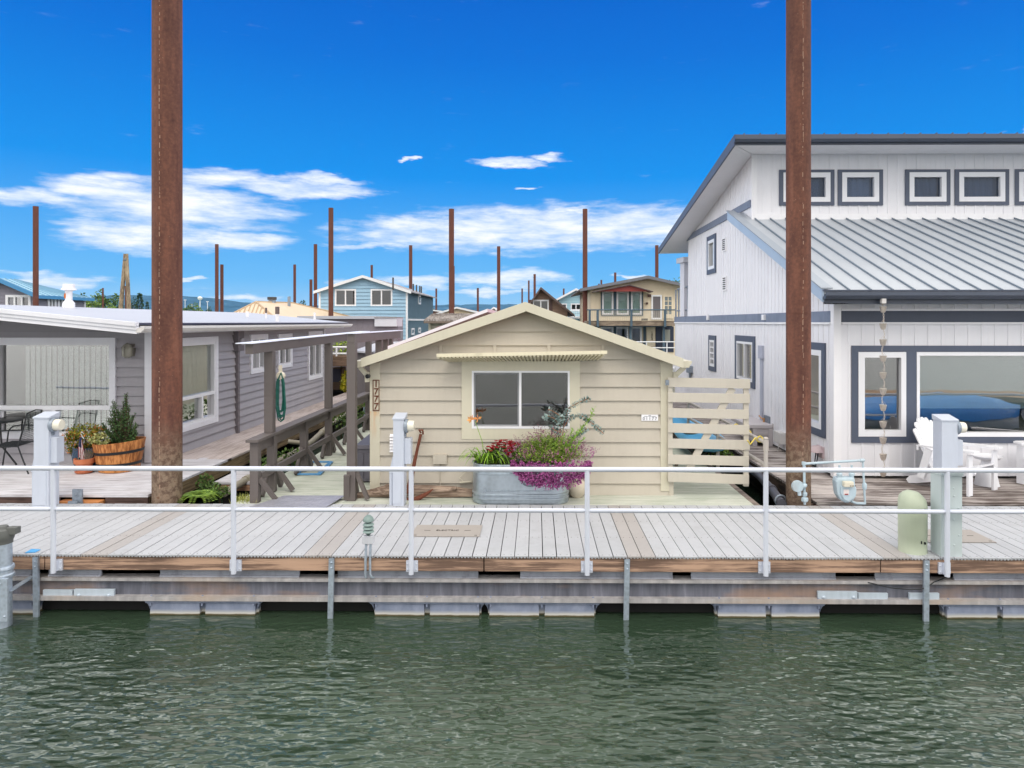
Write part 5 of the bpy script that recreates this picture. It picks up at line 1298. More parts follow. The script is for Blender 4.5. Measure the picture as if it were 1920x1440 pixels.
# upper end of the porch rake
Yr = SY(1366, XR); zr2 = PZ(1366, 399, Yr); slope = (zr2-zet)/(Yr-Ye)
def porch(y): return zet+slope*(y-Ye)
zs2 = PZ(1415, 290, YC); YUF = (zs2-CAMH)*FPX/(HY-273); XR2 = PX(1377, YUF)
zu0 = PZ(1377, 252, YUF); YUB = SY(1234, XR2); zu1 = PZ(1234, 466, YUB); sl2 = (zu1-zu0)/(YUB-YUF)
def upper(y): return zu0+sl2*(y-YUF)
YBK = SY(1266, XW); zb0_ = SZ(1560, 604, XW)
Y88 = SY(1289, XW)
def side_top(y):
    if y > Y88: return zb0_-.0
    if y <= YC: return porch(y)-.16
    return zin(y)+.012
zob = zu1-.055-(zu0-PZ(1377, 272, YUF))*.55
def zout(y): return zs2+(zob-zs2)*(y-YUF)/(YUB-YUF)
def zin(y): return zs2+(zout(Y88)-zs2)*(y-YC)/(Y88-YC)
# openings
def f_hole(a, b, c, d): return [PX(a, YW), PX(b, YW), PZ(1700, d, YW), PZ(1700, c, YW)]
cas = f_hole(1608, 1697, 660, 818); big = f_hole(1717, 2110, 660, 818)
def s_hole(a, b, t, bt, ref): return [SY(b, XW), SY(a, XW), SZ(ref, bt, XW), SZ(ref, t, XW)]
sw1 = [SY(1543, XW), SY(1496, XW), SZ(1543, 806, XW), SZ(1543, 657, XW)]
sw2 = [SY(1413, XW), SY(1383, XW), SZ(1413, 717, XW), SZ(1413, 642, XW)]
sw3 = [SY(1341, XW), SY(1332, XW), SZ(1341, 688, XW), SZ(1341, 638, XW)]
sw4 = [SY(1341, XW), SY(1329, XW), SZ(1341, 503, XW), SZ(1341, 447, XW)]
sw1.sort() if False else None
def fix(h): a, b, c, d = h; return [min(a, b), max(a, b), min(c, d), max(c, d)]
sw1, sw2, sw3, sw4 = map(fix, (sw1, sw2, sw3, sw4))
e = .004
hh = lambda h: (h[0]+e, h[1]-e, h[2]+e, h[3]-e)
zso = zeb+.02
s = MB(); F.panels(s, XW+.0, XE, .203, lambda u: WZ+.04, lambda u: zso, [hh(cas), hh(big)], rib=.03, t=.012); s.build('wall', M_wsid, wh)
zb0, zb1 = SZ(1560, 604, XW), SZ(1560, 583, XW)
s = MB(); S.panels(s, YW, YBK, .20, lambda u: WZ+.04, side_top, [hh(sw1), hh(sw2), hh(sw3), hh(sw4)], rib=.022, t=.01); s.build('wall', M_wsid, wh)
C = Wall('X', YC, -1)
cw = []
for a, b in ((1468, 1556), (1578, 1647), (1704, 1773), (1797, 1883), (1909, 1980), (2000, 2080)):
    cw.append(fix([PX(a, YC), PX(b, YC), PZ(1700, 378.5, YC), PZ(1700, 323.5, YC)]))
cl = [[h[0]+.03, h[1]-.03, h[2]+.03, h[3]-.03] for h in cw]
s = MB(); C.panels(s, XW, XE, .203, lambda u: zct-.1, lambda u: zs2+.03, [hh(h) for h in cl], rib=.03, t=.012); s.build('wall', M_wsid, wh)
s = MB(); s.prism([(XE, YW, 0), (XE, YBK, 0), (XE, YBK, zb0_), (XE, Y88, zb0_), (XE, Y88, zin(Y88)), (XE, YC, zin(YC)), (XE, YC, porch(YC)-.2), (XE, YW, porch(YW)-.2)], (.03, 0, 0)); s.box(XW, XE, YBK-.03, YBK, 0, zb0_+.1); s.box(XW+.02, XE, Y88-.03, Y88, zb0_, zin(Y88)); s.box(XW+.03, XE, Y88, YBK-.03, zb0_-.05, zb0_); s.build('wall', M_wsid, wh)
MB().box(XW+.03, XE, YW+.03, YBK-.05, WZ-.05, WZ-.01).build('floor', paint('dull_floor', (70, 62, 56), .1, .8), wh)
MB().box(XW+.05, XE-.05, YW+3.8, YW+3.84, WZ, 3.9).build('inner_wall', paint('inner_wall', (110, 104, 98), .1, .8), wh)
MB().box(XW+.05, XE-.05, YC+2.2, YC+2.24, 4.3, 5.2).build('inner_wall', paint('inner_wall', (110, 104, 98), .1, .8), wh)
s = MB(); s.box(XW-.025, XW+.09, YW-.025, YW-.001, WZ+.02, zso); s.box(XW-.025, XW-.001, YW-.0, YW+.09, WZ+.02, zso); s.build('corner_board', M_white, wh); s = MB(); s.box(XW-.025, XW+.09, YC-.025, YC-.001, zct-.2, zs2); s.build('corner_board', M_white, wh)
# horizontal bands
s = MB(); S.box(s, YW+.09, YBK, zb0, zb1, .0, .03); s.build('band', M_band, wh)
s = MB(); S.box(s, YW+.09, YBK, zb0-.035, zb0-.002, .0, .04); s.build('band_flashing', M_white, wh)
za, zb_ = SZ(1411, 387, XW), SZ(1411, 373, XW)
s = MB(); yq = YC+.1
S.box(s, yq, Y88, za, zb_, .0, .03); s.build('band', M_band, wh)
fz0, fz1 = PZ(1700, 604, YW), PZ(1700, 583, YW)
s = MB(); F.box(s, XW+.1, XE, fz0, fz1, .0, .03); s.build('band', M_bandd, wh)
s = MB(); F.box(s, XW+.1, XE, fz0-.03, fz0-.002, 0, .04); F.box(s, XW+.1, XE, fz1+.002, fz1+.03, 0, .04); s.build('band_flashing', M_white, wh)
s = MB()
for k in range(70): s.box(XW+.1+k*.15, XW+.1+k*.15+.145, Ye+.03, YW-.012, zeb+.012+.001*(k % 2), zeb+.022)
s.build('soffit', M_soff, wh)
# porch roof
ztop = porch(YC)
s = MB(); s.prism([(XR, Ye, zet), (XE, Ye, zet), (XE, YC, ztop), (XR, YC, ztop)], (0, 0, -.04)); s.prism([(XR, YC, ztop), (XW-.01, YC, ztop), (XW-.01, Yr, zr2), (XR, Yr, zr2)], (0, 0, -.04)); s.build('porch_roof', M_metalroof, wh)
sp = (PX(1892, Ye)-PX(1564, Ye))/8.0; x = PX(1594, Ye); s = MB()
while x < XE:
    s.beam((x, Ye+.01, zet+.015), (x, YC-.02, ztop+.015), .016, .03, (0, -slope, 1)); x += sp
s.build('standing_seam', M_seam, wh)
s = MB(); s.prism([(XR-.03, Ye-.01, zet-.155), (XR-.03, Yr, zr2-.155), (XR-.03, Yr, zr2+.03), (XR-.03, Ye-.01, zet+.03)], (.028, 0, 0)); s.build('rake_board', paint('rake_blue', (164, 182, 204), .06, .4), wh)
s = MB(); s.prism([(XR-.05, Ye-.02, zet+.032), (XR-.05, Yr, zr2+.032), (XR+.12, Yr, zr2+.032), (XR+.12, Ye-.02, zet+.032)], (0, 0, .02)); s.build('rake_cap', paint('rake_grey', (146, 154, 164), .06, .4), wh)
s = MB(); s.prism([(XR, Ye, zeb), (XR, Yr, zeb+(Yr-Ye)*slope), (XW-.012, Yr, zeb+(Yr-Ye)*slope), (XW-.012, Ye, zeb)], (0, 0, .012)); s.build('soffit', M_soff, wh)
s = MB(); s.box(XW-.03, XE, YC-.05, YC-.013, ztop-.02, ztop+.10); s.build('flashing', M_white, wh)
g0, g1 = PZ(1546, 561, Ye), PZ(1546, 549, Ye)
s = MB(); prof = [(Ye-.002, g0), (Ye-.09, g0), (Ye-.13, g0+.05), (Ye-.13, g1+.01), (Ye-.115, g1+.01), (Ye-.10, g0+.05), (Ye-.002, g0+.04)]
s.prism([(XR-.02, a, b) for a, b in prof], (XE-XR, 0, 0)); s.build('gutter', M_navyd, wh)
s = MB().box(XR, XE, Ye, Ye+.025, zeb, zet-.042); s.build('fascia', M_navyd, wh)
s = MB().box(XR-.02, XE, Ye-.03, Ye+.03, zet+.004, zet+.02); s.build('drip_edge', M_navy, wh)
# front windows sharing one slate trim
zf0, zf1 = PZ(1700, 830, YW), PZ(1700, 648, YW); xa = PX(1596, YW)
M_wglass = glass('white_house_glass', (.88, .93, .92), 1.6, .22)
cz = .095
wn = window(F, wh, *cas, [(cas[0]+cz, cas[1]-cz+.02, cas[2]+cz, cas[3]-cz+.01)], M_vinyl, M_wglass, proud=.034, depth=.06,
       blind=[('slats', cas[0], cas[1], cas[2]+.5, cas[3], .08, .022)], blind_mat=paint('slat_grey', (120, 122, 122), .05, .6, bmp=0))
s = MB(); F.frame(s, xa, XE-.5, zf0, zf1, [(cas[0]-.004, cas[1]+.004, cas[2]-.004, cas[3]+.004), (big[0]-.004, big[1]+.004, big[2]-.004, big[3]+.004)], -.01, .026); s.build('trim', M_navy, wn)
window(F, wh, *big, [(big[0]+.045, big[1]-.045, big[2]+.065, big[3]-.055)], M_vinyl, M_wglass, proud=.034, depth=.06,
       blind=[('slats', big[0], big[1], big[2]+.42, big[3], .08, .022)], blind_mat=paint('slat_pale', (218, 240, 242), .05, .6, bmp=0))
# side windows
M_sglass = glass('side_house_glass', (.62, .68, .66), 1.5, .08)
tr = .1
s1 = window(S, wh, *sw1, [(sw1[0]+.09, sw1[1]-.09, sw1[2]+.09, sw1[3]-.09)], M_vinyl, M_sglass, trim=.12, trim_mat=M_navy, proud=.03,
       blind=[('cloth', sw1[0], sw1[1]-.4, sw1[2], sw1[3]-.6, .3, 1)], blind_mat=paint('curtain_slate', (120, 126, 122), .1, .8))
window(S, wh, *sw2, cells_grid(*sw2, .05, 2, 1, .05), M_vinyl, M_sglass, trim=.13, trim_mat=M_navy, proud=.03,
       blind=[('slats', sw2[0]+.05, sw2[0]+.5*(sw2[1]-sw2[0]), sw2[2], sw2[3], .075, .07)], blind_mat=wood('slat_oak', (206, 156, 92), (150, 104, 56), 'Y'))
window(S, wh, *sw3, cells_grid(*sw3, .06, 1, 4, .03), M_vinyl, M_sglass, trim=.12, trim_mat=M_navy, proud=.03)
window(S, wh, *sw4, cells_grid(*sw4, .08, 1, 1), M_vinyl, glass('pale_glass', (.75, .8, .8), 2.5, .25), trim=.12, trim_mat=M_navy, proud=.03)
# clerestory windows
for h in cl:
    o = [h[0]-.03, h[1]+.03, h[2]-.03, h[3]+.03]
    window(C, wh, *o, cells_grid(*o, .1, 1, 1), M_vinyl, glass('clerestory_glass', (.8, .86, .95), .4, .01), blind=[('cloth', o[0]+.05, o[1]-.05, o[2]+.05, o[3]-.05, .1, 1)], blind_mat=paint('pane_slate_tone', (84, 104, 128), .08, .7, bmp=0), trim=(.085, .085, .075, .06), trim_mat=M_navy, proud=.033)  # slate cloth added behind the panes; colour stands in for their bluish reflection
# upper roof, soffit, gutter
s = MB().prism([(XR2, YUF, zu0), (XE, YUF, zu0), (XE, YUB, zu1), (XR2, YUB, zu1)], (0, 0, -.05)); s.build('upper_roof', M_navy, wh)
x = XR2+.2; s = MB()
while x < XE: s.beam((x, YUF, zu0+.012), (x, YUB, zu1+.012), .02, .03, (0, -sl2, 1)); x += sp
s.build('standing_seam', M_navy, wh)
th2 = zu0-PZ(1377, 272, YUF)
s = MB().prism([(XR2, YUF+.03, zu0-.055), (XR2, YUB, zu1-.055), (XR2, YUB, zu1-.055-th2*.55), (XR2, YUF+.03, zu0-th2)], (.03, 0, 0)); s.build('rake_board', M_navy, wh)
s = MB(); s.box(XR2, XE, YUF, YUF+.03, zu0-th2, zu0-.055); s.build('fascia', M_navyd, wh)
s = MB(); prof = [(YUF-.002, zu0-.17), (YUF-.07, zu0-.17), (YUF-.12, zu0-.12), (YUF-.12, zu0-.045), (YUF-.002, zu0-.045)]; s.prism([(XR2-.02, a, b) for a, b in prof], (XE-XR2, 0, 0)); s.build('gutter', M_navyd, wh)
M_groove = paint('soffit_white', (226, 226, 230), .03, .6)
s = MB()
for k in range(75):                                  # front strip: narrow boards across the overhang
    x0 = XW+.0+k*.15; x1_ = x0+.146
    if x1_ < XE: s.box(x0, x1_, YUF+.032, YC-.013, zs2+.004+.001*(k % 2), zs2+.016)
m0 = Vector((XR2+.032, YUF+.032, zs2+.006)); s.prism([m0, (XW-.002, YUF+.032, zs2+.006), (XW-.002, YC-.013, zs2+.006)], (0, 0, .012)); s.build('soffit', M_soff, wh)
s = MB(); nn = 52
for k in range(nn):                                  # side strip, mitred to the front one at the corner
    u0, u1 = k/nn, (k+.96)/nn
    oa, ob = YUF+.035+(YUB-YUF-.06)*u0, YUF+.035+(YUB-YUF-.06)*u1; ia, ib = YC+(Y88-YC)*u0, YC+(Y88-YC)*u1
    q = [(XR2+.032, oa, zout(oa)), (XW-.002, ia, zin(ia)), (XW-.002, ib, zin(ib)), (XR2+.032, ob, zout(ob))]
    s.hexa([Vector(p) for p in q]+[Vector(p)+Vector((0, 0, .012)) for p in q])
s.prism([(XW-.002, Y88, zin(Y88)), (XE, Y88, zin(Y88)), (XE, YUB-.03, zin(Y88)), (XR2+.032, YUB-.03, zout(YUB))], (0, 0, .012))
s.build('soffit', M_soff, wh)
# wall vents, conduit, boxes, hose cover, meter socket
M_ventw = M_white; M_slot = M_dark
for (px, a, b) in ((1360, 545, 518), (1359, 471, 446)):
    y = SY(px, XW); z0, z1 = SZ(px, a, XW), SZ(px, b, XW); s = MB(); S.box(s, y-.16, y+.16, z0, z1, .0, .03); o = s.build('louvre_vent', M_ventw, wh)
    s = MB()
    for q in range(6): S.box(s, y-.12, y+.12, z0+(z1-z0)*(.10+.145*q), z0+(z1-z0)*(.17+.145*q), .031, .034)
    s.build('slot', M_slot, o)
y = SY(1430, XW); s = MB(); S.box(s, y-.12, y+.12, SZ(1430, 672, XW), SZ(1430, 648, XW), 0, .06); S.box(s, y-.06, y+.06, SZ(1430, 790, XW), SZ(1430, 672, XW), 0, .04); s.build('conduit', paint('conduit_lilac', (176, 180, 196), .05, .5), wh, bevel=.004)
y = SY(1438, XW); s = MB(); S.box(s, y-.2, y+.1, SZ(1436, 800, XW), SZ(1436, 778, XW), 0, .03); s.build('meter_socket', M_galvd, wh)
s = MB(); c = S.pt(y, SZ(1436, 783, XW), .06); s.tube([c, c-Vector((0, 0, .1)), c-Vector((.02, 0, .16))], .02, 8); s.tube([c-Vector((.03, 0, .02)), c+Vector((-.03, .2, .02))], .014, 6); s.build('valves', paint('brass', (190, 140, 90), .1, .4), wh)
c2 = c-Vector((.02, 0, .2)); MB().sphere(c2, (.045, .06, .035), 10, 6).build('teal_nozzle', paint('teal', (40, 130, 140), .1, .4), wh, smooth=True)
y = SY(1468, XW); s = MB(); S.box(s, y-.16, y+.16, SZ(1467, 830, XW), SZ(1467, 809, XW), 0, .12); s.tube([S.pt(y, SZ(1467, 830, XW), .06), S.pt(y+.05, SZ(1467, 845, XW), .08), S.pt(y-.1, SZ(1467, 860, XW), .05)], .01, 6); s.build('outlet_box', paint('outlet_grey', (206, 204, 202), .05, .5), wh, bevel=.005)
y = SY(1540, XW); zc = SZ(1541, 846, XW); s = MB(); S.box(s, y-.12, y+.12, zc-.1, zc+.08, 0, .03)
s.lathe([(.0001, .0), (.07, -.01), (.12, -.06), (.13, -.1)], S.pt(y, zc+.09, .08), 16); s.build('outlet_hood', paint('hood_mauve', (188, 170, 174), .06, .5), wh, smooth=True)
s = MB(); s.tube([S.pt(y+.04, zc-.03, .07), S.pt(y+.03, zc-.16, .09), S.pt(y-.04, zc-.3, .12), S.pt(y-.16, .02, .2)], .009, 6); s.tube([S.pt(y-.04, zc-.03, .07), S.pt(y-.05, zc-.14, .09), S.pt(y-.1, zc-.28, .14), S.pt(y-.2, .02, .3)], .009, 6); s.build('cord', M_black, wh)
y = SY(1297, XW); s = MB(); S.box(s, y-.2, y+.2, SZ(1297, 699, XW), SZ(1297, 686, XW), 0, .12); s.tube([S.pt(y, SZ(1297, 699, XW), .05), S.pt(y, SZ(1297, 715, XW), .05)], .04, 6); s.build('outlet_box', M_galvd, wh)
for px in (1331, 1437):
    y = SY(px, XW); s = MB(); S.box(s, y-.06, y+.06, SZ(px, 600, XW), SZ(px, 590, XW), .031, .08); s.build('band_lamp', M_white, wh)
# little balcony over the lower storey at the back corner
M_lil = paint('lilac_white', (214, 214, 222), .05, .5)
zf = zb1+.0; zr = SZ(1278, 540, XW)
yp0 = SY(1274.5, XW); zpt = SZ(1276, 491, XW)
MB().box(XW+.03, XW+.22, yp0-.5, yp0+.1, zf+.01, zpt).build('balcony_post', M_lil, wh)
s = MB(); s.beam((XW+.1, SY(1271, XW), zpt+.06), (XW+.1, Y88+.35, SZ(1290, 484, XW)), .3, .16); s.build('balcony_beam', M_lil, wh)
s = MB(); s.tube([(XW+.08, YBK, zr), (XW+.08, Y88, zr+.02)], .03, 6); s.tube([(XW+.08, YBK, zf+.2), (XW+.08, Y88, zf+.2)], .03, 6)
for k in range(5): yy = Y88+.3+k*.45; s.tube([(XW+.08, yy, zf), (XW+.08, yy, zr)], .025, 6)
s.build('balcony_rail', M_galvd, wh)
s = MB().box(XW+.6, XW+.9, Y88+.1, YBK-.4, zf-.1, zr+.1); s.build('balcony_seat', paint('wicker_grey', (150, 146, 148), .15, .8), wh)

# rain chain
ry = Ye-.09; rx = PX(1656, ry); zq = lambda py: PZ(1656, py, ry)
M_copper = metal('tin_cup', (206, 196, 186), .35, .15, .75)
rc = thing('rain_chain', 'hanging rain chain of eleven tulip-shaped metal cups below the porch gutter of the white house', 'rain chain', (rx, ry, zq(892)))
MB().box(rx-.03, rx+.03, ry-.03, ry+.03, zq(569), zq(560)).build('outlet', paint('outlet_grey', (206, 204, 202), .05, .5), rc)
cups = [580, 612, 642, 672.5, 704, 734, 764.5, 796, 826.5, 857, 887.5]
for i, c in enumerate(cups):
    k = ry/FPX; s = MB()
    s.lathe([(.0001, zq(c+6)), (3.2*k, zq(c+6)), (5.0*k, zq(c+2)), (5.6*k, zq(c-2)), (6.4*k, zq(c-5.5)), (5.9*k, zq(c-5.3)), (4.8*k, zq(c)), (.0001, zq(c+4.5))], (rx, ry, 0), 20, wob=lambda t_, z: 1+.07*math.cos(5*t_))
    s.build('cup', M_copper, rc, smooth=True)
s = MB()
ends = [569]+[c+6 for c in cups[:-1]]
for i, (a, c) in enumerate(zip(ends, cups)):
    z0, z1 = zq(a), zq(c-5.5); nl = 6; sg = 1 if (i % 3) else -1
    for j in range(nl):
        u = (j+.5)/nl; zz = z0+(z1-z0)*u; xo = .012*math.sin(u*3.1)*sg*(1.6 if i > 1 else .6); L = abs(z1-z0)/nl*.62
        ring = [(rx+xo+(.009*math.cos(t_) if j % 2 else 0), ry+(0 if j % 2 else .009*math.cos(t_)), zz+L*math.sin(t_)) for t_ in [6.283*q/8 for q in range(9)]]
        s.tube(ring, .0028, 4, caps=False)
    for sg2 in (-1, 1): s.tube([(rx+.005*sg2, ry, z1+.05), (rx+.045*sg2, ry, z1-.005)], .002, 4)
s.build('links', M_copper, rc)

# deck of the white house
DX = G(1475, 905, WZ).x
M_wdeck = wood('weathered_deck', (186, 178, 174), (100, 90, 86), 'X', scale=.7, bmp=.6, rough=.9)
wdk = thing('house_deck', 'rough weathered brown-grey plank deck around the white house', 'deck', (XW+2, YW-.7, WATER_Z))
s = MB(); y = YB+.18; i = 0
while y < YW+.1:
    zj = rng.uniform(-.004, .004); s.box(max(DX, PX(1516, y) if y < 9.5 else DX), XE, y+.004, y+.137, WZ-.04, WZ+zj-.004); y += .14
s.build('planking', M_wdeck, wdk)
s = MB()
while y < YBK:
    zj = rng.uniform(-.004, .004); s.box(DX, XW+.05, y+.004, y+.137, WZ-.04, WZ+zj-.004); y += .14
s.build('side_planking', M_wdeck, wdk)
s = MB(); s.box(DX+.02, DX+.07, 9.5, YBK, WZ-.045, WZ-.3); s.box(PX(1516, 9.2), XE, YB+.25, YB+.29, WZ-.045, WZ-.25); s.build('rim', wood('dark_rim', (92, 76, 66), (54, 44, 38), 'Y'), wdk)
s = MB(); s.box(PX(1530, 9.15), PX(1580, 9.15), YB+.2, YB+.245, WZ-.06, WZ-.16); s.build('red_block', wood('red_block', (140, 74, 48), (100, 54, 38), 'X'), wdk)
MB().box(DX+.3, XE, 9.6, YBK, -.95, WZ-.3).build('float_logs', wood('wet_log', (60, 48, 38), (30, 26, 22), 'Y'), wdk)

# slatted chair (reclined back, sloping seat), facing right
M_chair = paint('chair_white', (232, 233, 238), .03, .45, bmp=.04)
def adirondack(label, loc, rz_):
    t = thing('slatted_chair', label, 'chair', (0, 0, 0), None)
    for sy in (-1, 1):
        s = MB(); y = .27*sy
        s.prism([(-.56, y-.018, .0), (-.60, y-.018, .05), (-.55, y-.018, .11), (-.2, y-.018, .22), (.34, y-.018, .385), (.36, y-.018, .30), (-.1, y-.018, .12), (-.45, y-.018, .02)], (0, .036, 0)); s.build('skid', M_chair, t)
        s = MB(); s.box(.30, .335, y+.02*sy, y+.13*sy, 0, .56); s.build('front_leg', M_chair, t, bevel=.004)
        s = MB(); s.beam((-.36, y+.06*sy, .12), (-.24, y+.06*sy, .56), .03, .1, (1, 0, 0)); s.build('rear_leg', M_chair, t)
        s = MB(); s.prism([(-.42, y-.02, .575), (-.42, y+.06*sy, .575), (.3, y+.16*sy, .60), (.40, y+.13*sy, .602), (.41, y, .602), (.3, y-.03*sy, .60)], (0, 0, .026)); s.build('armrest', M_chair, t)
    s = MB()
    for k in range(7):
        x0 = .37-k*.083; z0 = .385-k*.027; s.hexa([(x0-.078, -.285, z0-.028), (x0, -.285, z0-.003), (x0, .285, z0-.003), (x0-.078, .285, z0-.028), (x0-.078, -.285, z0-.006), (x0, -.285, z0+.019), (x0, .285, z0+.019), (x0-.078, .285, z0-.006)])
    s.build('seat', M_chair, t)
    s = MB(); tops = (.80, .90, .955, .97, .955, .90, .80)
    for k in range(7):
        y = (k-3)*.088; sp_ = 1+.12; h = tops[k]; bx_, bz_ = -.17, .16; tx_, tz = -.17-.36*(h/.97), .16+.80*(h/.97)
        n_ = Vector((.80, 0, .36)).normalized()*.02
        a, b_ = Vector((bx_, y, bz_)), Vector((tx_, y*sp_, tz)); 
        pts = [a+Vector((0, -.042, 0)), a+Vector((0, .042, 0)), b_+Vector((0, .046, -.03)), b_+Vector((-.012, .02, 0)), b_+Vector((-.012, -.02, 0)), b_+Vector((0, -.046, -.03))]
        s.prism(pts, n_)
    s.build('backrest', M_chair, t)
    s = MB(); s.box(-.42, -.39, -.33, .33, .52, .575); s.box(-.29, -.26, -.29, .29, .36, .42); s.build('back_rail', M_chair, t)
    return move_tree(t, loc, rz_)
cc = G(1762, 908, WZ)
adirondack('white slatted garden chair with rounded back, half hidden by the rightmost meter column', (PX(1797, 9.93), 9.93, WZ), R(-58))
adirondack('white slatted garden chair cut by the right edge, only its arm showing', (PX(1988, 10.0), 10.0, WZ), R(200))
yp = G(1842, 909, WZ).y; k = yp/FPX; xp = PX(1850, yp); zp = lambda py: PZ(1850, py, yp)
t = thing('pedestal_table', 'white round pedestal bowl table on a flared foot behind the slatted chair', 'table', (xp, yp, WZ))
MB().lathe([(21*k, WZ), (20*k, WZ+.02), (16*k, WZ+.18), (9*k, zp(868)), (7*k, zp(862))], (xp, yp, 0), 28).build('foot', M_chair, t, smooth=True)
MB().lathe([(.0001, zp(863)), (9*k, zp(863)), (20*k, zp(860)), (25*k, zp(855)), (25*k, zp(853.5)), (20*k, zp(857)), (.0001, zp(858))], (xp, yp, 0), 28).build('bowl', M_chair, t, smooth=True)
s = MB(); c = P(1762, 862, cc.y); 
s.hexa([c+Vector((-.06, -.02, -.1)), c+Vector((.12, -.02, -.13)), c+Vector((.12, .3, -.13)), c+Vector((-.06, .3, -.1)), c+Vector((-.09, -.02, .06)), c+Vector((0, -.02, .06)), c+Vector((0, .3, .06)), c+Vector((-.09, .3, .06))])
def teal_pattern():
    m, nt, b = node_mat('teal_pattern_cloth'); v = nt.nodes.new('ShaderNodeTexVoronoi'); v.inputs['Scale'].default_value = 22; nt.links.new(coords(nt), v.inputs['Vector'])
    nt.links.new(ramp(nt, v.outputs['Distance'], [(.25, lin((220, 228, 226))), (.4, lin((30, 92, 110)))]), b.inputs['Base Color']); b.inputs['Roughness'].default_value = .9; return m
tag(s.build('cushion', teal_pattern(), bevel=.02), 'teal and white patterned cushion on the seat of the half-hidden slatted chair', 'cushion')

# gas meter and its pipework
M_gas = paint('gas_grey', (176, 194, 204), .1, .45, dirt=.35, dirtcol=(150, 140, 130))
gy = 8.99; kk = gy/FPX
gm_ = thing('gas_meter', 'pale blue-grey gas meter with dial box and pipes at the white house deck edge', 'gas meter', (PX(1588, gy), gy, 0))
q = lambda px, py, dy=0: P(px, py, gy+dy)
s = MB()
bodyp = [(1568, 903), (1570, 898), (1573, 896), (1602, 896), (1604, 900), (1604, 908), (1607, 918), (1606, 930), (1601, 938), (1592, 943), (1585, 943), (1577, 938), (1571, 928), (1569, 915)]
s.prism([q(a, b, -.05) for a, b in bodyp], (0, .14, 0)); s.build('body', M_gas, gm_, bevel=.02)
s = MB().prism([q(1577+a, 912+b, -.075) for a, b in ((0, 0), (23, -2), (27, 10), (25, 22), (15, 29), (6, 26), (0, 14))], (0, .03, 0)); s.build('face_plate', M_gas, gm_, bevel=.01)
s = MB(); a, b = q(1582, 913, -.1), q(1600, 903, -.1); s.box(a.x, b.x, gy-.12, gy-.05, a.z, b.z); d = s.build('dial_box', paint('dial_cream', (214, 208, 190), .08, .4), gm_, bevel=.008)
s = MB(); 
for i in range(4): c = q(1586.5+i*3.2, 907, 0); s.sphere((c.x, gy-.121, c.z), (.008, .002, .008), 8, 4)
s.build('dial', M_ink, d)
s = MB(); a, b = q(1582, 928, -.08), q(1592, 918, -.08); s.box(a.x, b.x, gy-.08, gy-.076, a.z, b.z); o = s.build('sticker', paint('sticker_white', (220, 210, 208), .1, .6), gm_)
s = MB(); c = q(1587, 924, 0); s.box(a.x+.012, b.x-.012, gy-.082, gy-.0801, c.z-.008, c.z+.008); s.build('red_print', paint('sticker_red', (150, 60, 60), .2, .6), o)
s = MB()
for px in (1574, 1597): s.tube([q(px, 898), q(px, 888)], .028, 10); s.lathe([(.03, 0), (.04, .01), (.04, .03), (.03, .04)], q(px, 892), 6); s.tube([q(px, 892), q(px, 872)], .015, 8)
s.build('union', M_gas, gm_, smooth=True)
s = MB().tube([q(1509, 946), q(1509, 935)], .016, 10); s.tube([q(1508, 940), q(1508, 873)], .0165, 10); s.tube([q(1508, 876), q(1507, 870), q(1512, 869)], .02, 10); s.tube([q(1507, 869.5), q(1560, 866.5), q(1612, 863.5), q(1621, 863)], .0165, 10)
s.tube([q(1613, 863.5), q(1619, 863)], .024, 10); s.tube([q(1507, 871.5), q(1507, 866)], .026, 10)
s.lathe([(.03, 0), (.045, .012), (.045, .05), (.03, .06)], q(1509, 941), 6); s.lathe([(.026, 0), (.032, .01), (.032, .04), (.02, .05)], q(1509, 930), 8); s.lathe([(.024, 0), (.038, .01), (.038, .035), (.024, .045)], q(1508, 913), 6)
s.sphere(q(1508, 911, -.03), (.03, .03, .03), 8, 6)
s.tube([q(1618, 866), q(1619, 888), q(1622, 945)], .014, 8); s.lathe([(.02, 0), (.03, .02), (.03, .07), (.02, .09)], q(1621, 918), 8); s.tube([q(1622, 944), q(1606, 944, .03), q(1596, 940, .03)], .018, 8)
s.build('pipework', M_gas, gm_, smooth=True)
s = MB(); c = q(1495, 911.5, -.02); s.lathe([(.0001, -.03), (.07, -.03), (.076, -.01), (.076, .015), (.05, .04), (.0001, .05)], c, 20, axis='Y'); s.tube([c, q(1508, 911, -.01)], .02, 8); s.tube([c+Vector((.02, 0, -.03)), c+Vector((.03, 0, -.12))], .024, 10)
for i in range(8): t_ = 6.283*i/8; s.sphere(c+Vector((.072*math.cos(t_), -.02, .072*math.sin(t_))), .009, 6, 4)
s.build('regulator', M_gas, gm_, smooth=True)
# side walkway pipe rail, waste pipes
rx_ = G(1436, 945, .0); y0 = rx_.y+.05; X_ = PX(1436, y0)
t = thing('pipe_rail', 'grey plastic pipe railing running back along the gap beside the white house side deck', 'railing', (X_, y0, WATER_Z))
M_pvc = paint('pvc_grey', (176, 170, 164), .06, .5)
zt = PZ(1436, 822, y0)
s = MB().tube([(X_, y0, -.6), (X_, y0, zt)], .028, 12); s.tube([(X_, y0, zt-.16), (X_, y0, zt-.02)], .036, 12); s.sphere((X_, y0, zt), (.034, .034, .02), 10, 6); s.build('post', M_pvc, t, smooth=True)
for k_ in range(1, 4): MB().tube([(X_-.05, y0+2.2*k_, -.6), (X_-.05, y0+2.2*k_, zt-.06)], .028, 10).build('post', M_pvc, t, smooth=True)
s = MB().tube([(X_, y0, zt-.06), (X_-.05, y0+8, zt-.02)], .026, 10); s.build('top_bar', M_pvc, t, smooth=True)
s = MB().tube([(X_, y0, PZ(1436, 872, y0)), (X_-.05, y0+8, PZ(1436, 872, y0))], .026, 10); s.build('lower_bar', M_pvc, t, smooth=True)
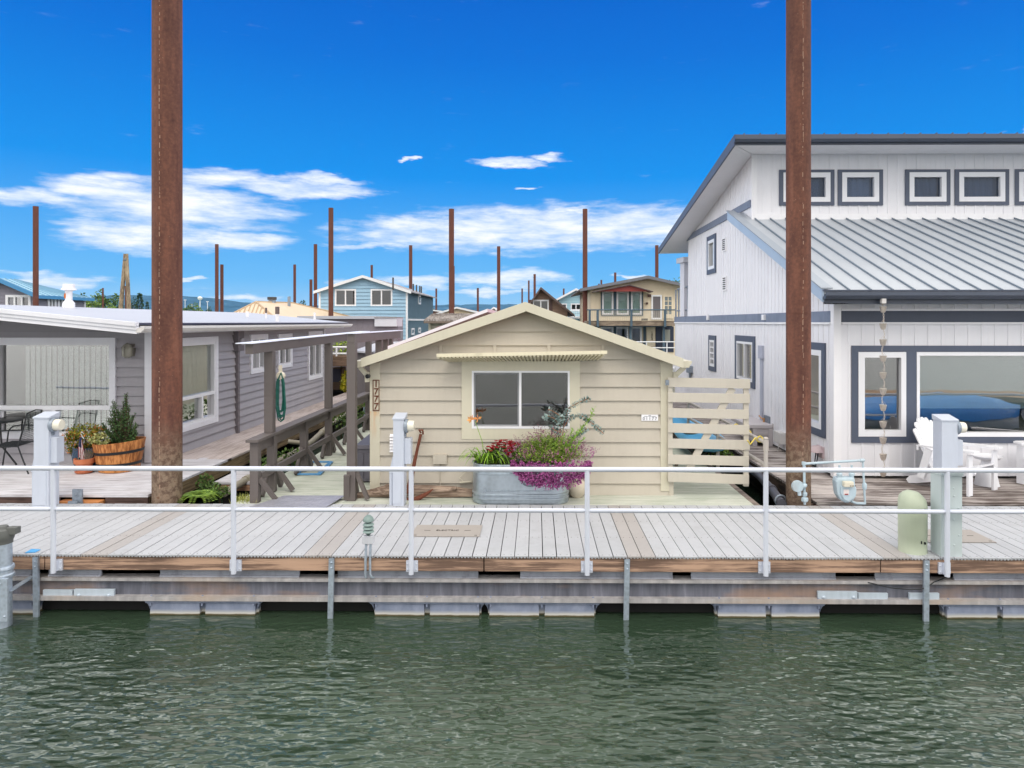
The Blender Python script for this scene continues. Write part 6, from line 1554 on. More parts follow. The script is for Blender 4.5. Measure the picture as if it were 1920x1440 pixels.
s = MB(); a, b = P(1466, 944, 9.2), P(1345, 832, 15); s.tube([a, P(1444, 915, 10.2), P(1425, 893, 11.2), b], .062, 14)
for u in (P(1447, 918, 10.05), P(1462, 938, 9.4)): s.tube([u-(b-a).normalized()*.05, u+(b-a).normalized()*.05], .075, 14)
tag(s.build('waste_pipe', paint('pipe_dark', (84, 84, 92), .1, .5), smooth=True), 'thick dark grey waste pipe slanting into the gap left of the gas pipe pile', 'pipe')
s = MB(); c = P(1463, 938, 9.35); s.tube([c+Vector((.075*math.cos(t_), -.02, .075*math.sin(t_))) for t_ in [6.283*i/12 for i in range(13)]], .012, 6); s.beam(c+Vector((.06, -.06, .0)), c+Vector((.14, -.15, -.16)), .03, .01)
tag(s.build('pipe_clamp', M_galv), 'bright metal clamp round the lower end of the dark waste pipe', 'clamp')
# yellow rope
s = MB(); c = Vector((X_-.01, y0+.4, zt-.05))
for dy in (0, .5, 1.1): s.tube([(X_+.04*math.cos(t_)-.003*dy, y0+.25+dy+.02*math.sin(2*t_), zt-.05+.04*math.sin(t_)) for t_ in [6.283*i/10 for i in range(11)]], .009, 5)
s.tube([(X_-.04, y0+.3, zt-.04), (X_-.14, y0+.22, zt-.12), (X_-.2, y0+.14, zt-.05)], .009, 5)
tag(s.build('yellow_rope', paint('rope_yellow', (226, 206, 96), .1, .8)), 'thin yellow rope knotted round the grey pipe railing beside the slatted gate', 'rope')
# pale storage bench on the side deck
bx0, by0 = PX(1411, 13.3), G(1430, 836, WZ).y; x1 = PX(1448, by0); zt = PZ(1430, 796, by0)
M_bench = paint('bench_mauve', (196, 190, 192), .04, .55)
x0 = PX(1411, by0)
t = thing('storage_bench', 'pale grey garden storage bench against the side wall of the white house', 'bench', ((x0+x1)/2, by0, WZ))
s = MB().box(x0, x1, by0, by0+1.1, WZ+.08, zt-.08); s.build('body', M_bench, t, bevel=.01)
s = MB().box(x0-.1, x1, by0-.03, by0+1.13, zt-.078, zt); s.build('lid', M_bench, t, bevel=.015)
s = MB()
for xx in (x0, x1-.08): s.box(xx, xx+.08, by0-.03, by0-.001, WZ+.0, zt-.08)
s.box(x0+.08, x1-.08, by0-.02, by0-.001, zt-.2, zt-.16); s.build('corner_leg', M_bench, t)
s = MB().prism([(x1+.0, by0-.06, zt-.1), (x1+.14, by0-.06, zt-.12), (x1+.15, by0-.06, zt+.02), (x1+.1, by0-.06, zt+.07), (x1+.0, by0-.06, zt+.02)], (0, .1, 0)); s.build('armrest', M_bench, t, bevel=.01)

# slatted gate at the right of the cottage
gY = 9.5
t = thing('slatted_gate', 'beige gate of wide horizontal slats with a diagonal brace, right of the cottage', 'gate', (PX(1328, gY), gY, FZ))
M_slat = paint('slat_beige', (194, 188, 176), .06, .6, bmp=.1)
def gz(px, py): return PZ(px, py, gY)
for a, b in ((707.5, 711), (736, 738.5), (765, 768), (793, 797), (822, 825.5), (852, 855.5), (885, 890)):
    x0, x1 = PX(1252, gY), PX(1404.5, gY); h = 17.6*gY/FPX; z0, z1 = gz(1252, a), gz(1405, b); dx = rng.uniform(-.012, .012)
    MB().hexa([(x0, gY-.02, z0-h), (x1+dx, gY-.02, z1-h), (x1+dx, gY, z1-h), (x0, gY, z0-h), (x0, gY-.02, z0), (x1+dx, gY-.02, z1), (x1+dx, gY, z1), (x0, gY, z0)]).build('slat', M_slat, t, bevel=.002)
s = MB().box(PX(1253, gY), PX(1261, gY), gY+.002, gY+.09, gz(1253, 905), gz(1253, 709)); s.build('stile', M_slat, t)
s = MB().box(PX(1395, gY), PX(1404, gY), gY+.002, gY+.05, gz(1400, 912), gz(1400, 712)); s.build('stile', M_slat, t)
s = MB().beam((PX(1374, gY), gY+.02, gz(1374, 728)), (PX(1292, gY), gY+.02, gz(1292, 880)), .03, .095, (.6, 0, .6)); s.build('brace', M_slat, t)
s = MB(); s.box(PX(1251, gY)-.03, PX(1251, gY)+.02, gY-.035, gY-.021, gz(1252, 722), gz(1252, 712)); s.build('hinge', M_galvd, t)
# blue kayaks, crate, weeds behind the gate
def kayak(label, loc, rz_, L, mat, tilt=0):
    n, m = 22, 14; vs = []; s = MB()
    for i in range(n+1):
        u = -1+2*i/n; w = .33*(1-abs(u)**2.4)+.004; h = .17*(1-abs(u)**3)+.01; zz = .14*u*u
        for j in range(m):
            a = 2*math.pi*j/m; vs.append(Vector((w*math.cos(a), L/2*u, zz+h*math.sin(a)*(1.0 if math.sin(a) < 0 else .55)+.17)))
    s.add(vs, [(i*m+j, i*m+(j+1) % m, (i+1)*m+(j+1) % m, (i+1)*m+j) for i in range(n) for j in range(m)])
    t = thing('kayak', label, 'kayak')
    s.build('hull', mat, t, smooth=True)
    s = MB(); s.tube([(.22*math.cos(a), .45*math.sin(a), .265) for a in [6.283*i/20 for i in range(21)]], .02, 6); s.build('coaming', M_black, t)
    t.location = loc; t.rotation_euler = (0, tilt, rz_); return t
M_kay = paint('kayak_blue', (92, 176, 222), .06, .35)
ky = 14.2
kayak('light blue kayak lying behind the slatted gate', (PX(1312, 12.8), 12.9, .12), R(0), 4.2, M_kay, R(-12))
s = MB()
for x_ in (PX(1266, 11.5), PX(1330, 11.5)):
    s.box(x_, x_+.05, 11.5, 11.55, -.6, .1); s.box(x_, x_+.05, 14.5, 14.55, -.6, .1)
s.box(PX(1262, 11.5), PX(1338, 11.5), 11.45, 11.5, .05, .12); s.box(PX(1262, 11.5), PX(1338, 11.5), 14.5, 14.56, .05, .12)
tag(s.build('kayak_rack', M_raw), 'grey timber rack carrying the blue kayak over the gap behind the gate', 'rack')
clump('gap_weeds', 'small leafy weeds in the gap under the waste pipe behind the slatted gate', 'plant', [(1347, 852, 12.2, .16, .1), (1358, 856, 11.8, .14, .09)], M_green1, .07, .045, 120)
# ================================================================ houses and piles further off
def paintf(name, rgb, **k): return paint(name, rgb, k.pop('var', .06), k.pop('rough', .65), bmp=0, scale=.6, **k)
def gable(name, label, Yf, xl, xr, eave_py, ridge, depth, wallm, roofm, trimm, row=.28, over=.45, wins=(), doors=(), side_wins=(), vert=False, zbase=-.3, thick=.16, cat='house', eave_r=None, pane=None):
    """house with its gable end towards the dock; xl, xr, ridge in photo pixels on the plane Yf"""
    x0, x1 = PX(xl, Yf), PX(xr, Yf); rx, rz_ = PX(ridge[0], Yf), PZ(*ridge, Yf); ze0 = PZ(xl, eave_py, Yf); ze1 = PZ(xr, eave_r or eave_py, Yf)
    t = thing(name, label, cat, ((x0+x1)/2, Yf, zbase)); W = Wall('X', Yf, -1); yb = Yf+depth
    k0, k1 = (rz_-ze0)/(rx-x0), (rz_-ze1)/(x1-rx)
    rf = lambda x: rz_-(k0*(rx-x) if x < rx else k1*(x-rx))
    holes = [(PX(a, Yf)+.01, PX(b, Yf)-.01, PZ(a, d, Yf)+.01, PZ(a, c, Yf)-.01) for a, b, c, d, *_ in list(wins)+list(doors)]
    s = MB()
    lo = lambda z: x0 if z <= ze0 else min(rx, rx-(rz_-z)/k0)
    hi = lambda z: x1 if z <= ze1 else max(rx, rx+(rz_-z)/k1)
    if vert: W.panels(s, x0, x1, .3, lambda u: zbase, lambda u: rf(u), holes, rib=.05, t=.02)
    else: W.lap(s, zbase, rz_, row, lo, hi, holes, t=.06)
    s.build('wall', wallm, t)
    s = MB(); s.box(x0, x0+.05, Yf+.021, yb, zbase, ze0); s.box(x1-.05, x1, Yf+.021, yb, zbase, ze1); s.prism([(x0, yb, zbase), (x1, yb, zbase), (x1, yb, ze1), (rx, yb, rz_), (x0, yb, ze0)], (0, -.04, 0))
    s.build('side_wall', wallm if not isinstance(wallm, tuple) else wallm[0], t)
    for (xa, za, xb, zb) in ((x0-over, rf(x0-over), rx, rz_), (rx, rz_, x1+over, rf(x1+over))):
        s = MB().prism([(xa, Yf-over, za+.0), (xb, Yf-over, zb+.0), (xb, Yf-over, zb+thick*.6), (xa, Yf-over, za+thick*.6)], (0, depth+2*over, 0)); s.build('roof', roofm, t)
        s = MB().prism([(xa, Yf-over-.03, za-.1), (xb, Yf-over-.03, zb-.1), (xb, Yf-over-.03, zb+thick*.6+.02), (xa, Yf-over-.03, za+thick*.6+.02)], (0, .028, 0)); s.build('barge_board', trimm, t)
    for a, b, c, d, nc in wins:
        u = [PX(a, Yf), PX(b, Yf), PZ(a, d, Yf), PZ(a, c, Yf)]; window(W, t, *u, cells_grid(*u, .12, nc, 1, .1), M_vinyl, pane or M_glassf, proud=.05, depth=.08)
    return t, W, x0, x1, ze0, ze1, yb
M_bluesid = paintf('blue_siding', (148, 182, 206)); M_shing = paintf('grey_shingle', (150, 146, 146), var=.16)
M_trimw = paintf('far_white', (226, 228, 232))
t, W, x0, x1, z0, z1, yb = gable('blue_house', 'light blue two-storey gabled house with two white slider windows, rising beyond the grey bungalow', 53, 598.5, 764, 546, (682, 519), 13.2, M_bluesid, M_shing, M_trimw,
      wins=((628, 668, 542, 574, 2), (695, 736, 542, 574, 2)), over=.35)
s = MB()
for xx, sg in ((x0, -1), (x1, 1)): s.box(xx-.12 if sg > 0 else xx-.03, xx+.03 if sg > 0 else xx+.12, 52.94, 52.999, -.3, z0-.1)
s.build('corner_board', M_trimw, t)
S_ = Wall('Y', x1, 1)
s = MB(); S_.panels(s, 53.1, yb, .4, lambda u: -.3, lambda u: z1, [], rib=.06, t=.03); s.build('side_siding', M_bluesid, t)
s = MB(); S_.box(s, 53.1, yb, SZ(780, 601, x1), SZ(780, 598, x1), .03, .06); s.build('side_band', M_trimw, t)
for pa, pb, c, d in ((784, 788, 554, 571), (771, 776, 615, 628), (784, 788, 614, 624)):
    u = fix([SY(pa, x1), SY(pb, x1), SZ(pb, d, x1), SZ(pb, c, x1)]); window(S_, t, *u, cells_grid(*u, .14, 1, 1), M_vinyl, M_glassf, proud=.06, depth=.06)
for px in (775, 781, 787, 790, 737): 
    Y_ = SY(px, x1-.6); MB().tube([(x1-.6, Y_, z1), (x1-.6, Y_, z1+.9)], .07, 6).build('vent_pipe', paintf('vent_dark', (70, 66, 64)), t)
# blue-roofed house at the left
M_bgrey = paintf('bluish_grey_siding', (128, 126, 138)); M_bluemetal = paintf('blue_metal_roof', (150, 188, 206), rough=.4); M_bluetrim = paintf('blue_trim', (74, 138, 186))
Yf = 52; xa = PX(-120, Yf); t = thing('blue_roofed_house', 'grey house with a pale blue metal roof and bright blue eaves at the far left', 'house', (PX(60, Yf), Yf, -.3))
W = Wall('X', Yf, -1)
rp = P(3, 522, Yf); ep = P(78, 553, Yf-.4); z1 = PZ(60, 552, Yf); x1 = PX(66, Yf)
wn_ = [(11, 58, 553, 575)]
holes = [(PX(a, Yf)+.01, PX(b, Yf)-.01, PZ(a, d, Yf)+.01, PZ(a, c, Yf)-.01) for a, b, c, d in wn_]
k1 = (rp.z-z1)/(x1+.3-rp.x)
s = MB(); W.lap(s, -.3, rp.z, .28, lambda z: xa if z <= z1 else max(xa, rp.x-(rp.z-z)/k1), lambda z: x1 if z <= z1 else max(rp.x, rp.x+(rp.z-z)/k1), holes, t=.03); s.build('wall', M_bgrey, t)
u = [PX(11, Yf), PX(58, Yf), PZ(11, 577, Yf), PZ(11, 553, Yf)]; window(W, t, *u, cells_grid(*u, .18, 3, 1, .12), M_vinyl, M_glassf, proud=.05, depth=.08)
Yb = SY(167, x1+.6); Yb = min(Yb, 66)
s = MB(); x2 = PX(158, 66)
# right-hand long wall runs back, a roof plane falls to it
bx = x1; yb = SY(159, x1)
W2 = Wall('Y', x1, 1); hs_ = [fix([SY(89, x1), SY(105, x1), SZ(105, 580, x1), SZ(105, 557, x1)]), fix([SY(108, x1), SY(124, x1), SZ(124, 580, x1), SZ(124, 557, x1)])]
s = MB(); W2.lap(s, -.3, z1, .28, lambda z: Yf+.03, lambda z: yb, [(h[0]+.02, h[1]-.02, h[2]+.02, h[3]-.02) for h in hs_], t=.03); s.build('wall', M_bgrey, t)
for h in hs_: window(W2, t, *h, cells_grid(*h, .2, 2, 1, .15), M_vinyl, M_glassf, proud=.05, depth=.08)
s = MB().prism([(xa, yb, -.3), (x1, yb, -.3), (x1, yb, z1), (xa, yb, z1)], (0, -.05, 0)); s.build('wall', M_bgrey, t)
xe = x1+.5; zee = rp.z-k1*(xe-rp.x)
yr = yb-4.5
s = MB().prism([(rp.x, Yf-.5, rp.z), (xe, Yf-.5, zee), (xe, yb+.5, zee), (rp.x, yr, rp.z)], (0, 0, -.12)); s.prism([(rp.x, yr, rp.z), (xe, yb+.5, zee), (rp.x-(xe-rp.x), yb+.5, zee)], (0, 0, -.12)); s.prism([(rp.x, Yf-.5, rp.z), (rp.x, yr, rp.z), (rp.x-(xe-rp.x), yb+.5, zee), (rp.x-(xe-rp.x), Yf-.5, zee)], (0, 0, -.12)); s.build('roof', M_bluemetal, t)
s = MB()
y = Yf-.3
while y < yb: s.beam((rp.x, min(y, yr+ .001) if y < yr else yr, rp.z+.03), (xe, y, zee+.03), .06, .06); y += .6
s.build('standing_seam', paintf('blue_seam', (120, 160, 184)), t)
s = MB(); s.beam((rp.x, Yf-.52, rp.z-.08), (xe, Yf-.52, zee-.08), .05, .3); s.beam((rp.x, Yf-.52, rp.z-.08), (rp.x-(xe-rp.x), Yf-.52, zee-.08), .05, .3); s.box(xe-.03, xe+.03, Yf-.5, yb+.5, zee-.24, zee+.02); s.build('fascia', M_bluetrim, t)
s = MB(); s.box(x1+.0, x1+.08, yb-.14, yb+.02, -.3, z1-.05); s.build('corner_board', M_trimw, t)
# tan hip roof house
M_tanroof = paintf('tan_metal_roof', (206, 186, 160), rough=.5); Yf = 44; r0, r1 = P(480, 566, Yf+2.6), P(548, 568, Yf+5.5)
t = thing('tan_roofed_house', 'low house showing only its tan standing seam hip roof behind the grey bungalow roof', 'house', (r0.x, Yf, -.3))
c = [P(428, 588, Yf), P(520, 590, Yf)]; x0 = c[0].x; x1 = PX(520, Yf); ze = c[0].z-.25
x3 = PX(600, Yf); y3 = Yf+14
pts = [Vector((x0-.2, Yf, ze)), Vector((PX(515, Yf), Yf, ze)), Vector((x3, Yf+9, ze)), Vector((x3, y3, ze)), Vector((x0-.2, y3, ze))]
s = MB(); s.poly([pts[0], pts[1], r0]); s.poly([pts[1], pts[2], r1, r0]); s.poly([pts[2], pts[3], r1]); s.poly([pts[3], pts[4], r0, r1]); s.poly([pts[4], pts[0], r0]); s.poly(pts); s.build('roof', M_tanroof, t)
s = MB()
for k in range(1, 12):
    u = k/12; a = pts[0].lerp(pts[1], u); 
    b = pts[0].lerp(r0, min(1, 2*u)) if u < .5 else pts[1].lerp(r0, min(1, 2*(1-u)))
    s.beam(a+Vector((0, 0, .03)), b+Vector((0, 0, .03)), .05, .06)
for a, b in ((pts[0], r0), (pts[1], r0), (r0, r1), (pts[2], r1)): s.tube([a, b], .07, 6)
s.build('standing_seam', paintf('tan_seam', (176, 152, 124)), t)
s = MB(); s.prism([Vector((p.x*.985, p.y+.2, -.3)) for p in pts], (0, 0, ze+.2)); s.build('wall', paintf('tan_wall', (190, 176, 158)), t)
p = P(510, 568, Yf+4); MB().tube([(p.x, p.y, p.z-.3), (p.x, p.y, PZ(510, 562, p.y))], .25, 10).build('chimney', M_galvd, t); MB().tube([(p.x, p.y, PZ(510, 562, p.y)), (p.x, p.y, PZ(510, 557, p.y))], .32, 10).build('chimney_cap', paintf('vent_dark', (70, 66, 64)), t)
p = P(542, 578, Yf+4.3); MB().tube([(p.x, p.y, p.z-.6), (p.x, p.y, PZ(542, 556, p.y))], .11, 8).build('vent_pipe', M_galvd, t)
# grey flat-roofed annex behind the bungalow
Yf = 23.5; x0, x1 = PX(560, Yf), PX(703, Yf); zt = PZ(660, 598, Yf); M_annex = paint('annex_grey', (132, 126, 134), .05, .6)
t = thing('grey_annex', 'grey vertical-boarded flat-roofed building behind the far end of the bungalow', 'house', ((x0+x1)/2, Yf, GZ))
W = Wall('X', Yf, -1); s = MB(); W.panels(s, x0, PX(746, Yf), .2, lambda u: GZ+.0, lambda u: zt-.0 if u < x1 else PZ(720, 611, Yf), [], rib=.012, t=-.012); s.build('wall', M_annex, t)
s = MB().box(x0, x1+.02, Yf-.15, Yf+5, zt, zt+.1); s.build('roof_edge', M_memb, t)
s = MB().box(PX(703.5, Yf), PX(745, Yf), Yf-.1, Yf+.9, PZ(720, 612, Yf), PZ(720, 596, Yf)); s.build('roof_box', paint('box_white', (206, 208, 216), .04, .5), t); MB().box(PX(703.5, Yf), PX(746, Yf), Yf-.14, Yf+.94, PZ(720, 596, Yf)+.003, PZ(720, 596, Yf)+.03).build('box_cap', paint('cap_grey2', (150, 150, 150), .05), t)
s = MB().box(x0, x1, Yf+.06, Yf+5, GZ, zt-.01); s.box(x1+.01, PX(745, Yf), Yf+.06, Yf+.5, GZ, PZ(720, 613, Yf)); s.build('body', M_annex, t)
s = MB(); s.prism([(PX(663, 20), 20, PZ(663, 657, 20)), (PX(695, 20), 20, PZ(695, 660, 20)), (PX(712, 20), 23, PZ(712, 640, 23)), (PX(663, 20), 23, PZ(663, 642, 23))], (0, 0, -.05)); s.build('shed_roof', M_memb, t)
s = MB(); W3 = Wall('X', 20.1, -1); W3.panels(s, PX(655, 20.1), PX(700, 20.1), .2, lambda u: GZ, lambda u: PZ(680, 660, 20.1), [], rib=.012, t=-.012); s.build('shed_wall', paint('annex_dark', (104, 100, 104), .05, .6), t)
Yr_ = 22.2; s = MB(); xa, xb = PX(617, Yr_), PX(652, Yr_); za = PZ(630, 651, Yr_)
t = thing('white_deck_rail', 'short white metal railing before the grey annex, seen between the pergola posts', 'railing', (xa, Yr_, GZ))
for py in (651, 663): s.tube([(xa, Yr_, PZ(630, py, Yr_)), (xb, Yr_, PZ(630, py, Yr_))], .03, 6)
zq_ = PZ(630, 669, Yr_); s.tube([(PX(631, Yr_), Yr_, zq_), (PX(631, Yr_), Yr_, za)], .03, 6); s.tube([(xb, Yr_, zq_), (xb, Yr_, za)], .03, 6); s.build('bars', M_white, t)
MB().box(xa-.2, xb+.1, Yr_-.05, Yr_+1.0, PZ(630, 672, Yr_)-.25, PZ(630, 668, Yr_)).build('platform', wood('platform_brown', (130, 108, 92), (90, 72, 60), 'X'), t)
c = P(640, 650, 23.0); s = MB(); leaf_cloud(s, c, (.35, .2, .3), 160, .12, .06); st = MB(); st.tube([(c.x, c.y, GZ), c], .03, 6)
t = thing('balcony_plant', 'pale green potted plant behind the short white railing', 'plant', (c.x, c.y, GZ)); s.build('foliage', foliage('lime_leaf', (168, 186, 76), (92, 124, 44)), t, fixn=False); st.build('stem', M_green1, t)
# red-roofed porch and shake roof house behind the cottage
Yf = 22.5; t = thing('red_porch', 'faded red metal lean-to roof showing above the left slope of the cottage', 'shed', (PX(790, Yf), Yf, FZ))
s = MB().prism([P(740, 662, Yf), P(822, 612, Yf), P(830, 611, Yf+3), P(772, 640, Yf+3)], (0, 0, -.06)); s.build('roof', M_roofr, t)
s = MB().box(PX(752, Yf), PX(822, Yf), Yf+.1, Yf+2.8, FZ, PZ(760, 664, Yf)-.02); s.build('wall', M_annex, t)
M_shake = wood('shake_grey', (176, 170, 166), (120, 112, 108), 'Z', rough=.9); Yf = 30
t = thing('shake_roofed_house', 'small house with a rough grey cedar shake roof peeking above the cottage roof', 'house', (PX(850, Yf), Yf, -.3))
a, b = P(799, 601, Yf), P(806, 588, Yf+2.6); x1 = PX(990, Yf); nr = 9
s = MB()
for j in range(nr):
    u0, u1 = j/nr, (j+1.25)/nr; x = a.x-.1
    while x < x1:
        w_ = rng.uniform(.18, .42); y0, y1 = a.y+(b.y-a.y)*u0+rng.uniform(-.03, .03), a.y+(b.y-a.y)*min(1, u1); zz0, zz1 = a.z+(b.z-a.z)*u0, a.z+(b.z-a.z)*min(1, u1)
        l = .035+rng.uniform(0, .02); s.hexa([(x, y0, zz0-.02), (x+w_-.012, y0, zz0-.02), (x+w_-.012, y1, zz1-.02), (x, y1, zz1-.02), (x, y0, zz0+l), (x+w_-.012, y0, zz0+l), (x+w_-.012, y1, zz1+.006), (x, y1, zz1+.006)]); x += w_
s.prism([(a.x-.1, a.y, a.z-.03), (x1, a.y, a.z-.03), (x1, b.y+3, a.z-.03), (a.x-.1, b.y+3, a.z-.03)], (0, 0, .01)); s.prism([(a.x-.1, b.y, b.z), (x1, b.y, b.z), (x1, b.y+3, a.z), (a.x-.1, b.y+3, a.z)], (0, 0, -.04)); s.build('roof', M_shake, t)
s = MB().box(a.x+.05, x1, Yf+.3, b.y+2.8, -.3, a.z-.03); s.build('wall', M_cream, t); s = MB().box(a.x-.1, x1, Yf-.05, Yf, a.z-.12, a.z-.03); s.build('fascia', paintf('fascia_brown', (120, 108, 98)), t)
for px in (805, 829, 852): MB().box(PX(px, Yf)-.03, PX(px, Yf)+.03, Yf+.2, Yf+.29, -.3, a.z-.04).build('post', M_cream, t)
# brown gabled house and light blue house beyond
M_brownsid = paintf('brown_siding', (134, 110, 94)); M_brownroof = paintf('brown_roof', (92, 78, 76))
t, *_r = gable('brown_house', 'brown steep-gabled house with a white window and dark shutters, above the cottage roof', 60, 985, 1064, 582, (1014, 541), 10, M_brownsid, M_brownroof, M_brownroof, wins=((999, 1029, 562, 583, 2),), over=.6)
W = Wall('X', 60, -1); s = MB()
for a, b in ((993, 998), (1030, 1036)): W.box(s, PX(a, 60), PX(b, 60), PZ(a, 584, 60), PZ(a, 562, 60), .03, .09)
s.build('shutter', paintf('shutter_dark', (84, 64, 60)), t)
t, *_r = gable('pale_blue_house', 'pale blue gabled house with a white-railed balcony, between the brown house and the cream house', 72, 1048, 1112, 560, (1080, 543), 10, paintf('pale_blue_siding', (158, 196, 210)), M_shing, M_trimw, wins=((1070, 1090, 569, 582, 2), (1053, 1063, 569, 580, 1)), over=.5)
s = MB(); Y_ = 71
for py in (583, 594): s.tube([(PX(1066, Y_), Y_, PZ(1070, py, Y_)), (PX(1110, Y_), Y_, PZ(1070, py, Y_))], .05, 5)
for k in range(12): x = PX(1067, Y_)+k*.2; s.tube([(x, Y_, PZ(1070, 594, Y_)), (x, Y_, PZ(1070, 583, Y_))], .03, 4)
s.build('balcony_rail', M_trimw, t); MB().box(PX(1066, Y_), PX(1112, Y_), Y_, 72, PZ(1070, 597, Y_), PZ(1070, 595, Y_)).build('balcony_floor', M_trimw, t)
# cream two-storey house with balcony
M_creamh = paintf('cream_panel', (228, 214, 188)); M_teal = paintf('teal_post', (72, 92, 106)); M_dkroof = paintf('dark_roof', (104, 92, 92))
Yf = 50; t, W, x0, x1, z0, z1, yb = gable('cream_house', 'cream two-storey house with a teal-posted balcony, tall windows and dark red porch gable', Yf, 1107, 1300, 541, (1212, 521), 12, M_creamh, M_dkroof, paintf('barge_slate', (110, 112, 120)),
      wins=((1129, 1150, 546, 590, 1), (1156, 1179, 546, 590, 1), (1183, 1203, 546, 590, 1), (1127, 1150, 613, 650, 1), (1154, 1178, 613, 650, 1), (1182, 1203, 613, 650, 1)), vert=True, over=.8, pane=glass('cream_house_glass', (.88, .97, .94), 1.0, .08))
s = MB()
for a, b in ((1150.5, 1155.5), (1179.3, 1182.7)): W.box(s, PX(a, Yf), PX(b, Yf), PZ(a, 591, Yf), PZ(a, 546, Yf), .02, .07); W.box(s, PX(a, Yf), PX(b, Yf), PZ(a, 650, Yf), PZ(a, 612, Yf), .02, .07)
W.box(s, PX(1127, Yf), PX(1205, Yf), PZ(1150, 592.5, Yf), PZ(1150, 590.5, Yf), .02, .07); W.box(s, PX(1127, Yf), PX(1205, Yf), PZ(1150, 546, Yf), PZ(1150, 544.5, Yf), .02, .07); W.box(s, PX(1206, Yf), PX(1211, Yf), PZ(1150, 650, Yf), PZ(1150, 612, Yf), .02, .07); W.box(s, PX(1126.5, Yf), PX(1128.5, Yf), PZ(1150, 591, Yf), PZ(1150, 545, Yf), .02, .07); W.box(s, PX(1203.5, Yf), PX(1205.5, Yf), PZ(1150, 591, Yf), PZ(1150, 545, Yf), .02, .07)
s.build('window_surround', M_teal, t)
s = MB()
for a, b in ((1130.5, 1148.5), (1157.5, 1177), (1184.5, 1201.5)): 
    W.box(s, PX(a, Yf), PX(b, Yf), PZ(a, 589, Yf), PZ(a, 547, Yf), -.2, -.17)
s.build('drape', paintf('drape_mint', (206, 226, 216)), t)
s = MB().prism([P(1118, 546.5, 48.6), P(1180, 536, 48.6), P(1224, 546.5, 48.6)], (0, .1, 0)); s.build('porch_gable', paintf('dark_red', (140, 62, 58)), t)
s = MB(); s.prism([P(1113, 547.5, 48.4), P(1180, 534.5, 48.4), P(1180, 533, 48.4), P(1113, 546, 48.4)], (0, 1.5, 0)); s.prism([P(1225, 547.5, 48.4), P(1180, 534.5, 48.4), P(1180, 533, 48.4), P(1225, 546, 48.4)], (0, 1.5, 0)); s.build('porch_roof', M_dkroof, t)
M_glassp = paintf('door_pane', (120, 132, 138), rough=.15)
# doors on both floors
u = [PX(1221, Yf), PX(1241, Yf), PZ(1230, 599, Yf), PZ(1230, 553, Yf)]
s = MB(); W.frame(s, *u, [(u[0]+.12, u[1]-.12, u[2]+.12, u[3]-.12)], .02, .08); d = s.build('screen_door', M_trimw, t); s = MB(); W.box(s, u[0]+.12, u[1]-.12, u[2]+.12, u[3]-.12, .01, .04); s.build('screen', paintf('screen_dark', (104, 100, 104)), d)
u = [PX(1243, Yf), PX(1262, Yf), PZ(1250, 597, Yf), PZ(1250, 554, Yf)]; cs_ = cells_grid(u[0]+.05, u[1]-.05, u[2]+.22, u[3]-.03, .07, 2, 4, .05)
s = MB(); W.frame(s, *u, cs_, .02, .09); d = s.build('french_door', M_creamh, t); s = MB()
for q in cs_: s.poly([W.pt(q[0], q[2], .04), W.pt(q[1], q[2], .04), W.pt(q[1], q[3], .04), W.pt(q[0], q[3], .04)])
s.build('pane', M_glassp, d)
s = MB(); W.box(s, PX(1212, Yf), PX(1228, Yf), PZ(1220, 650, Yf), PZ(1220, 612, Yf), .02, .1); s.build('lower_panel', M_creamh, t)
ax = PX(1222, Yf)
for i, ch in enumerate('1404'): lettering('numeral', ch, .28, M_ink, t, (ax, Yf-.12, PZ(1222, 624+i*4, Yf)))
s = MB(); W.box(s, PX(1229, Yf), PX(1263, Yf), PZ(1240, 660, Yf), PZ(1240, 612, Yf), .02, .06); d = s.build('lower_door', paintf('door_navy', (52, 60, 78)), t); s = MB(); W.box(s, PX(1241, Yf), PX(1256, Yf), PZ(1240, 640, Yf), PZ(1240, 618, Yf), .061, .1); s.build('door_light', paintf('door_light', (150, 152, 144)), d)
s = MB(); W.box(s, PX(1217, Yf)-.12, PX(1217, Yf)+.12, PZ(1215, 557, Yf), PZ(1215, 552, Yf), .02, .2); s.build('porch_lamp', paintf('lamp_brown', (84, 62, 56)), t); s = MB(); W.box(s, PX(1212.5, Yf)-.08, PX(1212.5, Yf)+.08, PZ(1212, 571, Yf), PZ(1212, 567, Yf), .02, .15); s.build('door_bell', paintf('lamp_brown', (84, 62, 56)), t)
yB = 47.6; s = MB().box(PX(1100, yB), PX(1268, yB), yB, Yf-.03, PZ(1180, 611, yB), PZ(1180, 601.5, yB)); s.build('balcony_floor', wood('balcony_wood', (150, 136, 120), (104, 92, 82), 'X'), t)
MB().box(PX(1108, yB)+.4, PX(1262, yB), yB+.3, Yf-.1, PZ(1180, 613, yB), PZ(1180, 611.2, yB)).build('balcony_beam', M_teal, t)
for px in (1105.5, 1120.5, 1183.5, 1246.5): MB().box(PX(px, yB)-.075, PX(px, yB)+.075, yB-.17, yB-.01, PZ(px, 612.5, yB), PZ(px, 581.5, yB)).build('balcony_post', M_teal, t)
for px in (1122, 1184, 1247): MB().box(PX(px, yB)-.08, PX(px, yB)+.08, yB+.4, yB+.56, -.3, PZ(px, 613, yB)).build('support_post', M_teal, t)
s = MB().tube([(PX(1100, yB), yB-.1, PZ(1180, 581, yB)), (PX(1268, yB), yB-.1, PZ(1180, 581, yB))], .045, 6); s.build('balcony_rail', M_teal, t)
s = MB()
for k in range(9): z = PZ(1180, 583+k*2.1, yB); s.tube([(PX(1104, yB), yB-.08, z), (PX(1268, yB), yB-.08, z)], .010, 4, caps=False)
x = PX(1104, yB)
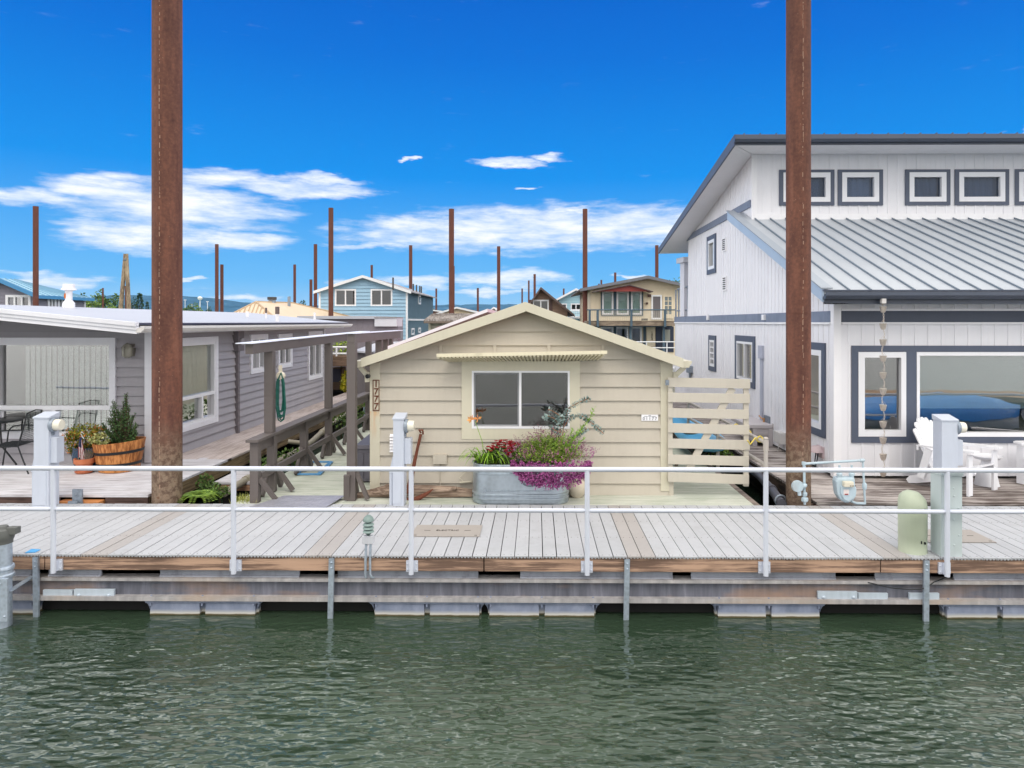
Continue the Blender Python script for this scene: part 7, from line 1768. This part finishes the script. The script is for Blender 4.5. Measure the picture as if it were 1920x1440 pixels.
while x < PX(1268, yB): s.tube([(x, yB-.08, PZ(1180, 601, yB)), (x, yB-.08, PZ(1180, 582, yB))], .010, 4, caps=False); x += .13
s.build('wire_mesh', paintf('wire_pale', (190, 186, 172)), t)
MB().box(PX(1209, yB), PX(1219, yB), yB+1, yB+1.5, PZ(1214, 601, yB+1), PZ(1214, 597, yB+1)).build('balcony_box', paintf('vent_dark', (70, 66, 64)), t)
Yr2 = 40; t = thing('distant_rail', 'white two-bar dock railing below the cream house, seen beside the white house corner', 'railing', (PX(1240, Yr2), Yr2, -.2))
s = MB()
for py in (641, 652): s.tube([(PX(1150, Yr2), Yr2, PZ(1200, py, Yr2)), (PX(1290, Yr2), Yr2, PZ(1200, py, Yr2))], .03, 6)
for px in (1174, 1212, 1250.5, 1288): s.tube([(PX(px, Yr2), Yr2, -.3), (PX(px, Yr2), Yr2, PZ(px, 641, Yr2))], .03, 6)
s.build('bars', M_trimw, t); MB().box(PX(1080, Yr2), PX(1400, Yr2), Yr2-.1, Yr2+2, -.5, -.3).build('walkway', M_deck, t)
s = MB().box(-60, 60, 46.2, 47.2, -.55, -.3); tag(s.build('far_walkway', M_greydeck), kind='structure'); s = MB().box(-90, 90, 70.0, 71.0, -.55, -.3); tag(s.build('far_walkway', M_greydeck), kind='structure')
# low red roofs and a little white dormer house far behind
for nm, lab, Yf, a, b, ep, rg, wm, rm in (('red_roofed_house', 'distant low house with a red-brown gable roof behind the tallest pile above the cottage', 85, 822, 905, 588, (857, 577), paintf('far_cream', (222, 202, 172)), paintf('far_red_roof', (170, 110, 90))),
        ('rust_roofed_house', 'distant rust-red roofed house just right of the blue house', 110, 806, 850, 587, (812, 582), paintf('far_brown', (150, 110, 96)), paintf('far_rust_roof', (150, 84, 70))),
        ('white_gabled_house', 'tiny white-trimmed gabled house with three dark windows far behind the cottage ridge', 95, 915, 938, 586, (926, 577), paintf('far_grey', (170, 176, 182)), paintf('far_white_roof', (210, 212, 214)))):
    gable(nm, lab, Yf, a, b, ep, rg, 9, wm, rm, M_trimw, row=.5, over=.4, wins=((919, 922, 580, 585, 1), (923.5, 926.5, 580, 585, 1), (928, 931, 580, 585, 1)) if nm.startswith('white') else ())

# ---------------------------------------------------------------- mooring piles in rows behind
FARP = [(67, 387, 9.5, 'rusty pile in front of the blue-roofed house at the far left'), (406.5, 458, 6.5, 'taller of the pair of rusty piles just right of the thickest pile'), (416, 496, 6, 'shorter of the pair of rusty piles just right of the thickest pile'),
        (552.5, 496, 5, 'rusty pile standing alone behind the tan hip roof'), (583, 524, 5.5, 'short rusty pile beside the left eave of the blue house'), (591.5, 458, 6.5, 'rusty pile rising just behind the left corner of the blue house'),
        (620.5, 390, 9, 'tall rusty pile in front of the blue house, left of its left window'), (697, 497, 4.5, 'short pile top poking above the ridge of the blue house'), (770, 460, 6.5, 'rusty pile rising behind the right slope of the blue house roof'),
        (818, 541, 3.5, 'thin distant pile just right of the blue house'), (846.5, 392, 10, 'tall rusty pile above the left slope of the cottage roof'), (850.5, 499, 4, 'thin pile almost hidden behind the tall pile above the left slope of the cottage'),
        (896, 540, 4, 'thin distant pile left of the cottage ridge'), (935, 462, 6.5, 'rusty pile rising just left of the cottage ridge'), (979, 541, 3, 'thinnest pile at the left foot of the brown house roof'),
        (991.5, 526, 3.2, 'thin pile just left of the brown house gable peak'), (1002.5, 514, 4.5, 'pile touching the left slope of the brown house gable'), (1057, 541, 3.2, 'thin pile above the left slope of the pale blue house'),
        (1097, 392, 9, 'tall rusty pile between the pale blue house and the cream house'), (1116, 537, 2.2, 'thinnest pile above the left eave of the cream house'), (1123, 532, 2.8, 'small pile right of the thinnest one above the cream house eave'),
        (1127.5, 525, 3.4, 'middle-sized pile above the left roof slope of the cream house'), (1153.5, 511, 4.4, 'pile standing behind the middle of the cream house left roof slope'), (1231.5, 460, 6.5, 'rusty pile behind the cream house beside the white house eave'),
        (193, 540, 3, 'dark thin pile in front of the far trees left of the leaning timbers'), (235.5, 536, 2.8, 'short dark pile between the two leaning timbers')]
for px, top, w_, lab in FARP:
    Y_ = (PILE_TOP-CAMH)*FPX/(HY-top)*1.0
    if px in (583, 850.5, 193, 235.5, 416): Y_ = 460/w_*1.0
    if px == 583: Y_ = 70
    if px == 416: Y_ = 74
    x = PX(px, Y_); r = w_/2*Y_/FPX; zt = PZ(px, top, Y_)
    tag(MB().tube([(x, Y_, -1.5), (x, Y_, zt)], r, 14).build('mooring_pile', M_rustfar, smooth=True), lab, 'steel pile', 'rusty steel mooring piles')
Yd = 66; t = thing('timber_dolphin', 'two leaning grey timber poles lashed at the top, standing left of the thickest pile', 'mooring post', (PX(234, Yd), Yd, WATER_Z)); M_timb = wood('dolphin_timber', (176, 158, 132), (112, 96, 80), 'Z')
for a, b in ((223, 235), (243.5, 237)): MB().tube([P(a, 620, Yd), P(b, 476, Yd)], [.22, .17], 10).build('pole', M_timb, t, smooth=True)
MB().tube([P(233, 487, Yd), P(239, 487, Yd)], .22, 8).build('lashing', paintf('lash_grey', (120, 120, 120)), t)

# ---------------------------------------------------------------- trees, hills, far lights
def far_tree(name, label, px, top, w_, Y_, mat, kind='round', group='trees beyond the water'):
    x = PX(px, Y_); zt = PZ(px, top, Y_); k = Y_/FPX; r = w_/2*k; h = zt-.5; t = thing(name, label, 'tree', (x, Y_, -.3), group)
    s = MB(); n = 420
    if kind == 'cone':
        for _ in range(n):
            u = rng.random()**.7; rr = r*(1-u)*(.9+.25*math.sin(u*40))*rng.uniform(.5, 1.1); a = rng.uniform(0, 6.28); s.leaf((x+rr*math.cos(a), Y_+rr*math.sin(a), .5+h*u), (math.cos(a), math.sin(a), -.25), rdir(.6), r*.42, r*.22)
        for _ in range(30): s.leaf((x, Y_, .5+h*.9), (rng.uniform(-.15, .15), rng.uniform(-.15, .15), 1), rdir(), h*.12, r*.12)
    else:
        for _ in range(7):
            c = Vector((x+rng.uniform(-.5, .5)*r, Y_+rng.uniform(-.5, .5)*r, .5+h*rng.uniform(.45, .78))); leaf_cloud(s, c, (r*.55, r*.55, h*.24), n//7, r*.28, r*.2, inner=.5)
    s.build('crown', mat, t, fixn=False); MB().tube([(x, Y_, -.6), (x, Y_, .5+h*.7)], [r*.09+.1, r*.03+.04], 6).build('trunk', paintf('far_bark', (80, 68, 58)), t); return t
TF = [foliage('far_leaf_a', (98, 128, 62), (52, 78, 42)), foliage('far_leaf_b', (132, 158, 76), (78, 104, 50)), foliage('far_leaf_c', (70, 98, 68), (38, 58, 44))]
trees = [(150, 545, 36, 240, 2, 'round', 'dark rounded tree right behind the blue-roofed house end'), (172, 553, 34, 225, 1, 'round', 'light green round tree between the blue-roofed house and the dark pile'), (196, 544, 36, 250, 0, 'round', 'broad green tree behind the dark thin pile'),
         (216, 549, 26, 255, 0, 'round', 'mid green tree just left of the leaning timbers'), (205, 564, 24, 205, 1, 'round', 'low bright green bush tree under the mid green trees'), (250, 556, 18, 260, 2, 'round', 'dark slim tree just right of the leaning timbers'),
         (262, 550, 24, 215, 2, 'cone', 'dark pointed conifer between the leaning timbers and the thickest pile'), (276, 566, 14, 250, 2, 'cone', 'small dark conifer touching the left side of the thickest pile'),
         (354, 567, 26, 280, 0, 'round', 'low green tree right of the thickest pile'), (372, 568, 22, 285, 1, 'round', 'low yellow-green tree left of the pair of piles'), (390, 571, 18, 300, 2, 'round', 'low dark tree directly left of the pair of piles'),
         (567, 563, 26, 190, 2, 'round', 'dark tree between the tan roof and the blue house'), (1266, 518, 30, 90, 0, 'round', 'bushy tree top between the cream house and the white house'), (813, 577, 16, 260, 2, 'round', 'small dark tree at the right foot of the blue house')]
for px, top, w_, Y_, m_, kd, lab in trees: far_tree('conifer' if kd == 'cone' else 'far_tree', lab, px, top, w_, Y_, TF[m_], kd)
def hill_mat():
    m, nt, b = node_mat('wooded_hill_hazed'); n = noise(nt, coords(nt), .012, 8, .7)
    nt.links.new(ramp(nt, n, [(.35, lin((44, 80, 104))), (.65, lin((66, 106, 134)))]), b.inputs['Base Color']); b.inputs['Roughness'].default_value = 1; b.inputs['Specular IOR Level'].default_value = 0; return m  # blue of the distance haze painted into the hill colour
M_hill = hill_mat()
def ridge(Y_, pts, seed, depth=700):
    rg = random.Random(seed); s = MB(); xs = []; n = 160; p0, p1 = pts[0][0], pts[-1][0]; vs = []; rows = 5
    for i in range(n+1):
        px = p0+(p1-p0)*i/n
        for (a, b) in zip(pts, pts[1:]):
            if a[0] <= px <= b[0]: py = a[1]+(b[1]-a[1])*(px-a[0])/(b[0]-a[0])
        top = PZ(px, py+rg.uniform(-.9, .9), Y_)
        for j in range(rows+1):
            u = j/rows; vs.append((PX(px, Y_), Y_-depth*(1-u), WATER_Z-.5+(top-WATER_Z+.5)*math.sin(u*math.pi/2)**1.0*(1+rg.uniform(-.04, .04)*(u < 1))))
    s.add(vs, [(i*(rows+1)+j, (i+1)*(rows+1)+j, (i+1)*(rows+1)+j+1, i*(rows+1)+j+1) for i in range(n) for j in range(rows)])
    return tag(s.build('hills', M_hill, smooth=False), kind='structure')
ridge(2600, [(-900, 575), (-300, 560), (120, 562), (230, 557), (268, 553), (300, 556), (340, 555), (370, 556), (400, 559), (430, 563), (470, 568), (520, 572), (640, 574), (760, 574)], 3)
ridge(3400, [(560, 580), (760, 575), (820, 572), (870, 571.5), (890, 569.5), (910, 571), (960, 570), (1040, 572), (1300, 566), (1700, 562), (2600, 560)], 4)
s = MB(); s.poly([(-3000, 330, WATER_Z+.1), (3000, 330, WATER_Z+.1), (3000, 2700, 2.0), (-3000, 2700, 2.0)]); tag(s.build('far_bank', paint('far_bank', (96, 116, 76), .2, .95, bmp=0, scale=.02), fixn=False), kind='structure')
s = MB()
for i in range(2600):
    px = rng.uniform(-300, 2300); Y_ = rng.uniform(340, 420); s.leaf((PX(px, Y_), Y_, rng.uniform(-.5, 4.6)), rdir(.4), rdir(), rng.uniform(1.5, 3.4), 1.8)
tag(s.build('far_woods', foliage('far_leaf_c', (70, 98, 68), (38, 58, 44)), fixn=False), 'dark band of far woods along the opposite bank', 'woods', kind='stuff')
Yt = 420; p = P(375, 560, Yt); k = Yt/FPX
t = thing('water_tower', 'small white water tower against the blue hills right of the thickest pile', 'water tower', (p.x, Yt, 0)); MB().lathe([(.0001, PZ(375, 562, Yt)), (3*k, PZ(375, 562, Yt)), (4.4*k, PZ(375, 559.5, Yt)), (4.4*k, PZ(375, 558, Yt)), (2*k, PZ(375, 556, Yt)), (.0001, PZ(375, 555.8, Yt))], (p.x, Yt, 0), 16).build('tank', M_trimw, t, smooth=True)
MB().tube([(p.x, Yt, 0), (p.x, Yt, PZ(375, 561, Yt))], .8*k, 8).build('stem', M_trimw, t)
for px, top, lab in ((347, 562, 'pale light pole just right of the thickest pile'), (360, 570, 'short pale light pole left of the water tower'), (389, 565, 'pale light pole with a lamp head right of the water tower')):
    Y_ = 330; x = PX(px, Y_); t = thing('light_pole', lab, 'light pole', (x, Y_, 0), 'light poles on the far bank'); MB().tube([(x, Y_, -.5), (x, Y_, PZ(px, top, Y_))], .14, 6).build('pole', M_trimw, t); MB().box(x-.6, x+.6, Y_-.15, Y_+.15, PZ(px, top, Y_)-.3, PZ(px, top, Y_)).build('lamp_head', M_trimw, t)

# ---------------------------------------------------------------- across the channel, seen mirrored in the window panes
od = thing('opposite_dock', 'plain tan plank dock across the channel, seen only mirrored in the right windows', 'dock', (14, -2, WATER_Z))
MB().box(3.5, 30, -3.2, -1.2, -.2, -.05).build('planking', wood('tan_dock', (196, 164, 130), (160, 128, 100), 'X'), od)
MB().box(3.7, 29.8, -3.0, -1.4, -.9, -.21).build('float', M_dark, od)
def covered_boat(label, loc, L, mat):
    t = thing('covered_boat', label, 'boat', (0, 0, 0), 'covered boats across the channel')
    n, m = 18, 12
    for nm, prof, mt in (('hull', lambda a: (math.cos(a), -.55*abs(math.sin(a))), M_white), ('cover', lambda a: (math.cos(a)*1.03, .62*math.sin(a)), mat)):
        s = MB(); vs = []
        for i in range(n+1):
            u = -1+2*i/n; w_ = .95*(1-max(0, u)**2.6)+.02
            for j in range(m+1):
                c, z = prof(math.pi*j/m); vs.append(Vector((L/2*u, w_*c, (z*(1-.5*abs(u)**2) if nm == 'cover' else z)+.05+.02*math.sin(i*2.1+j))))
        s.add(vs, [(i*(m+1)+j, (i+1)*(m+1)+j, (i+1)*(m+1)+j+1, i*(m+1)+j+1) for i in range(n) for j in range(m)]); s.build(nm, mt, t, smooth=True)
    t.location = loc
M_tarp = paint('tarp_blue', (70, 150, 226), .15, .45)
covered_boat('boat under a bright blue tarp across the channel, mirrored low in the big right window', (11.3, 1.4, WATER_Z+.32), 5.2, M_tarp)
covered_boat('boat under a blue tarp farther right across the channel, seen only as a reflection', (17.5, .9, WATER_Z+.32), 5.0, M_tarp)

# ---------------------------------------------------------------- the air
HAZE_D = 5e-5
hz = MB().box(-4100, 4100, -500, 4000, WATER_Z-1.5, 116).build('haze', None)
m = bpy.data.materials.new('haze_air'); m.use_nodes = True; nt = m.node_tree; nt.nodes.clear()
o = nt.nodes.new('ShaderNodeOutputMaterial'); v = nt.nodes.new('ShaderNodeVolumePrincipled'); v.inputs['Color'].default_value = (.50, .74, 1.0, 1); v.inputs['Density'].default_value = HAZE_D; v.inputs['Anisotropy'].default_value = .3
nt.links.new(v.outputs[0], o.inputs['Volume']); hz.data.materials.clear(); hz.data.materials.append(m)
tag(hz, 'thin pale blue haze over the river that fades the far hills', 'haze', kind='stuff')
